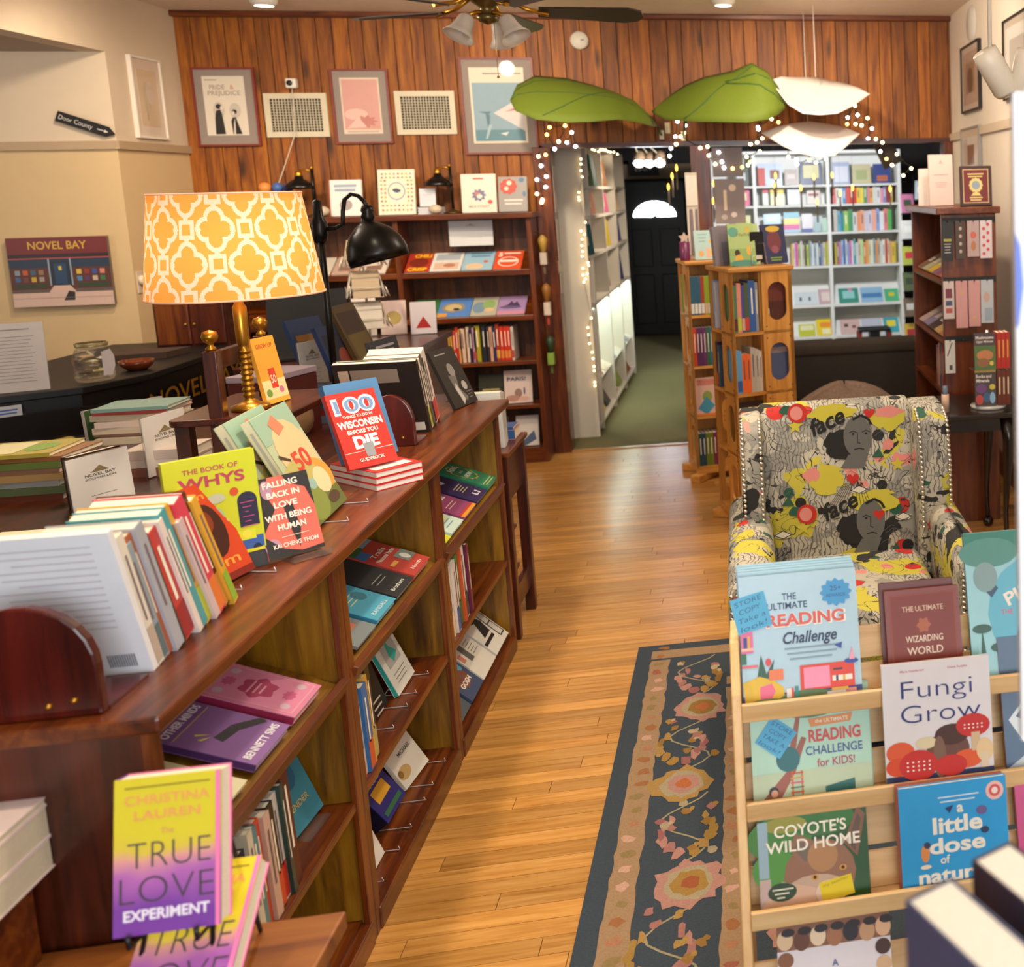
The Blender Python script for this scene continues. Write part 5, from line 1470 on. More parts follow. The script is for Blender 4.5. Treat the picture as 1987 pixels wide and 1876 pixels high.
NOTE = '#5fb0d8'
RC = [('r', '#3a4a8c', 0, 0, 1, .1), ('r', '#e89a9a', .06, .05, .95, .085), ('t', '#2c3c64', 'THE', .42, .80, .05, {'fit': .12}), ('t', '#2c3c64', 'ULTIMATE', .40, .73, .05, {'fit': .34}), ('t', '#f0e8e0', 'READING', .555, .598, .092, {'fit': .68, 'b': .05}), ('t', '#d0594a', 'READING', .55, .605, .085, {'fit': .66, 'b': .035}), ('t', '#1f2f54', 'Challenge', .58, .465, .085, {'fit': .46, 'b': .02, 'sh': .25}), ('l', '#7f96a4', .36, .84, .42, 3, .04, .012), ('s', '#3a94cc', .82, .825, .14, .11, 12, .2), ('t', '#2a5a94', '25+', .82, .84, .035, {'fit': .1}), ('t', '#2a5a94', 'REWARDS', .82, .79, .025, {'fit': .16}),
      ('r', '#d86a9a', .0, .42, .10, .6), ('r', '#e8b8a0', .0, .44, .10, .46), ('r', '#3a3f8c', .02, .46, .05, .54), ('r', '#d8a83a', .055, .46, .075, .55), ('r', '#2f6a4a', .0, .34, .04, .42), ('r', '#d86a6a', 0, .31, .13, .33), ('p', '#2f5a44', [(.12, .22), (.16, .4), (.2, .25), (.27, .36), (.24, .22)]), ('p', '#d8b42c', [(.02, .0), (.0, .2), (.14, .24), (.26, .2), (.34, .14), (.34, 0)]), ('p', '#e06a8c', [(.14, .06), (.14, .16), (.24, .18), (.27, .12), (.22, .04)]), ('r', '#e07a4a', .22, .2, .34, .28), ('e', '#d04a4a', .22, .34, .025, .03),
      ('r', '#d8402c', .48, .1, .94, .29), ('r', '#e890b0', .51, .115, .73, .27), ('r', '#f0e4d8', .75, .15, .92, .19), ('r', '#2a3a6a', .78, .15, .8, .19), ('r', '#d8a83a', .84, .15, .86, .19), ('r', '#2a3a5a', .76, .23, .84, .245), ('e', '#2a4aa0', .92, .29, .06, .02), ('p', '#e8a0b8', [(.9, .3), (.95, .3), (.93, .4)]), ('p', '#2a4aa0', [(.78, .42), (.85, .44), (.84, .39)]), ('r', '#cfd8dc', .7, .05, .86, .075), ('r', '#d8b04a', .74, .075, .88, .1), ('r', '#e8e0d8', .36, .06, .4, .13), ('r', '#d85a4a', .4, .06, .42, .13), ('r', '#2f8a8c', .43, .06, .46, .14)]
# several copies behind each other: back ones first
for i in range(4):
    rkbook('light blue reading challenge book, %s copy behind the front one' % ORD[i], 0, -.044 + .001 * i, .231, .262 - .002 * i, .007, '#9fc4d6', None, dy=.024 + .0085 * (3 - i), group='copies of the light blue reading challenge book')
fr_ = rkbook('light blue reading challenge book with a blue note on its cover', 0, -.040, .231, .252, .01, '#a9c8d8', RC, dy=.006)
nt = T('sticky_note', 'blue handwritten sticky note on the light blue reading challenge cover', 'note', (0, 0, 0))


def note(parent_book, label, x, z, s, rot, col, lines, w2=None):
    """a slip of paper stuck to a cover; top-level thing placed in the cover's plane"""
    t = T('sticky_note', label, 'note')
    bpy.context.view_layer.update()
    mw = parent_book.matrix_basis @ Matrix.Translation((x, -.0022, z)) @ Matrix.Rotation(rot, 4, 'Y')
    t.matrix_world = mw
    w2_ = w2 or s
    B('paper', -w2_ / 2, 0, -s / 2, w2_ / 2, .0006, s / 2, M(col, .7, var=.03), t)
    mb = MB(); ink = M('#3f5f88' if col == NOTE else '#8a7a20', .7)
    for k, ln in enumerate(lines):
        letters(mb, ln, 0, s * (.28 - .24 * k), s * .14, ink, 'c', min(w2_ * .8, w2_ * .16 * len(ln)), y=-.0004, bold=-.01, shear=.15, rot=rad(4))
    mb.build('handwriting', t)
    return t


bpy.data.objects.remove(nt)
note(fr_, 'blue handwritten sticky note on the light blue reading challenge cover', .022, .183, .068, rad(-12), NOTE, ['STORE', 'COPY', 'Take a', 'look!'])
RK2 = [('r', '#b9c8a8', 0, .0, 1, .3), ('e', '#5a7a52', .5, .93, .3, .14), ('e', '#6a8a5c', .15, .92, .2, .1), ('p', '#9a5a4a', [(.03, .0), (.28, .3), (.42, .62), (.46, .6), (.36, .3), (.2, 0)]), ('p', '#9a5a4a', [(.3, .45), (.4, .9), (.43, .9), (.36, .45)]), ('e', '#2f6a70', .3, .42, .1, .12), ('p', '#d88a4a', [(.48, .78), (.86, .8), (.84, .72), (.5, .7)]), ('t', '#f4e6c8', 'the ULTIMATE', .68, .735, .035, {'fit': .28}), ('t', '#c8443c', 'READING', .70, .56, .11, {'fit': .44, 'b': .03}), ('t', '#3c4f8c', 'CHALLENGE', .69, .435, .08, {'fit': .48, 'b': .01}), ('t', '#b0405a', 'for KIDS!', .70, .315, .075, {'fit': .32, 'b': .01}), ('r', '#c8783c', .32, .02, .335, .3), ('r', '#c8783c', .40, .02, .415, .3)] + [('r', ('#d8984a', '#c84a3c', '#2f6a5a', '#d84a7a')[k % 4], .31, .05 + .045 * k, .42, .062 + .045 * k) for k in range(6)] + [('p', '#2f6a66', [(.6, 0), (.6, .12), (.85, .17), (.85, .06)]), ('e', '#2a2a30', .17, .13, .04, .045), ('e', '#d8a080', .175, .11, .03, .035), ('r', '#2a4a8c', .13, .0, .22, .06)]
for i in range(2):
    rkbook('mint reading challenge book for children, %s copy behind the front one' % ORD[i], 1, -.028, .231, .205, .006, '#a8cdb8', None, dy=.016 + .007 * (1 - i), group='copies of the mint reading challenge book')
fr_ = rkbook('mint reading challenge book for children with a tilted blue note', 1, -.030, .230, .195, .009, '#a9d0ba', RK2, dy=.004, spine='#c23a34')
note(fr_, 'tilted blue handwritten sticky note on the mint reading challenge cover', .048, .125, .058, rad(38), NOTE, ['STORE', 'COPY', 'TAKE A', 'look!'])
COY = [('r', '#1f4a1c', .0, .3, 1, 1), ('e', '#3f7a2c', .2, .72, .3, .22), ('e', '#2f6a2a', .6, .85, .3, .15), ('e', '#8f8a2c', .25, .85, .2, .08), ('e', '#4a8a30', .14, .42, .2, .2), ('r', '#8fa8b4', 0, .35, .09, .9), ('r', '#b8a098', 0, .0, .1, .34), ('e', '#8a5f44', .55, .33, .33, .34), ('p', '#8a6248', [(.28, .62), (.34, .75), (.62, .6), (.4, .4)]), ('p', '#7a5138', [(.78, .6), (.92, .95), (.99, .86), (.9, .45)]), ('p', '#5a4434', [(.82, .6), (.92, .88), (.95, .82), (.88, .5)]), ('p', '#6e5d50', [(.32, .6), (.36, .68), (.52, .56), (.42, .46)]), ('e', '#a87848', .58, .5, .14, .16), ('e', '#b89c84', .5, .15, .3, .18), ('p', '#c8a48a', [(.0, .05), (.2, .3), (.5, .2), (.5, .0)]), ('e', '#c88a2c', .5, .3, .035, .03), ('e', '#1c120c', .5, .3, .016, .018), ('e', '#c88a2c', .76, .36, .035, .03), ('e', '#1c120c', .76, .36, .016, .018), ('e', '#d0b8a8', .62, .14, .12, .12), ('e', '#1f3a20', .2, .2, .13, .09), ('l', '#d8d8c0', .11, .3, .22, 3, .04, .014), ('t', '#efe6d2', "COYOTE'S", .48, .735, .11, {'fit': .66, 'b': .015}), ('t', '#efe6d2', 'WILD HOME', .5, .585, .11, {'fit': .86, 'b': .015})]
for i in range(3):
    rkbook('green wildlife picture book, %s copy behind the coyote cover' % ORD[i], 2, -.024, .206, .192, .006, '#4a6a4a', [('r', '#cfd8cc', .45, .93, 1, .95)], dy=.016 + .0075 * (2 - i), group='copies of the wildlife picture book')
fr_ = rkbook('wildlife picture book with a coyote face on its cover', 2, -.026, .206, .182, .009, '#1f4a1c', COY, dy=.002, spine='#8fa8b4')
note(fr_, 'yellow handwritten note on the coyote cover', .143, .03, .036, rad(-9), '#d8c428', ['my teacher'], .062)
FG = [('t', '#c86a7a', 'Maria Gianferrari', .28, .925, .018, {'fit': .22}), ('t', '#c86a7a', 'Diana Sudyka', .7, .925, .018, {'fit': .18}), ('t', '#2c3470', 'Fungi', .5, .70, .15, {'fit': .66, 'b': -.012}), ('t', '#2c3470', 'Grow', .53, .49, .15, {'fit': .74, 'b': -.012}), ('r', '#1f2a50', 0, 0, 1, .05), ('e', '#6a4438', .58, .24, .2, .15), ('e', '#4a2a20', .62, .36, .16, .09), ('e', '#d8c8a0', .38, .31, .1, .05), ('e', '#7a5a48', .5, .18, .06, .18), ('e', '#d8582c', .14, .25, .13, .09), ('e', '#d0481f', .12, .13, .12, .08), ('e', '#d8582c', .76, .14, .14, .08), ('e', '#c22a24', .3, .13, .18, .13), ('e', '#c22a24', .82, .42, .16, .1), ('e', '#c22a24', .6, .1, .15, .09), ('r', '#cfb08a', .8, .2, .88, .36), ('e', '#e0c090', .92, .2, .08, .1), ('r', '#d8c4a8', .88, .05, .95, .18)] + [('e', '#f0e4dc', .2 + .05 * (k % 5), .09 + .035 * (k // 5), .01, .008, 8) for k in range(15)] + [('e', '#f0e4dc', .74 + .04 * (k % 5), .40 + .03 * (k // 5), .009, .007, 8) for k in range(10)]
book('white picture book about fungi with red toadstools', (.224, 1.908, .600), -.7, 9, .214, .228, .009, '#dcd6d8', FG)
rkbook('brown leather-look magic handbook behind the fungi book, front copy', 0, .245, .152, .2, .014, '#7a2a18', [('r', '#8f3a20', .06, .05, .94, .95), ('r', '#7a2a18', .08, .06, .92, .94), ('t', '#d8b8a0', 'THE ULTIMATE', .5, .78, .05, {'fit': .55}), ('s', '#a85a34', .5, .64, .1, .08, 6, .3), ('t', '#e4cdb8', 'WIZARDING', .5, .48, .06, {'fit': .5, 'b': .015}), ('t', '#e4cdb8', 'WORLD', .5, .36, .07, {'fit': .48, 'b': .015})], dy=.0)
rkbook('brown leather-look magic handbook behind the fungi book, back copy', 0, .237, .152, .21, .014, '#5a1f14', None, dy=.017)
for i in range(2):
    book('blue nature picture book, %s copy behind the front one' % ORD[i], (.236 + .001 * i, 1.845 + .0065 * (1 - i), .4), 0, 9, .211, .212, .006, '#b06a58', None, group='copies of the blue nature picture book', spine='#b85a44')
book('blue nature picture book with cream hand lettering, front copy', (.240, 1.832, .402), .6, 9, .211, .212, .011, '#2f9ad4', [('l', '#cfe0ea', .36, .74, .87, 2, .04, .012), ('t', '#ece6d6', 'a', .56, .73, .09, {'b': .03}), ('t', '#ece6d6', 'little', .53, .56, .14, {'fit': .46, 'b': .03}), ('t', '#ece6d6', 'dose', .52, .385, .13, {'fit': .52, 'b': .03}), ('t', '#ece6d6', 'of', .4, .29, .07, {'b': .02}), ('t', '#ece6d6', 'nature', .46, .13, .12, {'fit': .62, 'b': .03}), ('e', '#e8b8b0', .89, .88, .085, .085), ('e', '#d05a54', .89, .88, .055, .055), ('e', '#ecd8d0', .89, .88, .03, .03), ('p', '#2a3a6a', [(.42, .78), (.5, .8), (.46, .73)]), ('e', '#d88a4a', .22, .4, .04, .08), ('e', '#3a3a5a', .24, .47, .03, .03), ('e', '#2a3a5a', .78, .54, .04, .03), ('e', '#6a5a8a', .76, .72, .05, .04), ('e', '#ecd8c0', .22, .28, .05, .02)], spine='#b85a44')
PIR = [('r', '#2f7a6a', 0, .84, 1, 1), ('e', '#4f8a80', .2, .86, .25, .1), ('e', '#5fb0c8', .62, .45, .46, .38), ('t', '#efe0d0', 'PIRATES', .62, .60, .085, {'fit': .62, 'b': .025, 'rot': rad(24)}), ('t', '#c86a7a', 'SEEN', .66, .80, .045, {'fit': .2}), ('t', '#c86a7a', 'THE', .32, .44, .035, {'fit': .1}), ('p', '#35506a', [(.14, .62), (.2, .68), (.26, .62), (.2, .56)]), ('e', '#7f9a9c', .16, .7, .1, .1), ('p', '#2f5a4a', [(.08, .2), (.1, .36), (.12, .2)]), ('e', '#2f5a4a', .1, .36, .08, .03), ('p', '#2f5a4a', [(.22, .06), (.24, .22), (.26, .06)]), ('e', '#2f5a4a', .24, .23, .08, .03), ('e', '#2a2a30', .44, .3, .05, .05), ('r', '#7a8a5a', .4, .1, .48, .26), ('s', '#c0554a', .95, .52, .14, .16, 10, .15), ('e', '#d8c8a8', .95, .52, .09, .11)]
rkbook('large turquoise picture book of seafarers at the right of the rack', 0, .415, .25, .30, .014, '#8fc4cc', PIR, dy=.0, spine='#2f6a8c')
rkbook('dark blue picture book with striped sails below the turquoise one', 1, .468, .22, .27, .012, '#4a6480', [('p', '#e0a03a', [(.05, .62), (.3, .8), (.22, .6)]), ('p', '#d8e0e4', [(.05, .4), (.3, .62), (.45, .4), (.2, .2)]), ('p', '#2f4f78', [(.12, .42), (.2, .5), (.24, .36)]), ('p', '#2f4f78', [(.3, .55), (.36, .5), (.3, .38)]), ('e', '#2f5a4a', .62, .4, .2, .2), ('p', '#b8c4c8', [(0, .05), (.4, .25), (.5, .0)])], dy=-.004, spine='#a83a34')
rkbook('pink edged picture book at the right edge of the rack', 2, .475, .2, .20, .012, '#c0427a', [('e', '#e8b04a', .5, .5, .3, .3)], dy=.0)
YR = [('r', '#8a5a40', 0, .82, 1, 1)] + [('e', ('#e0c09a', '#6a3f2c', '#e8cfae', '#a8704c', '#2a2024', '#c89a70', '#e4b48c')[k % 7], .07 + .145 * k, .90 - .02 * (k % 2), .07, .075) for k in range(7)] + [('e', ('#8a5a3c', '#dcb48a', '#3a2a28', '#d8a23a')[k % 4], .07, .75 - .13 * k, .07, .06) for k in range(5)] + [('e', ('#4a2c24', '#d8b08a', '#7a4a38', '#c8824a')[k % 4], .93, .75 - .13 * k, .07, .06) for k in range(5)] + [('e', '#2a1f20', .1 + .145 * k, .955, .06, .03) for k in range(7)] + [('t', '#5a6a9a', 'A', .5, .66, .05, {}), ('t', '#d0584c', 'Y', .33, .47, .13, {'b': .04}), ('t', '#8fb08f', 'E', .45, .48, .12, {'b': .04}), ('t', '#b8609a', 'A', .57, .48, .12, {'b': .04}), ('t', '#d8984a', 'R', .70, .49, .12, {'b': .04}), ('t', '#5a7a9a', 'OF', .52, .36, .06, {})]
rkbook('white picture book framed by painted faces on the fourth tier of the rack', 3, .0, .212, .235, .012, '#e2dade', YR, dy=.0)
book('pale lilac picture book tucked low at the right of the rack', (.255, 1.775, .155), 0, 9, .2, .22, .01, '#c8c6dc', [('e', '#8fb0c8', .5, .6, .3, .15), ('e', '#4a3a4a', .75, .55, .06, .06)])
# near right corner: two upright books close to the camera
nt_ = T('display_ledge', 'small dark display ledge in the near right corner', 'shelf', (0, 0, 0))
B('ledge', .06, .46, .883, .52, .94, .908, walnut('y'), nt_)
for (a, b) in ((.1, .48), (.47, .48), (.1, .90), (.47, .90)): B('leg', a, b, 0, a + .03, b + .03, .883, walnut('z'), nt_)
book('out-of-focus cream-paged book nearest the camera at lower right', (.112, .845, .909), -65, 0, .2, .222, .05, '#4a5070', pages='#efe6d4', spine='#2c3552')
book('out-of-focus cream-paged book behind the nearest one at lower right', (.18, .882, .909), -65, 0, .2, .225, .045, '#3a3040', pages='#efe6d4')
# ================================================================== revolving bookcases: books
def local_books(root, rot, cx, cy, rows, where, group):
    """rows: (face, z, [(t, h, col)], width start) - books stand in the open half of a face, spines out"""
    for (f, z, spec, x0) in rows:
        a = rad(rot + 90 * f)
        c_, s_ = math.cos(a), math.sin(a)
        x = x0
        for i, sp in enumerate(spec):
            t, h, col = sp[:3]
            # spine toward local -y of the face: rz = face + 90
            lx, ly = x + t, -.155
            X, Y = cx + lx * c_ - ly * s_, cy + lx * s_ + ly * c_
            # rz such that local x (spine->fore edge) points inward (+y of face) and local y toward -x of face
            book('%s book, %s of %d %s' % (cname(col), ORD[i], len(spec), where[(f, z)]), (X, Y, z), rot + 90 * f + 90, 0, .125, h, t - .0006, col, simple=False, group=group,
                 spine_items=[(sp[3], .04, .3, .5)] if len(sp) > 3 else [('#efe7d2' if sum(lin(col)[:3]) < .9 else '#4a4450', .35, .85, .13)])
            x += t


zz1 = [z + .009 for z in zs1]
w1 = {(0, zz1[3]): 'on the top tier of the nearer spinner', (0, zz1[2]): 'on the second tier of the nearer spinner', (3, zz1[3]): 'on the narrow side of the nearer spinner, top tier', (3, zz1[2]): 'on the narrow side of the nearer spinner, second tier'}
local_books(sp1, 20, .03, 5.6, [
    (0, zz1[3], [(.018, .24, '#4a7a58', '#5a2a24'), (.022, .25, '#d88a7a', '#b8c83a'), (.018, .24, '#4a4a8a', '#d8a088'), (.022, .25, '#4a5a3c', '#c83a2a'), (.034, .26, '#2f5ca0'), (.016, .25, '#8a8a90')], -.148),
    (0, zz1[2], [(.028, .22, '#5a9ac8', '#2f5a9a'), (.024, .2, '#e0662c'), (.024, .2, '#e0662c'), (.024, .23, '#b0a89c'), (.02, .22, '#b8b0a4'), (.016, .21, '#c8bcae')], -.148),
    (3, zz1[3], [(.02, .25, '#8aa4c8', '#5a7ab0'), (.02, .24, '#c8ccd8')], -.14),
    (3, zz1[2], [(.03, .24, '#3a2440', '#c85a2c'), (.02, .22, '#3a5a70')], -.14)], w1, 'books in the nearer revolving bookcase')
# covers seen through the oval cut-outs and the face-out book
def face_local(label, cx, cy, rot, f, lx, ly, z, w, h, t, col, items, lean=4):
    a = rad(rot + 90 * f); c_, s_ = math.cos(a), math.sin(a)
    return book(label, (cx + lx * c_ - ly * s_, cy + lx * s_ + ly * c_, z), rot + 90 * f, lean, w, h, t, col, items)


face_local('dark brown book behind the top oval of the nearer spinner', .03, 5.6, 20, 0, .012, -.145, zz1[3], .14, .24, .02, '#4a2018', [('r', '#6a2c20', 0, .6, 1, 1), ('r', '#d8c8b8', .05, .3, .25, .45), ('r', '#e0d8c8', .7, 0, .95, .14)])
face_local('slate blue book behind the second oval of the nearer spinner', .03, 5.6, 20, 0, .012, -.145, zz1[2], .14, .24, .02, '#4a5478', [('r', '#8a7a78', 0, .78, 1, .9), ('r', '#d8c8a8', .55, .0, .9, .12)])
face_local('maroon book behind the third oval of the nearer spinner', .03, 5.6, 20, 0, .012, -.145, zz1[1], .14, .24, .02, '#7a2c40', [('l', '#a85a6a', .1, .9, .7, 8, .06, .02)])
face_local('dark brown face-out book with a pale drawing on the nearer spinner', .03, 5.6, 20, 0, -.15, -.15, zz1[1], .145, .26, .02, '#2c1410', [('r', '#c8bcb0', .25, .0, .85, .62), ('e', '#c8bcb0', .55, .6, .28, .08), ('e', '#8a7f78', .5, .4, .12, .1), ('l', '#8a7a70', .3, .7, .85, 2, .06, .015)])
zz2 = [z + .009 for z in zs2]
w2 = {(0, zz2[3]): 'on the top tier of the farther spinner', (0, zz2[2]): 'on the second tier of the farther spinner', (0, zz2[0]): 'on the lower tier of the farther spinner', (3, zz2[3]): 'on the narrow side of the farther spinner'}
local_books(sp2, 12, -.205, 6.62, [
    (0, zz2[3], [(.022, .23, '#2f5a70', '#d8d8d0'), (.02, .23, '#2f5a70', '#d8d8d0'), (.02, .23, '#2f5a70', '#d8d8d0'), (.02, .23, '#a03a28', '#d8d8d0'), (.02, .23, '#8aa02c', '#d8a890'), (.02, .23, '#8aa02c', '#d8d8d0'), (.02, .23, '#4a2448', '#d8d8d0')], -.145),
    (0, zz2[2], [(.02, .23, '#c8421f'), (.02, .23, '#5a2c5c'), (.02, .23, '#5a2c5c'), (.02, .23, '#6a3468'), (.02, .23, '#2f6a40'), (.02, .23, '#3a6a8c'), (.02, .23, '#3a6a8c')], -.145),
    (0, zz2[0], [(.022, .2, '#1f4a4a'), (.022, .2, '#2c3c58'), (.022, .2, '#6a7a1f'), (.022, .2, '#6a7a1f'), (.022, .2, '#7a2448'), (.022, .2, '#7a2c58')], -.145),
    (3, zz2[3], [(.02, .24, '#c84a2c'), (.02, .23, '#8fae3a')], -.14)], w2, 'books in the farther revolving bookcase')
face_local('illustrated pink book with a blue note on the farther spinner', -.205, 6.62, 12, 0, -.148, -.15, zz2[1], .145, .23, .014, '#d8b0a0', [('r', '#c87a6a', .1, .8, .9, .95), ('e', '#8a9a4a', .5, .5, .2, .15), ('p', '#3f8fae', [(.1, .2), (.45, .5), (.8, .25), (.45, .02)]), ('r', '#d87a3a', 0, 0, 1, .06)])
# on top of the spinners
book('green storybook with a girl reading on top of the nearer spinner', (-.06, 5.50, 1.361), 14, 12, .135, .215, .016, '#8fae6a', [('r', '#a8c07a', 0, .4, 1, 1), ('e', '#c8b04a', .75, .85, .1, .08), ('e', '#5fa08a', .2, .8, .2, .12), ('t', '#8a7a3a', 'Hello', .55, .7, .08, {'fit': .5, 'sh': .2}), ('e', '#3a2418', .3, .3, .1, .08), ('e', '#d8a83a', .35, .14, .16, .12), ('e', '#d8b04a', .75, .35, .1, .12), ('e', '#4a8a7a', .5, .05, .5, .08)])
book('second copy of the green storybook leaning behind the girl cover', (-.04, 5.53, 1.361), 14, 10, .135, .21, .016, '#b8c88a')
book('grey picture book standing at the left of the nearer spinner top', (-.135, 5.56, 1.361), 40, 6, .10, .20, .02, '#8a8088', [('r', '#6a6c78', .5, 0, 1, .6)])
book('dark blue storybook with a lion cover on top of the nearer spinner', (.115, 5.57, 1.361), 22, 14, .13, .205, .018, '#232a52', [('e', '#6a2c34', .5, .55, .3, .3), ('e', '#c8a83a', .5, .88, .3, .08), ('e', '#8a4a5a', .5, .35, .15, .1), ('l', '#7a9a2c', .25, .75, .12, 2, .06, .03)])
ce = T('wire_easel', 'white wire easel with a black card on top of the nearer spinner', 'easel', (.08, 5.55, 1.361), (0, 0, rad(18)))
MB().tube([(-.04, -.02, .002), (-.035, .01, .11), (.035, .01, .11), (.04, -.02, .002)], .002, WIRE, 5).build('wire_frame', ce); B('black_card', -.036, .012, .01, .036, .015, .17, BLACK, ce); B('label', -.03, -.004, .03, .02, -.002, .05, M('#cfc8c0', .5), ce)
book('mint book with yellow balloons on top of the farther spinner', (-.275, 6.50, 1.336), 10, 12, .15, .175, .012, '#a4c2c0', [('p', '#d8b02c', [(.55, .6), (.8, .85), (.95, .6), (.75, .45)]), ('e', '#d89a4a', .25, .2, .1, .1), ('e', '#d8ae3a', .72, .25, .14, .13), ('r', '#d8a890', .45, .05, .6, .4), ('l', '#6a8a8c', .15, .5, .85, 3, .12, .02)])
pb = T('pencil_bottle', 'purple bottle with a star top on the farther spinner', 'bottle', (-.335, 6.52, 1.336))
MB().lathe([(.0001, 0), (.028, 0), (.03, .01), (.03, .11), (.0001, .11)], M('#6a2450', .35), n=16).build('bottle_body', pb)
mb = MB(); mb.prism([((.034 if k % 2 == 0 else .018) * math.cos(PI * k / 5 + PI / 2), .135 + (.034 if k % 2 == 0 else .018) * math.sin(PI * k / 5 + PI / 2)) for k in range(10)], 'y', -.006, .006, M('#c8b0a0', .5)); mb.build('star_top', pb)
rt = T('ruler_rack', 'tall cream rack of rulers and pencils by the doorway post', 'rack', (-.30, 6.70, 1.336))
B('backboard', -.02, 0, 0, .05, .012, .52, M('#b5aa9c', .6), rt)
for k in range(4): B('ruler', -.018 + .017 * k, -.008, .02, -.006 + .017 * k, 0, .30, M(('#c8bcb0', '#7a6a70')[k % 2], .5), rt)
B('top_card', -.018, -.004, .32, .048, 0, .5, M('#cfc4b8', .6), rt)
op = card('grey bag of stickers hanging beside the doorway post', (-.165, 7.38, 1.52), 0, 0, .20, .3, [('r', '#8a7a78', .0, .0, 1, 1), ('e', '#e0c8b0', .6, .8, .12, .08), ('r', '#e8d0b0', .3, .3, .4, .75), ('e', '#d8c8c0', .62, .2, .1, .06), ('e', '#b8a8a0', .3, .15, .1, .06)], '#7d7070', 'sticker_bag', 'bag', False)
card('tall grey lilac panel hanging above the bag of stickers', (-.168, 7.40, 1.83), 0, 0, .2, .2, None, '#8a7f80', 'display_card', 'card', False)
card('small tan shop label below the bag of stickers', (-.165, 7.38, 1.43), 0, 0, .2, .08, [('p', '#4a3a2c', [(.3, .5), (.5, .85), (.7, .5)]), ('l', '#4a3a2c', .25, .75, .3, 2, .2, .08)], '#9a8878', 'shop_label', 'label', False)

# ================================================================== brown wall bookcase: contents
def ws_books(z, lst, h, lean, where):
    for i, (x0, x1, c_, it, lab) in enumerate(lst):
        book(lab, (x0, 7.222, z), 0, lean, x1 - x0 - .003, h, .014, c_, it)


ws_books(1.266, [(-2.10, -1.952, '#b8392c', [('e', '#7a2c1c', .5, .5, .4, .25), ('t', '#e8c020', 'CHILI', .6, .78, .16, {'fit': .7, 'b': .04}), ('t', '#e8c020', 'CRISP', .5, .06, .16, {'fit': .8, 'b': .04})], 'red cookbook with yellow lettering on the upper slope of the brown bookcase'),
                (-1.950, -1.765, '#e0dcd8', [('r', '#a8b0b8', .1, .6, .9, .92), ('r', '#d8b8a0', .1, .1, .9, .45), ('e', '#b87a6a', .6, .3, .2, .1)], 'white cookbook with a coast photo on the upper slope of the brown bookcase'),
                (-1.763, -1.576, '#9cc0d4', [('l', '#6a90b0', .2, .9, .85, 2, .14, .09), ('e', '#d8c0a0', .4, .2, .3, .18), ('e', '#c86a5a', .75, .45, .08, .07)], 'pale blue cookbook on the upper slope of the brown bookcase'),
                (-1.574, -1.40, '#d8522c', [('t', '#f0e0d4', '5', .18, .7, .2, {'b': .04}), ('l', '#f0d8cc', .3, .9, .82, 1, .1, .08), ('e', '#e8c8b8', .5, .4, .38, .28), ('e', '#d8522c', .5, .4, .32, .23), ('l', '#f4e4da', .2, .8, .38, 1, .1, .12)], 'orange cookbook with a round logo on the upper slope of the brown bookcase')], .20, 58, '')
ws_books(.972, [(-2.085, -1.935, '#3f7a44', [('e', '#d8d4b8', .55, .5, .35, .18), ('e', '#b89a5a', .6, .52, .22, .1), ('r', '#d8d0b0', .05, .05, .95, .28), ('e', '#7a5a3a', .15, .8, .12, .1)], 'green cookbook with a bowl on the lower slope of the brown bookcase'),
               (-1.933, -1.735, '#5a86c8', [('e', '#9a8a70', .45, .5, .36, .26), ('e', '#c8b480', .45, .5, .26, .18), ('e', '#3a3a40', .55, .4, .1, .07), ('r', '#d8984a', .0, .0, .3, .2)], 'blue cookbook with a pan on the lower slope of the brown bookcase'),
               (-1.733, -1.575, '#b4b0a0', [('e', '#7a94a8', .3, .45, .28, .3), ('e', '#8fae6a', .65, .6, .25, .25), ('e', '#d8b890', .7, .3, .2, .12)], 'sage cookbook with a salad on the lower slope of the brown bookcase'),
               (-1.573, -1.40, '#a88ab8', [('p', '#4a3a5c', [(.05, .4), (.35, .55), (.45, .75), (.55, .6), (.65, .72), (.8, .45)]), ('r', '#c88aa0', 0, .0, 1, .2), ('e', '#6a5a80', .45, .4, .4, .08)], 'lilac travel book with mountains on the lower slope of the brown bookcase')], .19, 58, '')
spine_row('on the spine shelf of the brown bookcase', (-2.095, 7.235, .682), (1, 0), 90, 0, [(.028, .84, '#d8c070'), (.022, .93, '#8a6a44'), (.02, .93, '#7a6248'), (.018, .94, '#5a4838'), (.018, .9, '#241c1a'), (.016, .9, '#1c1614'), (.03, .92, '#22386e', '#c8ccd8'), (.03, .92, '#22386e', '#c8ccd8'), (.03, .92, '#22386e', '#c8ccd8'), (.026, .94, '#d8a22c'), (.022, .94, '#d8a22c'), (.018, .93, '#c2402c', '#e0d0c8'), (.018, 1.03, '#b8342a'), (.02, .95, '#d8a060'), (.028, .98, '#dcb8a0'), (.018, 1.03, '#e0c8b0'), (.022, .96, '#2c1f44'), (.024, 1.0, '#b88a9c', '#a84a44'), (.034, 1.05, '#a8982a'), (.024, 1.03, '#2a2a36'), (.018, 1.02, '#3a2c30'), (.02, 1.0, '#d8a080'), (.022, .98, '#2c3058'), (.024, 1.07, '#a83a20', '#d89a3c'), (.022, 1.0, '#c8321f', '#d8823c'), (.02, 1.0, '#c8321f', '#d8823c'), (.02, 1.0, '#c8321f', '#d8823c'), (.016, .98, '#d0c4b8', '#b83a34')], 'spines on the brown bookcase', .225, .15)
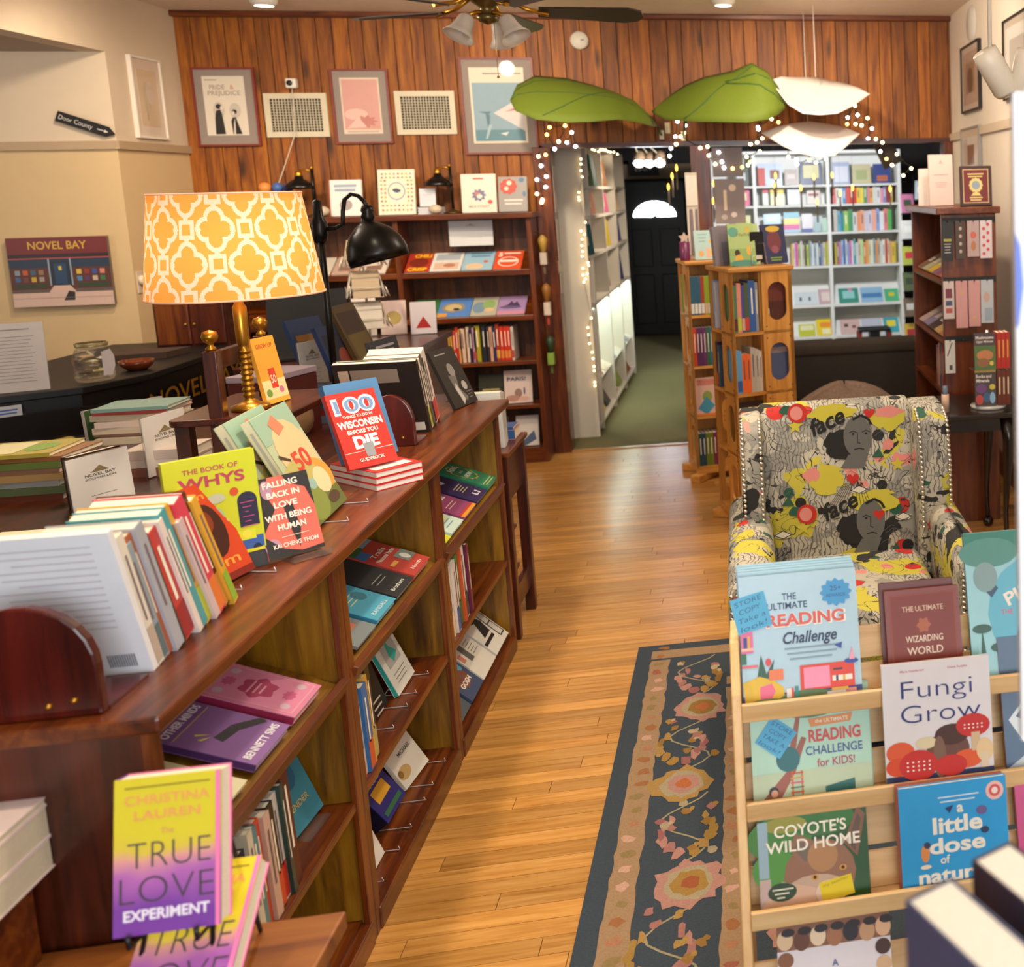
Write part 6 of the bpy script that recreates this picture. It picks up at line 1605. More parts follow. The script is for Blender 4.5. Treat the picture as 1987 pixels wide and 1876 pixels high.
book('pale Paris book with strolling figures, lower right of the brown bookcase', (-1.57, 7.25, .392), 4, 12, .17, .215, .014, '#cdb8b0', [('t', '#2c3858', 'PARIS!', .45, .68, .11, {'fit': .68, 'b': .03}), ('e', '#8a6a5c', .5, .3, .14, .14), ('e', '#2c3858', .72, .36, .03, .12), ('e', '#a87a6a', .3, .15, .25, .1), ('e', '#c49a8c', .7, .12, .2, .07)])
book('dark olive travel book beside the Paris book', (-1.73, 7.26, .392), 0, 12, .15, .2, .014, '#2a2a18', [('l', '#a8985a', .15, .85, .45, 1, .1, .06)])
book('white book with a blue corner on the lowest shelf of the brown bookcase', (-1.52, 7.25, .102), 0, 12, .14, .2, .02, '#cfc8c4', [('p', '#4a5a7a', [(.2, .1), (.8, .5), (.9, .2), (.4, 0)])])
book('grey book on the lowest shelf of the brown bookcase', (-1.72, 7.26, .102), 0, 12, .15, .2, .02, '#6a6460')
card('white printed notice in the upper right bay of the brown bookcase', (-1.835, 7.30, 1.425), 2, 5, .262, .165, LOGO(.5, .83, .5) + txtlines(1, .35, a=.25, c=.75), '#d2d2d4')
card('small pale card in the middle bay of the brown bookcase', (-2.42, 7.30, 1.42), 2, 5, .09, .085, None, '#cfc0b8')
for i, (x_, c_) in enumerate(((-2.68, '#c8bdb0'), (-2.52, '#b89a8a'), (-2.36, '#d8cabc'))):
    book('%s book face out on the middle bay slope, %s from left' % (cname(c_), ORD[i]), (x_, 7.222, 1.266), 0, 58, .15, .19, .014, c_, [('r', '#8a6a60', .2, .2, .8, .5)])
TPZ = 1.638
for (lab, x_, w_, h_, c_, it, rz_, ln_) in (
        ('white book with blue lettering on top of the brown bookcase', -2.505, .185, .225, '#ddd5d2', [('r', '#b06a5a', .0, .0, .03, 1), ('l', '#8a9ab0', .15, .85, .8, 2, .12, .07), ('e', '#9a8a88', .5, .3, .2, .15)], 0, 8),
        ('tall cream cookbook with a map inside a ring on the brown bookcase', -2.225, .215, .285, '#e0d6be', [('e', '#7a8aa0', .5, .52, .24, .2), ('e', '#e0d6be', .5, .52, .21, .175), ('p', '#2c3a5c', [(.38, .56), (.5, .58), (.62, .54), (.6, .5), (.5, .48), (.42, .51)])] + [('e', ('#b84a3a', '#8a9a4a', '#d8a03a', '#c87a6a')[k % 4], .12 + .11 * (k % 8), (.9, .82, .2, .1)[k // 8], .03, .022, 8) for k in range(32)] + [('e', ('#b84a3a', '#8a9a4a', '#d8a03a')[k % 3], (.1, .2, .82, .92)[k % 4], .3 + .09 * (k // 4), .03, .022, 8) for k in range(24)], 0, 9),
        ('cream cookbook with a rosette of figures on the brown bookcase', -1.735, .208, .245, '#ddd0c0', [('r', '#c23a30', .35, .86, .65, .9), ('s', '#6a6a88', .5, .45, .22, .17, 9, .3), ('e', '#b86a5a', .46, .48, .08, .06), ('e', '#ddd0c0', .52, .42, .08, .06), ('e', '#c84a3c', .82, .27, .07, .055), ('t', '#8a7a6a', 'MILK STREET', .5, .13, .055, {'fit': .6})], 0, 7),
        ('grey book with red roses on top of the brown bookcase', -1.515, .175, .225, '#8a8480', [('s', '#b83a20', .35, .72, .32, .24, 9, .15), ('e', '#e0c8b0', .38, .82, .09, .07), ('e', '#e0c8b0', .28, .66, .08, .06), ('e', '#4a6a90', .82, .9, .1, .07), ('e', '#4a6a90', .9, .5, .06, .08), ('l', '#cfc8c0', .2, .85, .3, 2, .1, .05)], -3, 10)):
    book(lab, (x_, 7.27, TPZ), rz_, ln_, w_, h_, .018, c_, it)
card('small white card between the cookbooks on the brown bookcase', (-1.985, 7.28, TPZ + .045), 0, 6, .095, .115, txtlines(3, .7), '#cdd0d8', 'display_card', 'card')
for i in range(5): tag(B('leaflet', -1.995 + .004 * (i % 2), 7.26, TPZ + .0088 * i, -1.855, 7.35, TPZ + .0088 * i + .008, M('#d0d0d6', .6)), 'white leaflet, %s from the bottom of the stack on the brown bookcase' % ORD[i], 'leaflet', 'stack of white leaflets')


def desk_lamp(label, x, y):
    t = T('desk_lamp', label, 'lamp', (x, y, TPZ))
    MB().lathe([(.0001, 0), (.055, 0), (.055, .008), (.02, .018), (.008, .03), (.0001, .03)], M('#5a4a2a', .35, .7), n=20).build('base', t)
    MB().tube([(0, 0, .02), (0, 0, .30)], .0085, BK, 8).build('pole', t)
    MB().tube([(0, 0, .28), (-.03, 0, .292), (-.07, 0, .288)], .006, BRASS, 8).build('arm', t)
    MB().ball((0, 0, .302), .012, BRASS, 10).build('pivot', t)
    mb = MB(); mb.lathe([(.082, .175), (.084, .185), (.075, .2), (.05, .22), (.025, .235), (.02, .255)], BK, (-.075, 0, 0), 24); mb.build('lamp_shade', t, solid=.002)
    MB().lathe([(.02, .25), (.022, .262), (.016, .285), (.0001, .29)], BRASS, (-.075, 0, 0), 14).build('shade_cap', t)
    return t


desk_lamp('black and brass desk lamp on the brown bookcase above the lampshade', -2.59, 7.28)
desk_lamp('black and brass desk lamp on the brown bookcase between the cookbooks', -1.795, 7.30)
tag(MB().ball((0, 0, .03), .032, M('#c8b8a0', .5, var=.4), 10, (1.3, 1, .9)).build('rope_knot', None, (-1.885, 7.24, TPZ), None), 'small pale rope ornament at the foot of the right desk lamp', 'ornament')
tag(MB().ball((0, 0, .035), .036, M('#b8a890', .5, var=.4), 10, (1.2, 1, .9)).build('shell_ornament', None, (-2.535, 7.23, TPZ), None), 'small pale shell ornament at the foot of the left desk lamp', 'ornament')
pp = T('potted_plant', 'small green plant on the brown bookcase in the corner', 'plant', (-3.17, 7.3, TPZ))
MB().lathe([(.0001, 0), (.03, 0), (.038, .06), (.033, .06), (.0001, .05)], M('#8a4a2c', .7), n=16).build('pot', pp)
q_ = random.Random(6)
MB().tube([(0, 0, .05), (0, 0, .13)], .004, M('#4a5a2a', .7), 6).build('stem', pp)
for k in range(22):
    a = q_.uniform(0, 6.28); e = q_.uniform(-.2, 1.1); d = Vector((math.cos(a) * math.cos(e), math.sin(a) * math.cos(e), math.sin(e)))
    m4 = d.to_track_quat('X', 'Z').to_matrix().to_4x4()
    MB().poly([tuple(m4 @ Vector(p)) for p in ((.0, 0, 0), (.03, -.012, .004), (.06, 0, 0), (.03, .012, .004))], M('#3f7a4a', .6)).build('leaf', pp, (0, 0, .12))
for i, (x_, c_, s_) in enumerate(((-2.86, '#d8803a', .045), (-2.79, '#3a5a9a', .04), (-2.73, '#3a4a7a', .035))):
    t = T('figurine', '%s round figurine peeping over the lampshade, %s from left' % (cname(c_), ORD[i]), 'figurine', (x_, 7.28, TPZ))
    MB().lathe([(.0001, 0), (s_, 0), (s_ * .9, .1), (s_ * .5, .15), (s_ * .3, .16)], M(c_, .5), n=14).build('body', t); MB().ball((0, 0, .185), s_ * .8, M(c_, .5), 12).build('head', t)
# carved masks on the end of the brown bookcase
for i, (z_, c_, hh, y_) in enumerate(((1.42, '#a8843a', .11, 7.30), (1.10, '#8a5a20', .12, 7.30), (.76, '#2a3a24', .11, 7.30))):
    t = T('wall_puppet', ('golden carved puppet at the top of the bookcase end', 'orange carved puppet on the bookcase end', 'dark green carved puppet low on the bookcase end')[i], 'puppet', (-1.27, y_, z_))
    mb = MB(); mb.lathe([(.0001, -hh * .55), (.018, -hh * .4), (.028, 0), (.034, hh * .3), (.02, hh * .5), (.0001, hh * .6)], M(c_, .5, var=.3), n=12, M_=Matrix.Diagonal((.9, 1, 1, 1))); mb.build('mask', t)
    B('body', -.02, -.026, -hh * 1.15, .02, .026, -hh * .45, M(('#b8a89c', '#c8b8a8', '#7a9a3a')[i], .6), t)
    MB().tube([(0, 0, hh * .55), (-.045, 0, hh * .8)], .0015, BLACK, 5).build('hanger', t)
    B('ribbon', -.006, -.004, -hh * 1.7, .006, .004, -hh * 1.15, M(('#6a5a3a', '#b83a2c', '#4a6a2c')[i], .6), t)

# ================================================================== white bookcase books (back room)
def wx(p): return .147 + (p - 1460) / 280.0 * 1.465


def wface(p0, p1, z, h, col, it, lab, lean=8, t=.012):
    x0, x1 = wx(p0), wx(p1)
    return book(lab, (x0, 11.06 if lean < 20 else 11.006, z), 0, lean, x1 - x0 - .004, h, t, col, it, simple=True)


R_ = lambda c, a, b, d, e: ('r', c, a, b, d, e)
A1, A2, A3, A4 = 1.777, 1.577, 1.292, .947
wb_ = 'of the white picture-book case'
for a in ((1469, 1516, A1, .225, '#a9b8cc', [R_('#b83a2c', 0, 0, .3, .8), R_('#7a3a2a', .5, .3, .9, .7)], 'blue and red picture book on the top shelf ' + wb_), (1520, 1546, A1, .16, '#8a7a6c', [R_('#c8b8b0', .2, .4, .8, .7)], 'brown small picture book on the top shelf ' + wb_),
          (1550, 1594, A1, .225, '#1f2c54', [R_('#c8c090', .15, .3, .85, .9)], 'navy picture book with a moon on the top shelf ' + wb_), (1614, 1648, A1, .225, '#9aa4bc', [R_('#c8c8d4', .1, .1, .9, .8)], 'pale blue picture book on the top shelf, right bay ' + wb_), (1652, 1690, A1, .20, '#b8b08a', [R_('#9aa06a', .2, .2, .8, .7)], 'olive patterned picture book on the top shelf, right bay ' + wb_), (1694, 1730, A1, .2, '#2c3f7a', [R_('#a85a3c', .2, .1, .8, .4)], 'royal blue picture book on the top shelf, right bay ' + wb_),
          (1476, 1488, A2, .165, '#b8c0b4', [R_('#b83a48', 0, .75, 1, 1)], 'green and red small book on the second shelf ' + wb_), (1491, 1518, A2, .165, '#cfc08a', [R_('#d8b83a', 0, .7, 1, 1)], 'cream small book with a yellow band on the second shelf ' + wb_), (1524, 1549, A2, .165, '#a4a8ac', None, 'grey small book on the second shelf ' + wb_), (1562, 1588, A2, .14, '#b8a89c', [R_('#7a2c34', .1, .6, .9, .8)], 'tan box set on the second shelf ' + wb_),
          (1476, 1510, A3, .2, '#a8c4d0', [R_('#d0dcd8', .2, .6, .8, .9)], 'pale blue picture book on the third shelf ' + wb_), (1515, 1546, A3, .21, '#d8b83a', [R_('#7ab4c4', 0, .7, 1, 1), R_('#c8508a', 0, .15, 1, .4), R_('#8ab4c8', 0, 0, 1, .15)], 'striped bright picture book on the third shelf ' + wb_), (1550, 1572, A3, .19, '#c0bcc0', [R_('#2c4a8a', .0, .0, 1, .2)], 'white picture book with blue brushes on the third shelf ' + wb_), (1574, 1588, A3, .15, '#7a9a9c', None, 'grey-green small book on the third shelf ' + wb_), (1590, 1602, A3, .17, '#8fae9a', [R_('#3a3a3a', 0, .85, 1, 1)], 'pale green small book on the third shelf ' + wb_)):
    wface(*a)
for a in ((1530, 1575, .54, .17, '#c4ccd0', [R_('#5a5c68', .2, .3, .3, .6), R_('#5a5c68', .6, .3, .7, .6)], 'white board book with small figures on the upper slope ' + wb_), (1577, 1605, .54, .2, '#b89aa0', [R_('#cfc0b8', .2, .2, .8, .8)], 'dusty pink board book on the upper slope ' + wb_), (1617, 1657, .54, .2, '#3f8a7a', [R_('#8fc4c0', .2, .3, .8, .8), R_('#d87aa8', .5, .8, .7, .95)], 'green picture book on the upper slope ' + wb_), (1661, 1706, .54, .2, '#8ab0cc', [R_('#4a7aac', .05, .3, .95, .6)], 'sky blue picture book on the upper slope ' + wb_), (1709, 1738, .54, .17, '#4fa87a', [R_('#c8b83a', .3, .4, .7, .7)], 'green picture book with fruit on the upper slope ' + wb_),
          (1535, 1568, .21, .16, '#b4b83a', [R_('#d8d4a8', .1, .5, .9, .9)], 'lime picture book on the lower slope ' + wb_), (1570, 1608, .21, .22, '#d8c02c', [R_('#d8842c', .2, .5, .8, .8), R_('#dcd4b0', .3, .1, .7, .4)], 'yellow lion picture book on the lower slope ' + wb_), (1618, 1658, .21, .2, '#c8aaa4', [R_('#4a3430', .2, .5, .4, .7), R_('#7a4a3c', .6, .4, .8, .6)], 'pink picture book with two children on the lower slope ' + wb_), (1661, 1702, .21, .2, '#b8b8c8', [R_('#5a7ab0', .1, .1, .6, .4)], 'lilac picture book on the lower slope ' + wb_), (1706, 1737, .21, .2, '#3f9aa8', [R_('#d8c83a', .2, .4, .8, .8)], 'teal picture book on the lower slope ' + wb_)):
    wface(*a, lean=45)
q_ = random.Random(12)


SPN = MB()


def autospines(p0, p1, z, h, pal, where, wtab=(.02, .025, .03)):
    """small far spines, too many and too small to pick apart singly"""
    x, x1 = wx(p0), wx(p1); k = 0
    while x < x1 - .03:
        t = q_.choice(wtab); hh = h * q_.uniform(.86, 1.04); c = pal[k % len(pal)]
        SPN.box(x, 11.06, z, x + t - .0015, 11.24, z + hh, M(c, .45))
        SPN.box(x + .002, 11.062, z + hh, x + t - .004, 11.23, z + hh + .001, M('#e9dfc8', .8))
        if k % 2: SPN.box(x + t * .35, 11.0593, z + hh * .35, x + t * .6, 11.06, z + hh * .8, M('#efe7d2' if sum(lin(c)[:3]) < .9 else '#4a4450', .5))
        x += t; k += 1


autospines(1612, 1735, A2, .17, ('#c86a6a', '#d0ccc0', '#c8d0d8', '#4a84b8', '#c84a3a', '#b8241c', '#c8241c', '#d8b82c', '#d8c04a', '#3a8a5a', '#c87a8a', '#d89a3a', '#c8c8c4', '#cfcfcc', '#d88aa0', '#7a84b0', '#8a2c24', '#b88a2c', '#d8c83a', '#c8b43a'), 'on the second shelf of the white case, right bay', (.03, .034, .04))
autospines(1612, 1730, A3, .215, ('#b8b0a4', '#5fa0b8', '#2f7a8a', '#8fb84a', '#3f8a5a', '#c8c8c8', '#d88a5a', '#d89a7a', '#c4bcc8', '#c8c4d4', '#e0a08a', '#7a9ad0', '#d8d8d8', '#d87a7a', '#4aa84a', '#c8c8b8', '#a84aa0', '#b8b0ac', '#d88a4a', '#3f9a8c', '#3f9a8c'), 'on the third shelf of the white case, right bay', (.034, .04, .046))
autospines(1527, 1604, A4, .25, ('#d8b02c', '#c8c0c8', '#c84a9a', '#a8b06a', '#c8c8c0', '#b8ae94', '#2c3440', '#b8c03a', '#6a8a7a', '#aab4bc', '#cfd4d8', '#8aa0ac', '#c8d0cc', '#3a4a6a', '#7a8aa0', '#c8b8a0', '#8fa03a'), 'on the fourth shelf of the white case, middle bay', (.018, .022, .026))
autospines(1612, 1738, A4, .25, ('#b0a03a', '#8a5a6a', '#a87a94', '#9ab8d8', '#2c5a9a', '#c8ccd4', '#7a94c0', '#d85a9a', '#c8d0d8', '#3f8f8f', '#c0c8cc', '#d0b8a0', '#a8d08a', '#c87a5a', '#d89a4a', '#c8c8b0', '#e0d8b8', '#7aa0b0', '#d88a3a', '#b8a890', '#c8ccc8', '#e0e0d4', '#b83a34', '#d8c0a0', '#c89a6a', '#d8b83a'), 'on the fourth shelf of the white case, right bay', (.02, .024, .028))
tag(SPN.build('book_spines'), 'tight rows of small colourful book spines on the white bookcase', 'books', kind='stuff')
for i, (z, c_, st) in enumerate(((A1, '#4a5048', '#c8c8c8'), (A2, '#c85a7a', '#d8d0a0'), (A3, '#c8c890', '#b8c83a'))):
    book('%s picture book in the narrow left bay of the white case, %s shelf' % (cname(c_), ORD[i]), (-.05, 11.06, z), 0, 8, .15, .19, .012, c_, [R_(st, .2, .3, .8, .7)], simple=True)
# red and black step stool on the sofa back's far side, wire booklet rack
ss = T('step_stool', 'small black and red stool standing in front of the white case', 'stool', (1.27, 10.6, 0))
B('seat', -.16, -.1, .30, .16, .1, .335, BLACK, ss, .01)
for sx in (-1, 1): MB().prism([(-.1, 0), (.1, 0), (.08, .30), (-.08, .30)], 'x', sx * .15 - .02, sx * .15 + .02, M('#7a1a18', .5)).build('leg', ss)
MB().box(-.05, -.09, .06, .05, .09, .30, BLACK).build('step', ss)
wr = T('booklet_rack', 'tall black wire rack of booklets right of the white case', 'rack', (1.56, 9.6, 0))
MB().tube([(0, 0, 0), (0, 0, 1.85)], .012, BK, 8).build('pole', wr); MB().lathe([(.0001, 0), (.2, 0), (.2, .015), (.0001, .02)], BK, n=20).build('base', wr)
pal = ('#9aa8b0', '#b06a8a', '#7aa05a', '#c8c8c4', '#8a9ab8', '#a8b04a', '#c8c8a0', '#5a6a4a', '#c88a94', '#7a6a5a', '#cfcfc8', '#d8b84a', '#a89878', '#4a5a7a')
for k in range(14):
    z_ = 1.62 - .118 * k; sx = (-1) ** k
    MB().tube([(-.12 * (sx < 0) - .02, -.06, z_ - .01), (-.12 * (sx < 0) + .12, -.06, z_ - .01)], .003, BK, 5).build('wire_shelf', wr)
    book('%s booklet on the black wire rack, %s from the top' % (cname(pal[k]), ORD[k]), (1.56 - .12 * (sx < 0) - .01, 9.53, z_), -20 if sx > 0 else 8, 12, .12, .17, .008, pal[k], [R_(('#d8d8d0', '#3a4a3a', '#b83a3a')[k % 3], .2, .35, .8, .7)], group='booklets on the wire rack', simple=True, cat='booklet', name='booklet')
# corridor cubbies
cpal = {(0, 0): '#3a5a2a', (1, 0): '#3a5a2c', (2, 0): '#8a3a24'}
lst = [(1, 1.80, .24, '#2f5a3c', .3, 'dark green'), (1, 1.80, .24, '#1f4a4c', .36, 'teal'), (2, 1.80, .22, '#8a5a2c', .2, 'amber'), (1, 1.584, .165, '#c8887a', .3, 'pink patterned'), (2, 1.584, .16, '#b85a7a', .3, 'rose'), (3, 1.584, .17, '#d8b89a', .3, 'peach'), (0, 1.304, .22, '#1f4a50', .18, 'dark teal'), (1, 1.304, .21, '#7a8a6a', .16, 'sage'), (2, 1.304, .22, '#b8a02c', .3, 'yellow patterned'), (3, 1.304, .21, '#4a4470', .2, 'violet'), (1, .954, .22, '#4a5a3a', .14, 'moss'), (2, .954, .24, '#6a7a5a', .14, 'olive'), (2, .954, .23, '#8a2c1c', .14, 'brick red'), (3, .954, .25, '#2c3468', .34, 'navy patterned')]
cnt = {}
for (c_, z_, h_, col, w_, nm_) in lst:
    k = cnt.get((c_, z_), 0); cnt[(c_, z_)] = k + 1
    y_ = CY[c_] + .12 + k * .33
    book('%s picture book in a cubby of the corridor bookcase' % nm_, (-1.185, CY[c_] + .24 + k * .2 if c_ else 7.93, z_), 58 if c_ else 48, 8, .2 if w_ > .16 else .12, h_, .014, col, [R_('#cfb88a', .2, .3, .8, .6)], simple=True)
for i, (y_, col) in enumerate(((8.25, '#b86a5a'), (8.55, '#c8b8a0'), (9.1, '#5a7aa0'), (9.9, '#3a5a7a'), (10.2, '#8a8a90'))):
    book('%s book on the lit corridor slope, %s from the near end' % (cname(col), ORD[i]), (-1.095, y_, .362), 90, 60, .2, .2, .014, col, [R_('#d8d0c0', .2, .3, .8, .7)], group='books on the lit lower slope', simple=True)
FS = MB()
for i, (y_, col) in enumerate(((7.9, '#a8402c'), (8.3, '#c8a83a'), (8.6, '#3a3428'), (9.1, '#b88a6a'), (9.5, '#8a9a3a'), (9.95, '#6a5a3a'), (10.2, '#9a4a2c'))):
    FS.box(0, 0, 0, .2, .02, .2, M(col, .5), Matrix.Translation((-1.10, y_, .082)) @ Matrix.Rotation(rad(90), 4, 'Z') @ Matrix.Rotation(rad(-28), 4, 'X'))
tag(FS.build('floor_shelf_books'), 'small dim books along the floor shelf of the corridor bookcase', 'books', kind='stuff')

# ================================================================== right-hand bookcase contents
for i, (z_, pal) in enumerate(((1.26, ('#c8504a', '#8a5a7a', '#c8a83a', '#a8a88a', '#7a5a4a')), (.95, ('#c87a4a', '#c8a86a', '#4a3a3a', '#8a84a8', '#b8a0a0')))):
    for k, c_ in enumerate(pal):
        book('%s book sloping on the %s red-brown shelf, %s from the near end' % (cname(c_), ('upper', 'lower')[i], ORD[k]), (1.0, 5.46 + .165 * k, z_ + .012), -90, 62, .15, .22, .012, c_, [R_('#d8cfc0', .2, .3, .8, .5)], simple=True, group='sloping books in the red-brown bookcase')
for k, (t_, h_, c_) in enumerate(((.03, .24, '#a8604a'), (.024, .23, '#c8c0b4'), (.03, .25, '#7a2c24'), (.026, .23, '#b83a3a'), (.03, .24, '#4a6a9a'), (.034, .22, '#5a1f1a'), (.03, .23, '#c89a80'), (.03, .2, '#b86a4a'), (.028, .21, '#7a6a90'))):
    book('%s upright book in the red-brown bookcase, %s from the near end' % (cname(c_), ORD[k]), (1.005, 5.30 + .033 * k, .682), 0, 0, .15, h_, t_, c_, simple=True, group='spines in the red-brown bookcase', spine_items=[('#e8dcc8', .3, .8, .14)])
bmk = [(1.555, '#23201f', .055, .2, [('r', '#a8a03a', .15, .5, .85, .56), ('l', '#b8b4ac', .2, .8, .42, 4, .07, .02)], 'black bookmark with lettering'), (1.555, '#4a3a30', .05, .19, [('e', '#b8a89c', .5, .2 + 0, .15, .05), ('e', '#b8a89c', .5, .4, .15, .05), ('e', '#b8a89c', .5, .6, .15, .05), ('e', '#b8a89c', .5, .8, .15, .05)], 'brown bookmark with pale hearts'),
       (1.555, '#b8a0a0', .062, .18, [('e', '#c86a5a', .5, .6, .25, .1), ('e', '#b87a4a', .5, .3, .2, .14)], 'grey pink fox bookmark'), (1.555, '#d8ccd0', .062, .19, [('e', '#c8485a', .3 + .35 * (k % 2), .12 + .11 * k, .13, .045) for k in range(8)], 'white bookmark with red strawberries'),
       (1.255, '#cfc0bc', .055, .19, [('r', '#7a3a48', .2, .55, .8, .8), ('r', '#4a5a7a', .2, .35, .8, .48), ('r', '#b85a4a', .2, .15, .8, .28)], 'white bookmark with stacked books'), (1.255, '#d09a98', .06, .24, [('e', '#d8b040', .5, .75, .1, .03)], 'pink ribbon bookmark, left one'), (1.255, '#d09a98', .06, .235, [('e', '#d8b040', .5, .2, .1, .03)], 'pink ribbon bookmark, right one'), (1.255, '#b8c0c8', .065, .22, [('e', '#c8a89c', .45, .6, .25, .12), ('r', '#9aa8b8', .3, .05, .9, .35)], 'pale blue tag bookmark'),
       (.955, '#d8d4cc', .052, .17, [('p', '#2c2c34', [(.2, .55), (.7, .95), (.75, .92), (.25, .5)]), ('r', '#4a4a50', .4, .1, .7, .25)], 'white bookmark with a black pen')]
cnt = {}
for (z_, c_, w_, h_, it, lab) in bmk:
    k = cnt.get(z_, 0); cnt[z_] = k + 1
    xx = 1.01 + k * .066
    t = T('bookmark', lab + ' on the end of the red-brown bookcase', 'bookmark', (xx - w_ / 2, 5.222, z_ - h_ + .012), None, 'bookmarks on hooks')
    B('card', 0, 0, 0, w_, .003, h_, M(c_, .4), t); art(t, w_, h_, it, 'print')
mr = T('wire_spinner', 'small clear spinner of nature pocket guides on the black side table', 'rack', (1.12, 4.86, .691))
MB().lathe([(.0001, 0), (.085, 0), (.085, .012), (.0001, .016)], M('#b8b4ae', .2), n=24).build('turntable', mr); MB().tube([(0, 0, .01), (0, 0, .37)], .008, WIRE, 8).build('pole', mr)
B('middle_plate', -.08, -.05, .185, .08, .05, .188, GLASS, mr)
book('pocket guide with mushrooms on the small spinner, upper', (1.045, 4.80, .88), -4, 4, .10, .175, .012, '#3a1c14', [('t', '#e0d4c8', 'Mushrooms', .5, .84, .075, {'fit': .86, 'b': .03}), ('t', '#e0d4c8', 'Upper Midwest', .5, .74, .06, {'fit': .8, 'b': .02}), ('r', '#4a6a24', 0, 0, 1, .66), ('e', '#b8743a', .5, .4, .4, .14), ('e', '#8a5a2c', .4, .2, .3, .12), ('e', '#d8b43a', .8, .18, .1, .06)])
book('pocket guide with crystals on the small spinner, lower', (1.045, 4.80, .708), -4, 4, .10, .172, .012, '#3a2c20', [('r', '#c8a030', 0, .93, 1, 1), ('t', '#e0d4c8', 'Rocks and', .42, .78, .085, {'fit': .74, 'b': .03}), ('t', '#e0d4c8', 'Minerals', .38, .66, .085, {'fit': .62, 'b': .03}), ('e', '#6a3a70', .3, .48, .26, .13), ('e', '#c8b83a', .82, .52, .14, .08), ('e', '#b83a2c', .2, .18, .18, .14), ('e', '#3a5a80', .55, .24, .18, .14), ('e', '#8ab0d0', .82, .22, .13, .16)])
for k in range(3):
    book('red pocket guide, %s of three on the upper side of the small spinner' % ORD[k], (1.152 + .021 * (k + 1), 4.80, .884), 90, 0, .09, .17, .02, '#b8281c', group='red pocket guides', simple=True, spine_items=[('#d8a04a', .3, .8, .2)])
    book('brown pocket guide, %s of three on the lower side of the small spinner' % ORD[k], (1.152 + .021 * (k + 1), 4.80, .71), 90, 0, .09, .165, .02, '#6a2c14', group='brown pocket guides', simple=True, spine_items=[('#d8c8a8', .3, .8, .2)])
card('tall white folded card on top of the red-brown bookcase', (.985, 5.55, 1.636), 6, 2, .13, .27, [('p', '#c8a8a0', [(.4, .82), (.5, .9), (.6, .82)]), ('l', '#c8a8a8', .2, .8, .6, 1, .05, .02)] + [('l', '#c8a8a8', .25, .75, .45, 3, .04, .012)], '#e0c8c0', 'display_card', 'card', False, th=.02)
pq = T('plaque', 'red award plaque with a gold emblem on the red-brown bookcase', 'plaque', (1.10, 5.32, 1.636), (rad(-6), 0, rad(-4)))
B('board', 0, 0, 0, .165, .016, .205, M('#3a1410', .35), pq, .004)
art(pq, .165, .205, [('r', '#cdb27a', .1, .08, .9, .92), ('r', '#6a1a18', .125, .1, .875, .9), ('s', '#d8c07a', .5, .52, .22, .19, 12, .12), ('e', '#8a98a8', .5, .52, .13, .11), ('l', '#d8c07a', .25, .75, .78, 2, .06, .03), ('l', '#d8c07a', .3, .7, .2, 2, .06, .03), ('p', '#d8c07a', [(.42, .34), (.58, .34), (.66, .26), (.34, .26)])], 'gold_emblem')
book('small white book standing beside the white folded card', (.955, 5.75, 1.636), -30, 3, .1, .2, .01, '#cfc0b8', [('e', '#b06a50', .5, .3, .3, .2)], simple=True)
bt = T('lotion_bottle', 'pink and clear bottle standing behind the armchair', 'bottle', (.90, 4.80, .691))
MB().lathe([(.0001, 0), (.018, 0), (.018, .085), (.0001, .085)], M('#c8a890', .4), n=14).build('bottle_body', bt); MB().lathe([(.012, .085), (.012, .125), (.0001, .125)], M('#5a6a80', .3), n=12).build('cap', bt)
# ================================================================== lights, garlands and wall pieces
SL = [(-1.275,1.693),(-1.269,1.710),(-1.300,1.749),(-1.243,1.792),(-1.293,1.841),(-1.234,1.861),(-1.261,1.930),(-1.273,1.992),(-1.228,2.001),(-1.169,2.037),(-1.211,2.130),(-1.191,2.177),(-1.094,2.186),(-1.141,2.084),(-1.090,2.078),(-1.056,2.142),(-1.038,2.052)]
SM = [(-0.509,1.958),(-0.444,1.979),(-0.432,2.029),(-0.397,2.056),(-0.399,2.106),(-0.380,2.205),(-0.370,2.230),(-0.299,2.235),(-0.331,2.178),(-0.342,2.131),(-0.366,2.105),(-0.241,2.029),(-0.194,2.036),(-0.122,1.998),(-0.189,1.978),(-0.149,1.920),(-0.105,1.934),(-0.093,1.895),(-0.035,1.889),(0.028,1.896),(0.067,1.909),(0.082,1.930),(0.061,1.965),(0.150,1.999),(0.091,2.048),(0.171,2.086),(0.135,2.060),(0.148,2.147),(0.145,2.161),(0.238,2.215),(0.284,2.192)]
SLO = [(0.341,1.960),(0.393,1.942),(0.397,1.910),(0.481,1.937),(0.525,1.918),(0.594,1.942)]
SR = [(0.749,2.174),(0.754,2.218),(0.808,2.297),(0.823,2.235),(0.807,2.174),(0.848,2.164),(0.891,2.213),(0.919,2.142),(0.890,2.075),(0.944,2.071),(0.989,2.047),(0.972,1.985),(1.013,1.934),(1.051,1.891),(1.087,1.965),(1.185,1.865),(1.128,1.817)]
FAIRY = [(-1.067,1.982),(-1.069,1.947),(-1.072,1.902),(-1.067,1.859),(-1.096,1.753),(-1.101,1.719),(-1.097,1.699),(-1.066,1.545),(-1.100,1.485),(-1.077,1.461),(-1.096,1.427),(-1.102,1.383),(-1.099,1.343),(-1.104,1.308),(-1.068,1.263),(-1.064,1.242),(-1.104,1.223),(-1.079,1.184),(-1.107,1.176),(-1.093,1.149),(-1.105,1.126),(-1.072,0.870),(-1.100,0.802),(-1.098,0.751),(-1.096,0.688),(-1.082,0.624),(-1.079,0.579),(-1.077,0.522),(-1.077,0.490),(-1.079,0.407),(-1.080,0.381)]
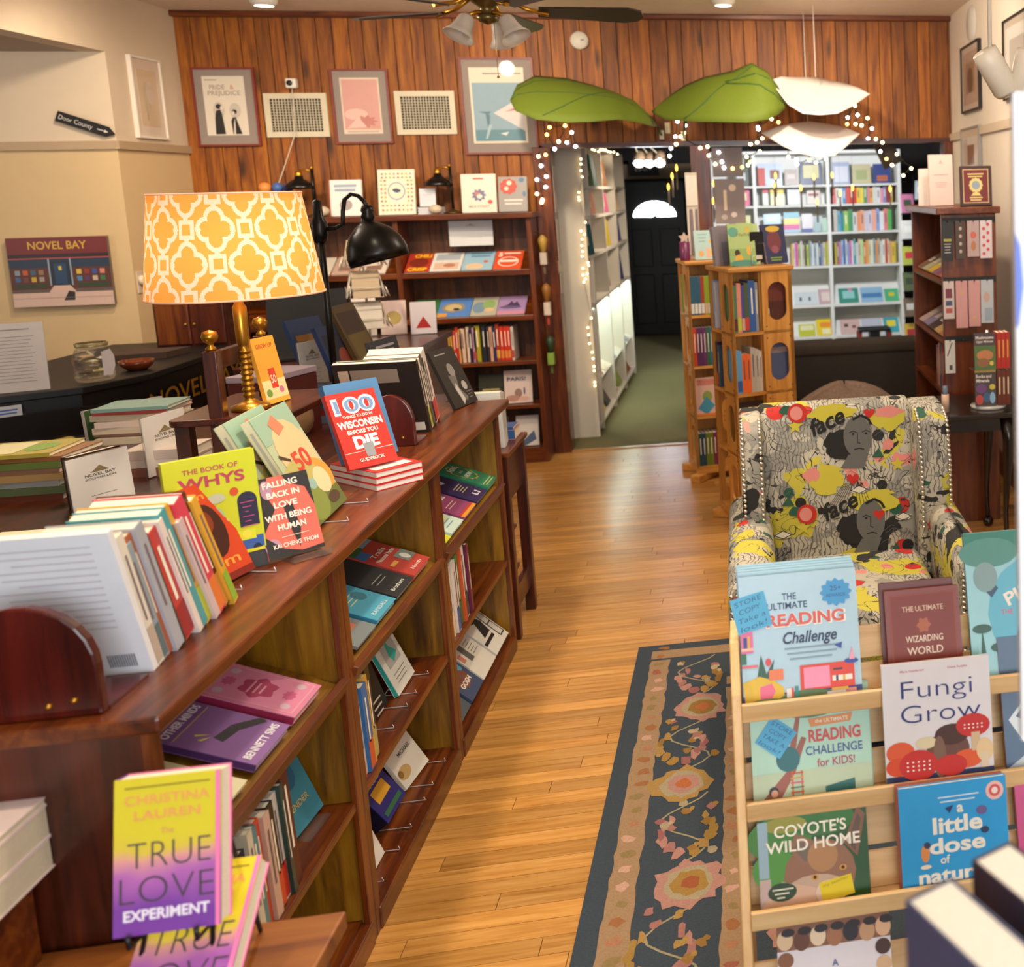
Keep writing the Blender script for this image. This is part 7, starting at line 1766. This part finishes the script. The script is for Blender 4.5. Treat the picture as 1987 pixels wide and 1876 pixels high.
FAIRY2 = [(-1.047,2.064),(-1.030,2.057),(-1.004,2.048),(-0.989,2.060),(-0.971,2.062),(-0.953,2.059),(-0.937,2.047),(-0.919,2.043),(-0.895,2.043),(-0.870,2.027),(-1.189,2.045),(-1.147,2.050),(-1.146,2.035)]
CAND = [(-0.475,1.929),(-0.512,1.866),(-0.545,1.782),(-0.196,1.802),(-0.206,1.662),(0.291,1.852),(0.278,1.780),(0.597,1.834),(0.614,1.637),(0.489,1.751),(0.803,1.701),(0.906,1.742),(1.213,1.727),(0.744,1.848)]
L1T = [(-1.343,7.000,2.317),(-1.320,7.120,2.420),(-1.223,7.200,2.484),(-1.036,7.220,2.470),(-0.882,7.220,2.427),(-0.757,7.200,2.383),(-0.633,7.200,2.327),(-0.541,7.250,2.232),(-0.506,7.300,2.169)]
L1B = [(-1.343,7.000,2.317),(-1.299,6.900,2.248),(-1.168,6.800,2.188),(-0.986,6.750,2.165),(-0.839,6.750,2.169),(-0.695,6.800,2.183),(-0.589,6.950,2.172),(-0.518,7.150,2.158),(-0.506,7.300,2.169)]
L2T = [(-0.522,7.150,2.258),(-0.407,7.200,2.358),(-0.307,7.200,2.423),(-0.189,7.150,2.466),(-0.009,7.100,2.499),(0.116,7.000,2.539),(0.214,6.950,2.476),(0.290,6.950,2.365),(0.322,6.950,2.284)]
L2B = [(-0.522,7.150,2.248),(-0.436,7.000,2.193),(-0.273,6.850,2.169),(-0.085,6.750,2.158),(0.069,6.700,2.150),(0.194,6.720,2.168),(0.260,6.780,2.203),(0.303,6.850,2.239),(0.322,6.950,2.284)]
U1T = [(0.235,6.950,2.429),(0.298,7.050,2.458),(0.402,7.150,2.464),(0.516,7.200,2.469),(0.624,7.200,2.448),(0.720,7.150,2.423),(0.793,7.050,2.387),(0.857,6.950,2.338)]
U1B = [(0.234,6.950,2.419),(0.275,6.850,2.340),(0.326,6.780,2.262),(0.409,6.720,2.203),(0.509,6.700,2.192),(0.622,6.720,2.201),(0.729,6.800,2.253),(0.857,6.950,2.338)]
U2T = [(0.155,6.950,2.099),(0.251,7.050,2.139),(0.356,7.150,2.167),(0.477,7.200,2.182),(0.579,7.200,2.167),(0.676,7.150,2.146),(0.733,7.050,2.120),(0.782,6.950,2.085)]
U2B = [(0.155,6.950,2.099),(0.224,6.850,2.049),(0.283,6.780,2.007),(0.374,6.720,1.962),(0.498,6.700,1.931),(0.596,6.720,1.943),(0.687,6.800,2.008),(0.782,6.950,2.085)]
WY = 7.449
FRM = M('#7a2c20', .4); MAT = M('#8d8078', .8, var=.03)


def framed(label, x0, x1, z0, z1, i0, i1, k0, k1, items, paper, frame=FRM, matc=MAT, y=WY, loc=None, rot=None):
    t = T('framed_picture', label, 'picture', loc or (x0, y, z0), rot)
    W_, H_ = x1 - x0, z1 - z0
    f = .012
    for (a, b, c, d) in ((0, 0, W_, f), (0, H_ - f, W_, H_), (0, f, f, H_ - f), (W_ - f, f, W_, H_ - f)):
        B('frame_bar', a, -.022, b, c, 0, d, frame, t)
    B('mat_board', f, -.012, f, W_ - f, 0, H_ - f, matc, t)
    pr = B('picture', i0 - x0, -.0135, k0 - z0, i1 - x0, -.012, k1 - z0, M(paper, .7, var=.03), t)
    a_ = art(pr, i1 - i0, k1 - k0, items, 'artwork', -.0138)
    a_.location = (i0 - x0, 0, k0 - z0)
    B('glass', f, -.0165, f, W_ - f, -.0155, H_ - f, M('#ffffff', .03, var=0, trans=1.0, alpha=.10), t)
    return t


framed('framed poster of two dark figures facing each other on the pine wall', -3.263, -2.912, 2.086, 2.565, -3.207, -2.975, 2.153, 2.512, [('l', '#8a8078', .06, .35, .93, 1, .05, .014), ('t', '#9a8c80', 'PRIDE', .34, .78, .075, {'fit': .36}), ('t', '#c08a80', '&', .7, .78, .075, {'fit': .1}), ('t', '#9a8c80', 'PREJUDICE', .5, .68, .075, {'fit': .78}), ('e', '#bdb3a6', .33, .42, .14, .15), ('e', '#bdb3a6', .72, .42, .14, .13), ('p', '#1f1a18', [(.2, .02), (.22, .3), (.26, .42), (.36, .44), (.4, .36), (.42, .2), (.44, .02)]), ('e', '#1f1a18', .33, .49, .07, .045), ('e', '#d8cabc', .4, .47, .035, .03), ('p', '#1f1a18', [(.62, .02), (.6, .24), (.64, .3), (.72, .31), (.76, .2), (.84, .02)]), ('e', '#1f1a18', .7, .4, .06, .04), ('e', '#d8cabc', .67, .38, .03, .03), ('p', '#d8cabc', [(.66, .2), (.7, .29), (.68, .02), (.64, .02)])], '#d3c9ba')
framed('framed pink print between the two wall vents', -2.483, -2.147, 2.09, 2.554, -2.432, -2.205, 2.152, 2.5, [('r', '#c8948a', .04, .08, .96, .97), ('e', '#dcb0a4', .35, .35, .3, .1), ('s', '#b8756c', .6, .22, .3, .12, 9, .4), ('p', '#d8b4aa', [(.1, .1), (.4, .3), (.6, .12)]), ('l', '#a8988c', .1, .9, .03, 1, .05, .02)], '#d6c2ae')
framed('large framed blue seaside poster beside the green leaves', -1.721, -1.272, 2.01, 2.623, -1.667, -1.334, 2.081, 2.562, [('r', '#7f9aa8', .04, .03, .96, .80), ('r', '#557e8c', .04, .03, .96, .18), ('p', '#c9c2c0', [(.4, .4), (.96, .62), (.96, .16)]), ('p', '#b06a70', [(.62, .42), (.9, .5), (.9, .44)]), ('l', '#8a8478', .25, .95, .91, 1, .05, .018), ('p', '#4f6f7c', [(.25, .4), (.33, .38), (.31, .2), (.28, .2)]), ('p', '#4f6f7c', [(.12, .42), (.36, .42), (.3, .38)]), ('p', '#9ab0b4', [(.22, .06), (.3, .25), (.36, .24), (.26, .06)]), ('p', '#d0d0cc', [(.5, .13), (.66, .15), (.6, .1)])], '#d8cebc')


def vent(label, x0, x1, z0, z1):
    t = T('wall_vent', label, 'vent', (x0, WY, z0), None, 'wall vents')
    W_, H_ = x1 - x0, z1 - z0
    wm = M('#c8bda4', .5); f = .034
    B('backing', f, -.004, f, W_ - f, 0, H_ - f, M('#241a12', .8), t)
    for (a, b, c, d) in ((0, 0, W_, f), (0, H_ - f, W_, H_), (0, f, f, H_ - f), (W_ - f, f, W_, H_ - f)):
        B('frame_bar', a, -.014, b, c, 0, d, wm, t)
    n_ = 17
    for k in range(1, n_): B('vertical_slat', f + (W_ - 2 * f) * k / n_ - .002, -.011, f, f + (W_ - 2 * f) * k / n_ + .002, -.004, H_ - f, wm, t)
    for k in range(1, 12): B('horizontal_slat', f, -.012, f + (H_ - 2 * f) * k / 12 - .0015, W_ - f, -.005, f + (H_ - 2 * f) * k / 12 + .0015, wm, t)
    return t


vent('cream metal wall vent below the small camera', -2.876, -2.517, 2.137, 2.407)
vent('cream metal wall vent left of the blue poster', -2.121, -1.764, 2.143, 2.416)
sc = T('security_camera', 'small white camera with a hanging white cable on the pine wall', 'camera', (-2.70, WY, 2.46))
B('body', -.03, -.05, -.025, .03, -.005, .035, M('#d8d2c8', .4), sc, .008)
MB().lathe([(.0001, 0), (.017, 0), (.017, .004), (.0001, .004)], BLACK, (-.004, -.05, .006), 16, Matrix.Rotation(PI / 2, 4, 'X')).build('lens', sc)
MB().tube([(0, -.03, -.025), (0, -.035, -.10), (-.005, -.04, -.3), (-.05, -.045, -.42), (-.11, -.06, -.58), (-.13, -.1, -.66)], .003, M('#c8bcae', .5), 6).build('cable', sc)
sd = T('smoke_detector', 'round white smoke detector high on the pine wall', 'detector', (-.972, WY, 2.732))
MB().lathe([(.0001, 0), (.058, 0), (.058, .02), (.05, .032), (.0001, .034)], M('#cfc8ba', .5), n=28, M_=Matrix.Rotation(PI / 2, 4, 'X')).build('case', sd)
MB().box(.01, -.0355, -.004, .03, -.033, .006, M('#7a766e', .5)).build('test_button', sd)
ls = T('light_switch', 'small cream switch plate on the pine wall between the leaves', 'switch', (-.45, WY, 2.166)); B('plate', -.016, -.006, -.035, .016, 0, .035, M('#c8b890', .5), ls); B('toggle', -.004, -.014, -.008, .004, -.006, .008, M('#b8a880', .5), ls)
# alcove painting, arrow, side picture, thermostat
pt = T('painting', 'canvas painting of a bookshop front with a red sign', 'painting', (-3.907, 6.655, 1.2))
B('canvas', 0, -.02, 0, .484, 0, .376, M('#6a5a4c', .8), pt)
art(pt, .484, .376, [('r', '#6a1c14', 0, .76, 1, 1), ('t', '#c89a30', 'NOVEL BAY', .5, .83, .11, {'fit': .58, 'b': .015}), ('r', '#2a0f0a', 0, .70, 1, .76), ('r', '#a8453a', 0, .69, 1, .705), ('r', '#1f2c40', 0, .56, 1, .69), ('r', '#54281a', 0, .24, 1, .56), ('r', '#16202c', .40, .3, .60, .66), ('r', '#1f3a58', .44, .32, .56, .62), ('r', '#c8b040', .485, .52, .515, .58), ('r', '#8a9aa4', .385, .3, .40, .69), ('r', '#8a9aa4', .60, .3, .615, .69), ('p', '#c8a898', [(0, 0), (0, .2), (.36, .2), (.42, .3), (.58, .3), (.64, .2), (1, .2), (1, 0)]), ('r', '#5c4a44', 0, .2, .37, .25), ('r', '#5c4a44', .63, .2, 1, .25), ('r', '#2f3a20', .04, .27, .36, .33), ('r', '#2f3a20', .66, .27, .97, .33), ('p', '#241814', [(.5, .08), (.56, .22), (.62, .2), (.61, .08)])] + [('r', ('#7a8a90', '#b8502c', '#3a5a70', '#8a6a4a', '#3a5a80', '#6a3a30', '#b8982c', '#9a8a80')[k], .05 + .078 * (k % 4), .46 - .1 * (k // 4), .10 + .078 * (k % 4), .53 - .1 * (k // 4)) for k in range(8)] + [('r', ('#c8a83a', '#8a2c24', '#3a4a8a', '#c87a6a', '#4a7aa0', '#5a2c5a', '#b8a890', '#3a6a3a')[k], .66 + .078 * (k % 4), .46 - .1 * (k // 4), .71 + .078 * (k % 4), .53 - .1 * (k // 4)) for k in range(8)] + [('l', '#9a7a70', 0, 1, .12, 1, .1, .004)], 'painted_scene', -.0205).parent = [c for c in pt.children if c.name.startswith('canvas')][0]
ar = T('arrow_sign', 'black wooden arrow sign with white chalk lettering on the alcove wall', 'sign', (-3.588, 6.655, 2.225), (0, rad(21), 0))
MB().prism([(0, -.028), (.245, -.028), (.285, 0), (.245, .028), (0, .028)], 'y', -.012, 0, M('#14100e', .7)).build('board', ar)
mb = MB(); letters(mb, 'Door County', .012, -.011, .024, M('#cfc8c0', .7), 'l', .165, y=-.0125, bold=-.005); mb.poly([(.20, -.0127, -.002), (.235, -.0127, -.002), (.235, -.0127, -.008), (.255, -.0127, 0), (.235, -.0127, .008), (.235, -.0127, .002), (.20, -.0127, .002)], M('#cfc8c0', .7)); mb.build('chalk_lettering', ar)
framed('white framed pale map on the side wall near the corner', 0, .323, 0, .46, .06, .263, .07, .39, [('e', '#b8a080', .4, .5, .2, .3), ('e', '#c4ac98', .6, .6, .2, .2), ('p', '#a89070', [(.3, .1), (.35, .5), (.4, .12)])], '#c8ab8a', M('#d8cdc0', .6), M('#cdb8a4', .8), loc=(-3.33, 6.869, 2.116), rot=(0, 0, PI / 2))
th = T('thermostat', 'small white round thermostat on the side wall', 'thermostat', (-3.33, 6.72, 1.31), (0, 0, PI / 2)); B('plate', -.03, -.006, -.06, .03, 0, .06, M('#cbb8a0', .5), th); MB().lathe([(.0001, 0), (.03, 0), (.026, .018), (.0001, .02)], M('#d8c8b0', .4), (.0, -.006, .01), 18, Matrix.Rotation(PI / 2, 4, 'X')).build('dial', th)
# right wall
for (lab, y0_, y1_, z0_, z1_, it, pap) in (('black framed sepia photograph on the white right wall', 6.474, 7.002, 2.207, 2.627, [('r', '#8a7462', .2, .2, .8, .8), ('e', '#5a4636', .5, .45, .2, .25)], '#a89080'), ('black framed picture near the track lamps on the right wall', 5.2, 5.86, 2.2, 2.63, [('r', '#a8a49e', .15, .2, .85, .8)], '#c8c4be'), ('pale framed photograph with a door reflected, above the plaque', 6.498, 7.05, 1.80, 2.11, [('r', '#8a5a30', .3, .1, .75, .7), ('r', '#b8a498', .05, .1, .28, .9)], '#cdbfb4')):  # the door reflection is painted into the pale picture's artwork
    W_ = y1_ - y0_
    framed(lab, 0, W_, 0, z1_ - z0_, .05, W_ - .05, .05, z1_ - z0_ - .05, it, pap, M('#16110f' if 'black' in lab else '#8a8682', .4), M('#b8aa9c', .8), loc=(1.487, y1_, z0_), rot=(0, 0, -PI / 2))
ov = T('wall_speaker', 'white oval speaker high on the right wall', 'speaker', (1.489, 6.72, 2.745)); MB().lathe([(.0001, -.02), (.1, -.018), (.12, 0)], M('#c8c2bc', .5), n=28, M_=Matrix.Rotation(PI / 2, 4, 'Y')).build('grille', ov)
# ceiling fan
FX, FY = -.99, 4.83
cf = T('ceiling_fan', 'brown ceiling fan with brass fittings and frosted bell shades', 'fan', (FX, FY, 2.9))
MB().lathe([(.0001, 0), (.07, 0), (.06, -.04), (.015, -.06), (.015, -.22), (.05, -.24), (.085, -.26), (.09, -.32), (.06, -.36), (.03, -.38), (.03, -.41), (.05, -.42), (.03, -.44), (.0001, -.45)], M('#6a5a34', .3, .8), n=28).build('motor', cf)
for k in range(5):
    a = rad(12 + 72 * k)
    m4 = Matrix.Rotation(a, 4, 'Z') @ Matrix.Rotation(rad(12), 4, 'X')
    MB().prism([(.20, -.045), (.56, -.075), (.615, -.05), (.63, 0), (.615, .05), (.56, .075), (.20, .045)], 'z', -.004, .004, M('#241409', .35, var=.2), Matrix.Rotation(a, 4, 'Z') @ Matrix.Translation((0, 0, -.39)) @ Matrix.Rotation(rad(-14), 4, 'X')).build('blade', cf)
    MB().tube([tuple(Matrix.Rotation(a, 4, 'Z') @ Vector(p)) for p in ((.08, 0, -.34), (.15, 0, -.38), (.24, 0, -.4))], .01, BRASS, 6).build('blade_iron', cf)
for k in range(3):
    a = rad(-135 + 105 * k)
    m4 = Matrix.Translation((.085 * math.cos(a), .085 * math.sin(a), -.42)) @ Matrix.Rotation(a, 4, 'Z') @ Matrix.Rotation(rad(150), 4, 'Y')
    mb = MB(); mb.lathe([(.016, 0), (.03, .015), (.036, .05), (.045, .08), (.062, .105)], M('#d8cfc2', .4, var=.08, alpha=.85), (0, 0, 0), 20, m4); mb.build('bell_shade', cf, solid=.002)
    MB().tube([(0, 0, -.40), (.05 * math.cos(a), .05 * math.sin(a), -.405), (.085 * math.cos(a), .085 * math.sin(a), -.42)], .01, BRASS, 6).build('lamp_arm', cf)
MB().tube([(.03, -.03, -.44), (.03, -.03, -.66)], .0012, BRASS, 5).build('pull_chain', cf); MB().ball((.03, -.03, -.665), .006, BRASS, 8).build('chain_ball', cf)
for i, (x_, y_) in enumerate(((-2.63, 6.95), (-.04, 6.8))):
    t = T('ceiling_light', 'small white ceiling spot near the pine wall, %s' % ('left of the fan', 'right of the fan')[i], 'light', (x_, y_, 2.9)); MB().lathe([(.0001, 0), (.075, 0), (.07, -.03), (.05, -.045)], M('#cfc8be', .5), n=24).build('housing', t); MB().lathe([(.05, -.044), (.0001, -.05)], M('#fff4e0', .3, emit=3.0), n=20).build('lens', t)
# track lamps at upper right
tk = T('track_light', 'cream track light with two cylinder heads at upper right', 'light', (0, 0, 0))
CR = M('#d8cdbb', .4)
B('track', .60, 2.9, 2.875, .95, 2.93, 2.9, CR, tk)
for (x_, tl, em) in ((.695, -34, 0), (.80, 10, 4.0)):
    MB().tube([(x_, 2.915, 2.88), (x_, 2.915, 2.11)], .006, CR, 8).build('drop_rod', tk)
    m4 = Matrix.Translation((x_, 2.915, 2.08)) @ Matrix.Rotation(rad(tl), 4, 'Y') @ Matrix.Rotation(rad(14), 4, 'X')
    mb = MB(); mb.lathe([(.0001, .035), (.036, .033), (.038, 0), (.038, -.09), (.032, -.10), (.03, -.06)], CR, (0, 0, 0), 24, m4); mb.build('cylinder_head', tk)
    mb = MB(); mb.lathe([(.028, -.07), (.0001, -.068)], M('#fff6e6', .3, emit=em or .1), (0, 0, 0), 16, m4); mb.build('lamp_face', tk)
# leaf canopies and white sails
LF = M('#5a6a0e', .75, var=.12, bump=.2, scale=90); LV = M('#2c4a14', .7)


def lerp3(a, b, t): return tuple(a[i] + (b[i] - a[i]) * t for i in range(3))


def sheet(name, parent, top, bot, mat, sag, n=8):
    m = len(top) - 1

    def fn(u, v):
        q = u * m; i = min(int(q), m - 1); f = q - i
        a, b = lerp3(top[i], top[i + 1], f), lerp3(bot[i], bot[i + 1], f)
        p = lerp3(a, b, v)
        s = math.sin(PI * v) * math.sin(PI * u)
        return (p[0], p[1], p[2] + sag * s)
    mb = MB(); mb.grid(fn, m * 3, n, mat)
    mb.build(name, parent, solid=.003)
    return fn


for (lab, Tt, Bb, veins, stem) in (('left green fabric leaf canopy over the doorway', L1T, L1B, [((.06, .3), (.42, .1)), ((.28, .92), (.62, .25)), ((.02, .5), (.98, .5))], ((-.50, 7.3, 2.16), (-.49, 7.43, 2.12))),
                                   ('right green fabric leaf canopy over the doorway', L2T, L2B, [((.22, .95), (.45, .35)), ((.45, .35), (.66, .02)), ((.45, .35), (.93, .8)), ((.45, .3), (.9, .25))], ((-.31, 6.9, 2.17), (-.35, 7.43, 2.11)))):
    t = T('leaf_canopy', lab, 'canopy', (0, 0, 0), None, 'green leaf canopies')
    fn = sheet('leaf_sheet', t, Tt, Bb, LF, .05)
    for (a, b) in veins:
        MB().tube([tuple(Vector(fn(a[0] + (b[0] - a[0]) * k / 8, a[1] + (b[1] - a[1]) * k / 8)) + Vector((0, -.004, -.004))) for k in range(9)], .006, LV, 6).build('vein', t)
    MB().tube([stem[0], lerp3(stem[0], stem[1], .5), stem[1]], .008, LV, 8).build('stem', t); B('wall_bracket', stem[1][0] - .014, 7.425, stem[1][2] - .03, stem[1][0] + .014, 7.449, stem[1][2] + .03, M('#cfc4a8', .5), t)
SW = M('#ded3cd', .8, var=.05, bump=.15, scale=40)
for (lab, Tt, Bb, sg, mast) in (('upper white fabric sail hanging beside the leaves', U1T, U1B, -.05, (.517, 7.0)), ('lower cream fabric sail hanging under the upper one', U2T, U2B, .04, (.47, 7.26))):
    t = T('fabric_sail', lab, 'mobile', (0, 0, 0), None, 'white fabric sails'); sheet('sail_sheet', t, Tt, Bb, SW, sg)
    zt = max(p[2] for p in Tt)
    MB().tube([(mast[0], mast[1], zt - .02), (mast[0], mast[1], 2.895)], .003, M('#cfc4b8', .5), 6).build('hanging_cord', t)
# string lights
WR = M('#14180f', .6); BUW = M('#ffdf9a', .3, emit=7.0); BUC = M('#f4f6ff', .3, emit=8.0); BUY = M('#ffc860', .3, emit=5.0)
q_ = random.Random(14)
for (lab, L) in (('string of globe lights climbing the left doorpost', SL), ('string of globe lights draped over the centre post', SM), ('short string of globe lights under the cream sail', SLO), ('string of globe lights draped over the right of the opening', SR)):
    t = T('string_lights', lab, 'string lights', (0, 7.40, 0), None, 'strings of globe lights')
    pts = []
    for a, b in zip(L, L[1:]):
        for k in range(4):
            f = k / 4
            pts.append((a[0] + (b[0] - a[0]) * f, .02, a[1] + (b[1] - a[1]) * f - .012 * math.sin(PI * f) + .012))
    pts.append((L[-1][0], .02, L[-1][1] + .012))
    pts = [(pts[0][0], .045, 2.12)] + pts if 'short' in lab else pts
    MB().tube(pts, .003, WR, 5).build('wire', t)
    for (x_, z_) in L:
        bm_ = q_.choice((BUW, BUC, BUC, BUY, BUW))
        bu = MB().ball((0, 0, 0), .0115, bm_, 8).build('bulb', t, (x_, 0, z_))
        MB().tube([(0, .004, .01), (0, .018, .02)], .005, WR, 6).build('bulb_socket', bu)
for (lab, L, yy_) in (('string of tiny fairy lights down the end of the corridor bookcase', FAIRY, 7.822), ('string of tiny fairy lights along the corridor ceiling', FAIRY2, 8.3)):
    t = T('fairy_lights', lab, 'fairy lights', (0, yy_, 0)); MB().tube([(a, 0, b) for a, b in L], .0012, M('#8a7a58', .5), 4).build('wire', t)
    for (x_, z_) in L: MB().ball((0, 0, 0), .0065, BUW, 6).build('bulb', t, (x_, -.006, z_))
# floating candles
for i, (x_, z_) in enumerate(CAND):
    yy_ = 8.55 + .3 * ((i * 5) % 3) / 3
    k = yy_ / 8.7
    t = T('floating_candle', 'slim cream candle with a glowing flame hung in the opening, %s from left' % ORD[sorted(range(len(CAND)), key=lambda j: CAND[j][0]).index(i)], 'candle', (x_ * k, yy_, 1.75 + (z_ - 1.75) * k), None, 'hanging flame candles')
    MB().lathe([(.0001, -.17), (.0065, -.17), (.0065, -.03), (.0001, -.028)], M('#b8a898', .5), n=10).build('candle_stick', t)
    MB().lathe([(.0001, -.03), (.008, -.015), (.009, 0), (.005, .016), (.0001, .026)], M('#ffb43c', .3, emit=5.0), n=10).build('flame', t)
    MB().tube([(0, 0, .028), (0, 0, 2.33 - t.location.z)], .0006, M('#8a8a88', .4), 4).build('thread', t)
# back-room track lamps
bt_ = T('track_light', 'track light with glowing heads on the back room ceiling', 'light', (0, 0, 0))
B('track', -.92, 8.6, 2.285, -.88, 10.4, 2.312, M('#b8b4ac', .4), bt_)
for k, (x_, y_) in enumerate(((-.815, 9.4), (-.74, 9.5), (-.65, 9.45))):
    m4 = Matrix.Translation((x_, y_, 2.02)) @ Matrix.Rotation(rad(-48), 4, 'X')
    MB().tube([(-.9, y_, 2.29), (x_, y_, 2.05)], .006, M('#b8b4ac', .4), 6).build('drop_rod', bt_)
    MB().lathe([(.0001, .06), (.045, .055), (.05, -.05), (.045, -.06)], M('#8a7a6c', .5), (0, 0, 0), 18, m4).build('lamp_head', bt_)
    MB().lathe([(.045, -.052), (.0001, -.053)], M('#eef2ff', .3, emit=10.0), (0, 0, 0), 18, m4).build('lamp_face', bt_)
bs = T('track_light', 'grey cylinder spotlight hanging above the white case', 'light', (1.16, 8.4, 2.36))
MB().tube([(0, 0, 0), (0, 0, -.32)], .008, M('#8a7f74', .5), 8).build('drop_rod', bs)
mb = MB(); mb.lathe([(.0001, .1), (.075, .1), (.08, -.1), (.07, -.1), (.068, -.02), (.0001, -.02)], M('#8d7c70', .5), (0, 0, -.36), 24, Matrix.Rotation(rad(-25), 4, 'Y')); mb.build('cylinder_head', bs)
# papers on the left doorpost, near white board
for i, (z0_, z1_) in enumerate(((1.62, 1.93), (1.30, 1.58), (1.08, 1.22))):
    card('pale paper pinned in the doorway jamb, %s from the top' % ORD[i], (-1.199, 7.44, z0_), 90, 0, .1, z1_ - z0_, txtlines(5, .8), '#b8a8a0', 'paper_notice', 'notice', False, 'papers on the doorway jamb')
nb_ = T('white_board', 'out-of-focus white display board at the right edge close to the camera', 'board', (.25, .96, 0))
B('panel', 0, 0, 1.2, .42, .012, 1.832, M('#dfe0e4', .6, var=.02), nb_); B('pole', .25, .012, 0, .28, .03, 1.5, M('#c8c8c8', .4), nb_); B('foot', .14, .0, 0, .39, .22, .015, M('#c8c8c8', .4), nb_)
art(nb_, .42, .63, [('p', '#4a6ad0', [(0, .80), (.012, .78), (.018, .72), (.006, .66), (0, .66)])], 'blue_mark').location = (0, -.0005, 1.2)
bpy.data.scenes.remove(_ts)
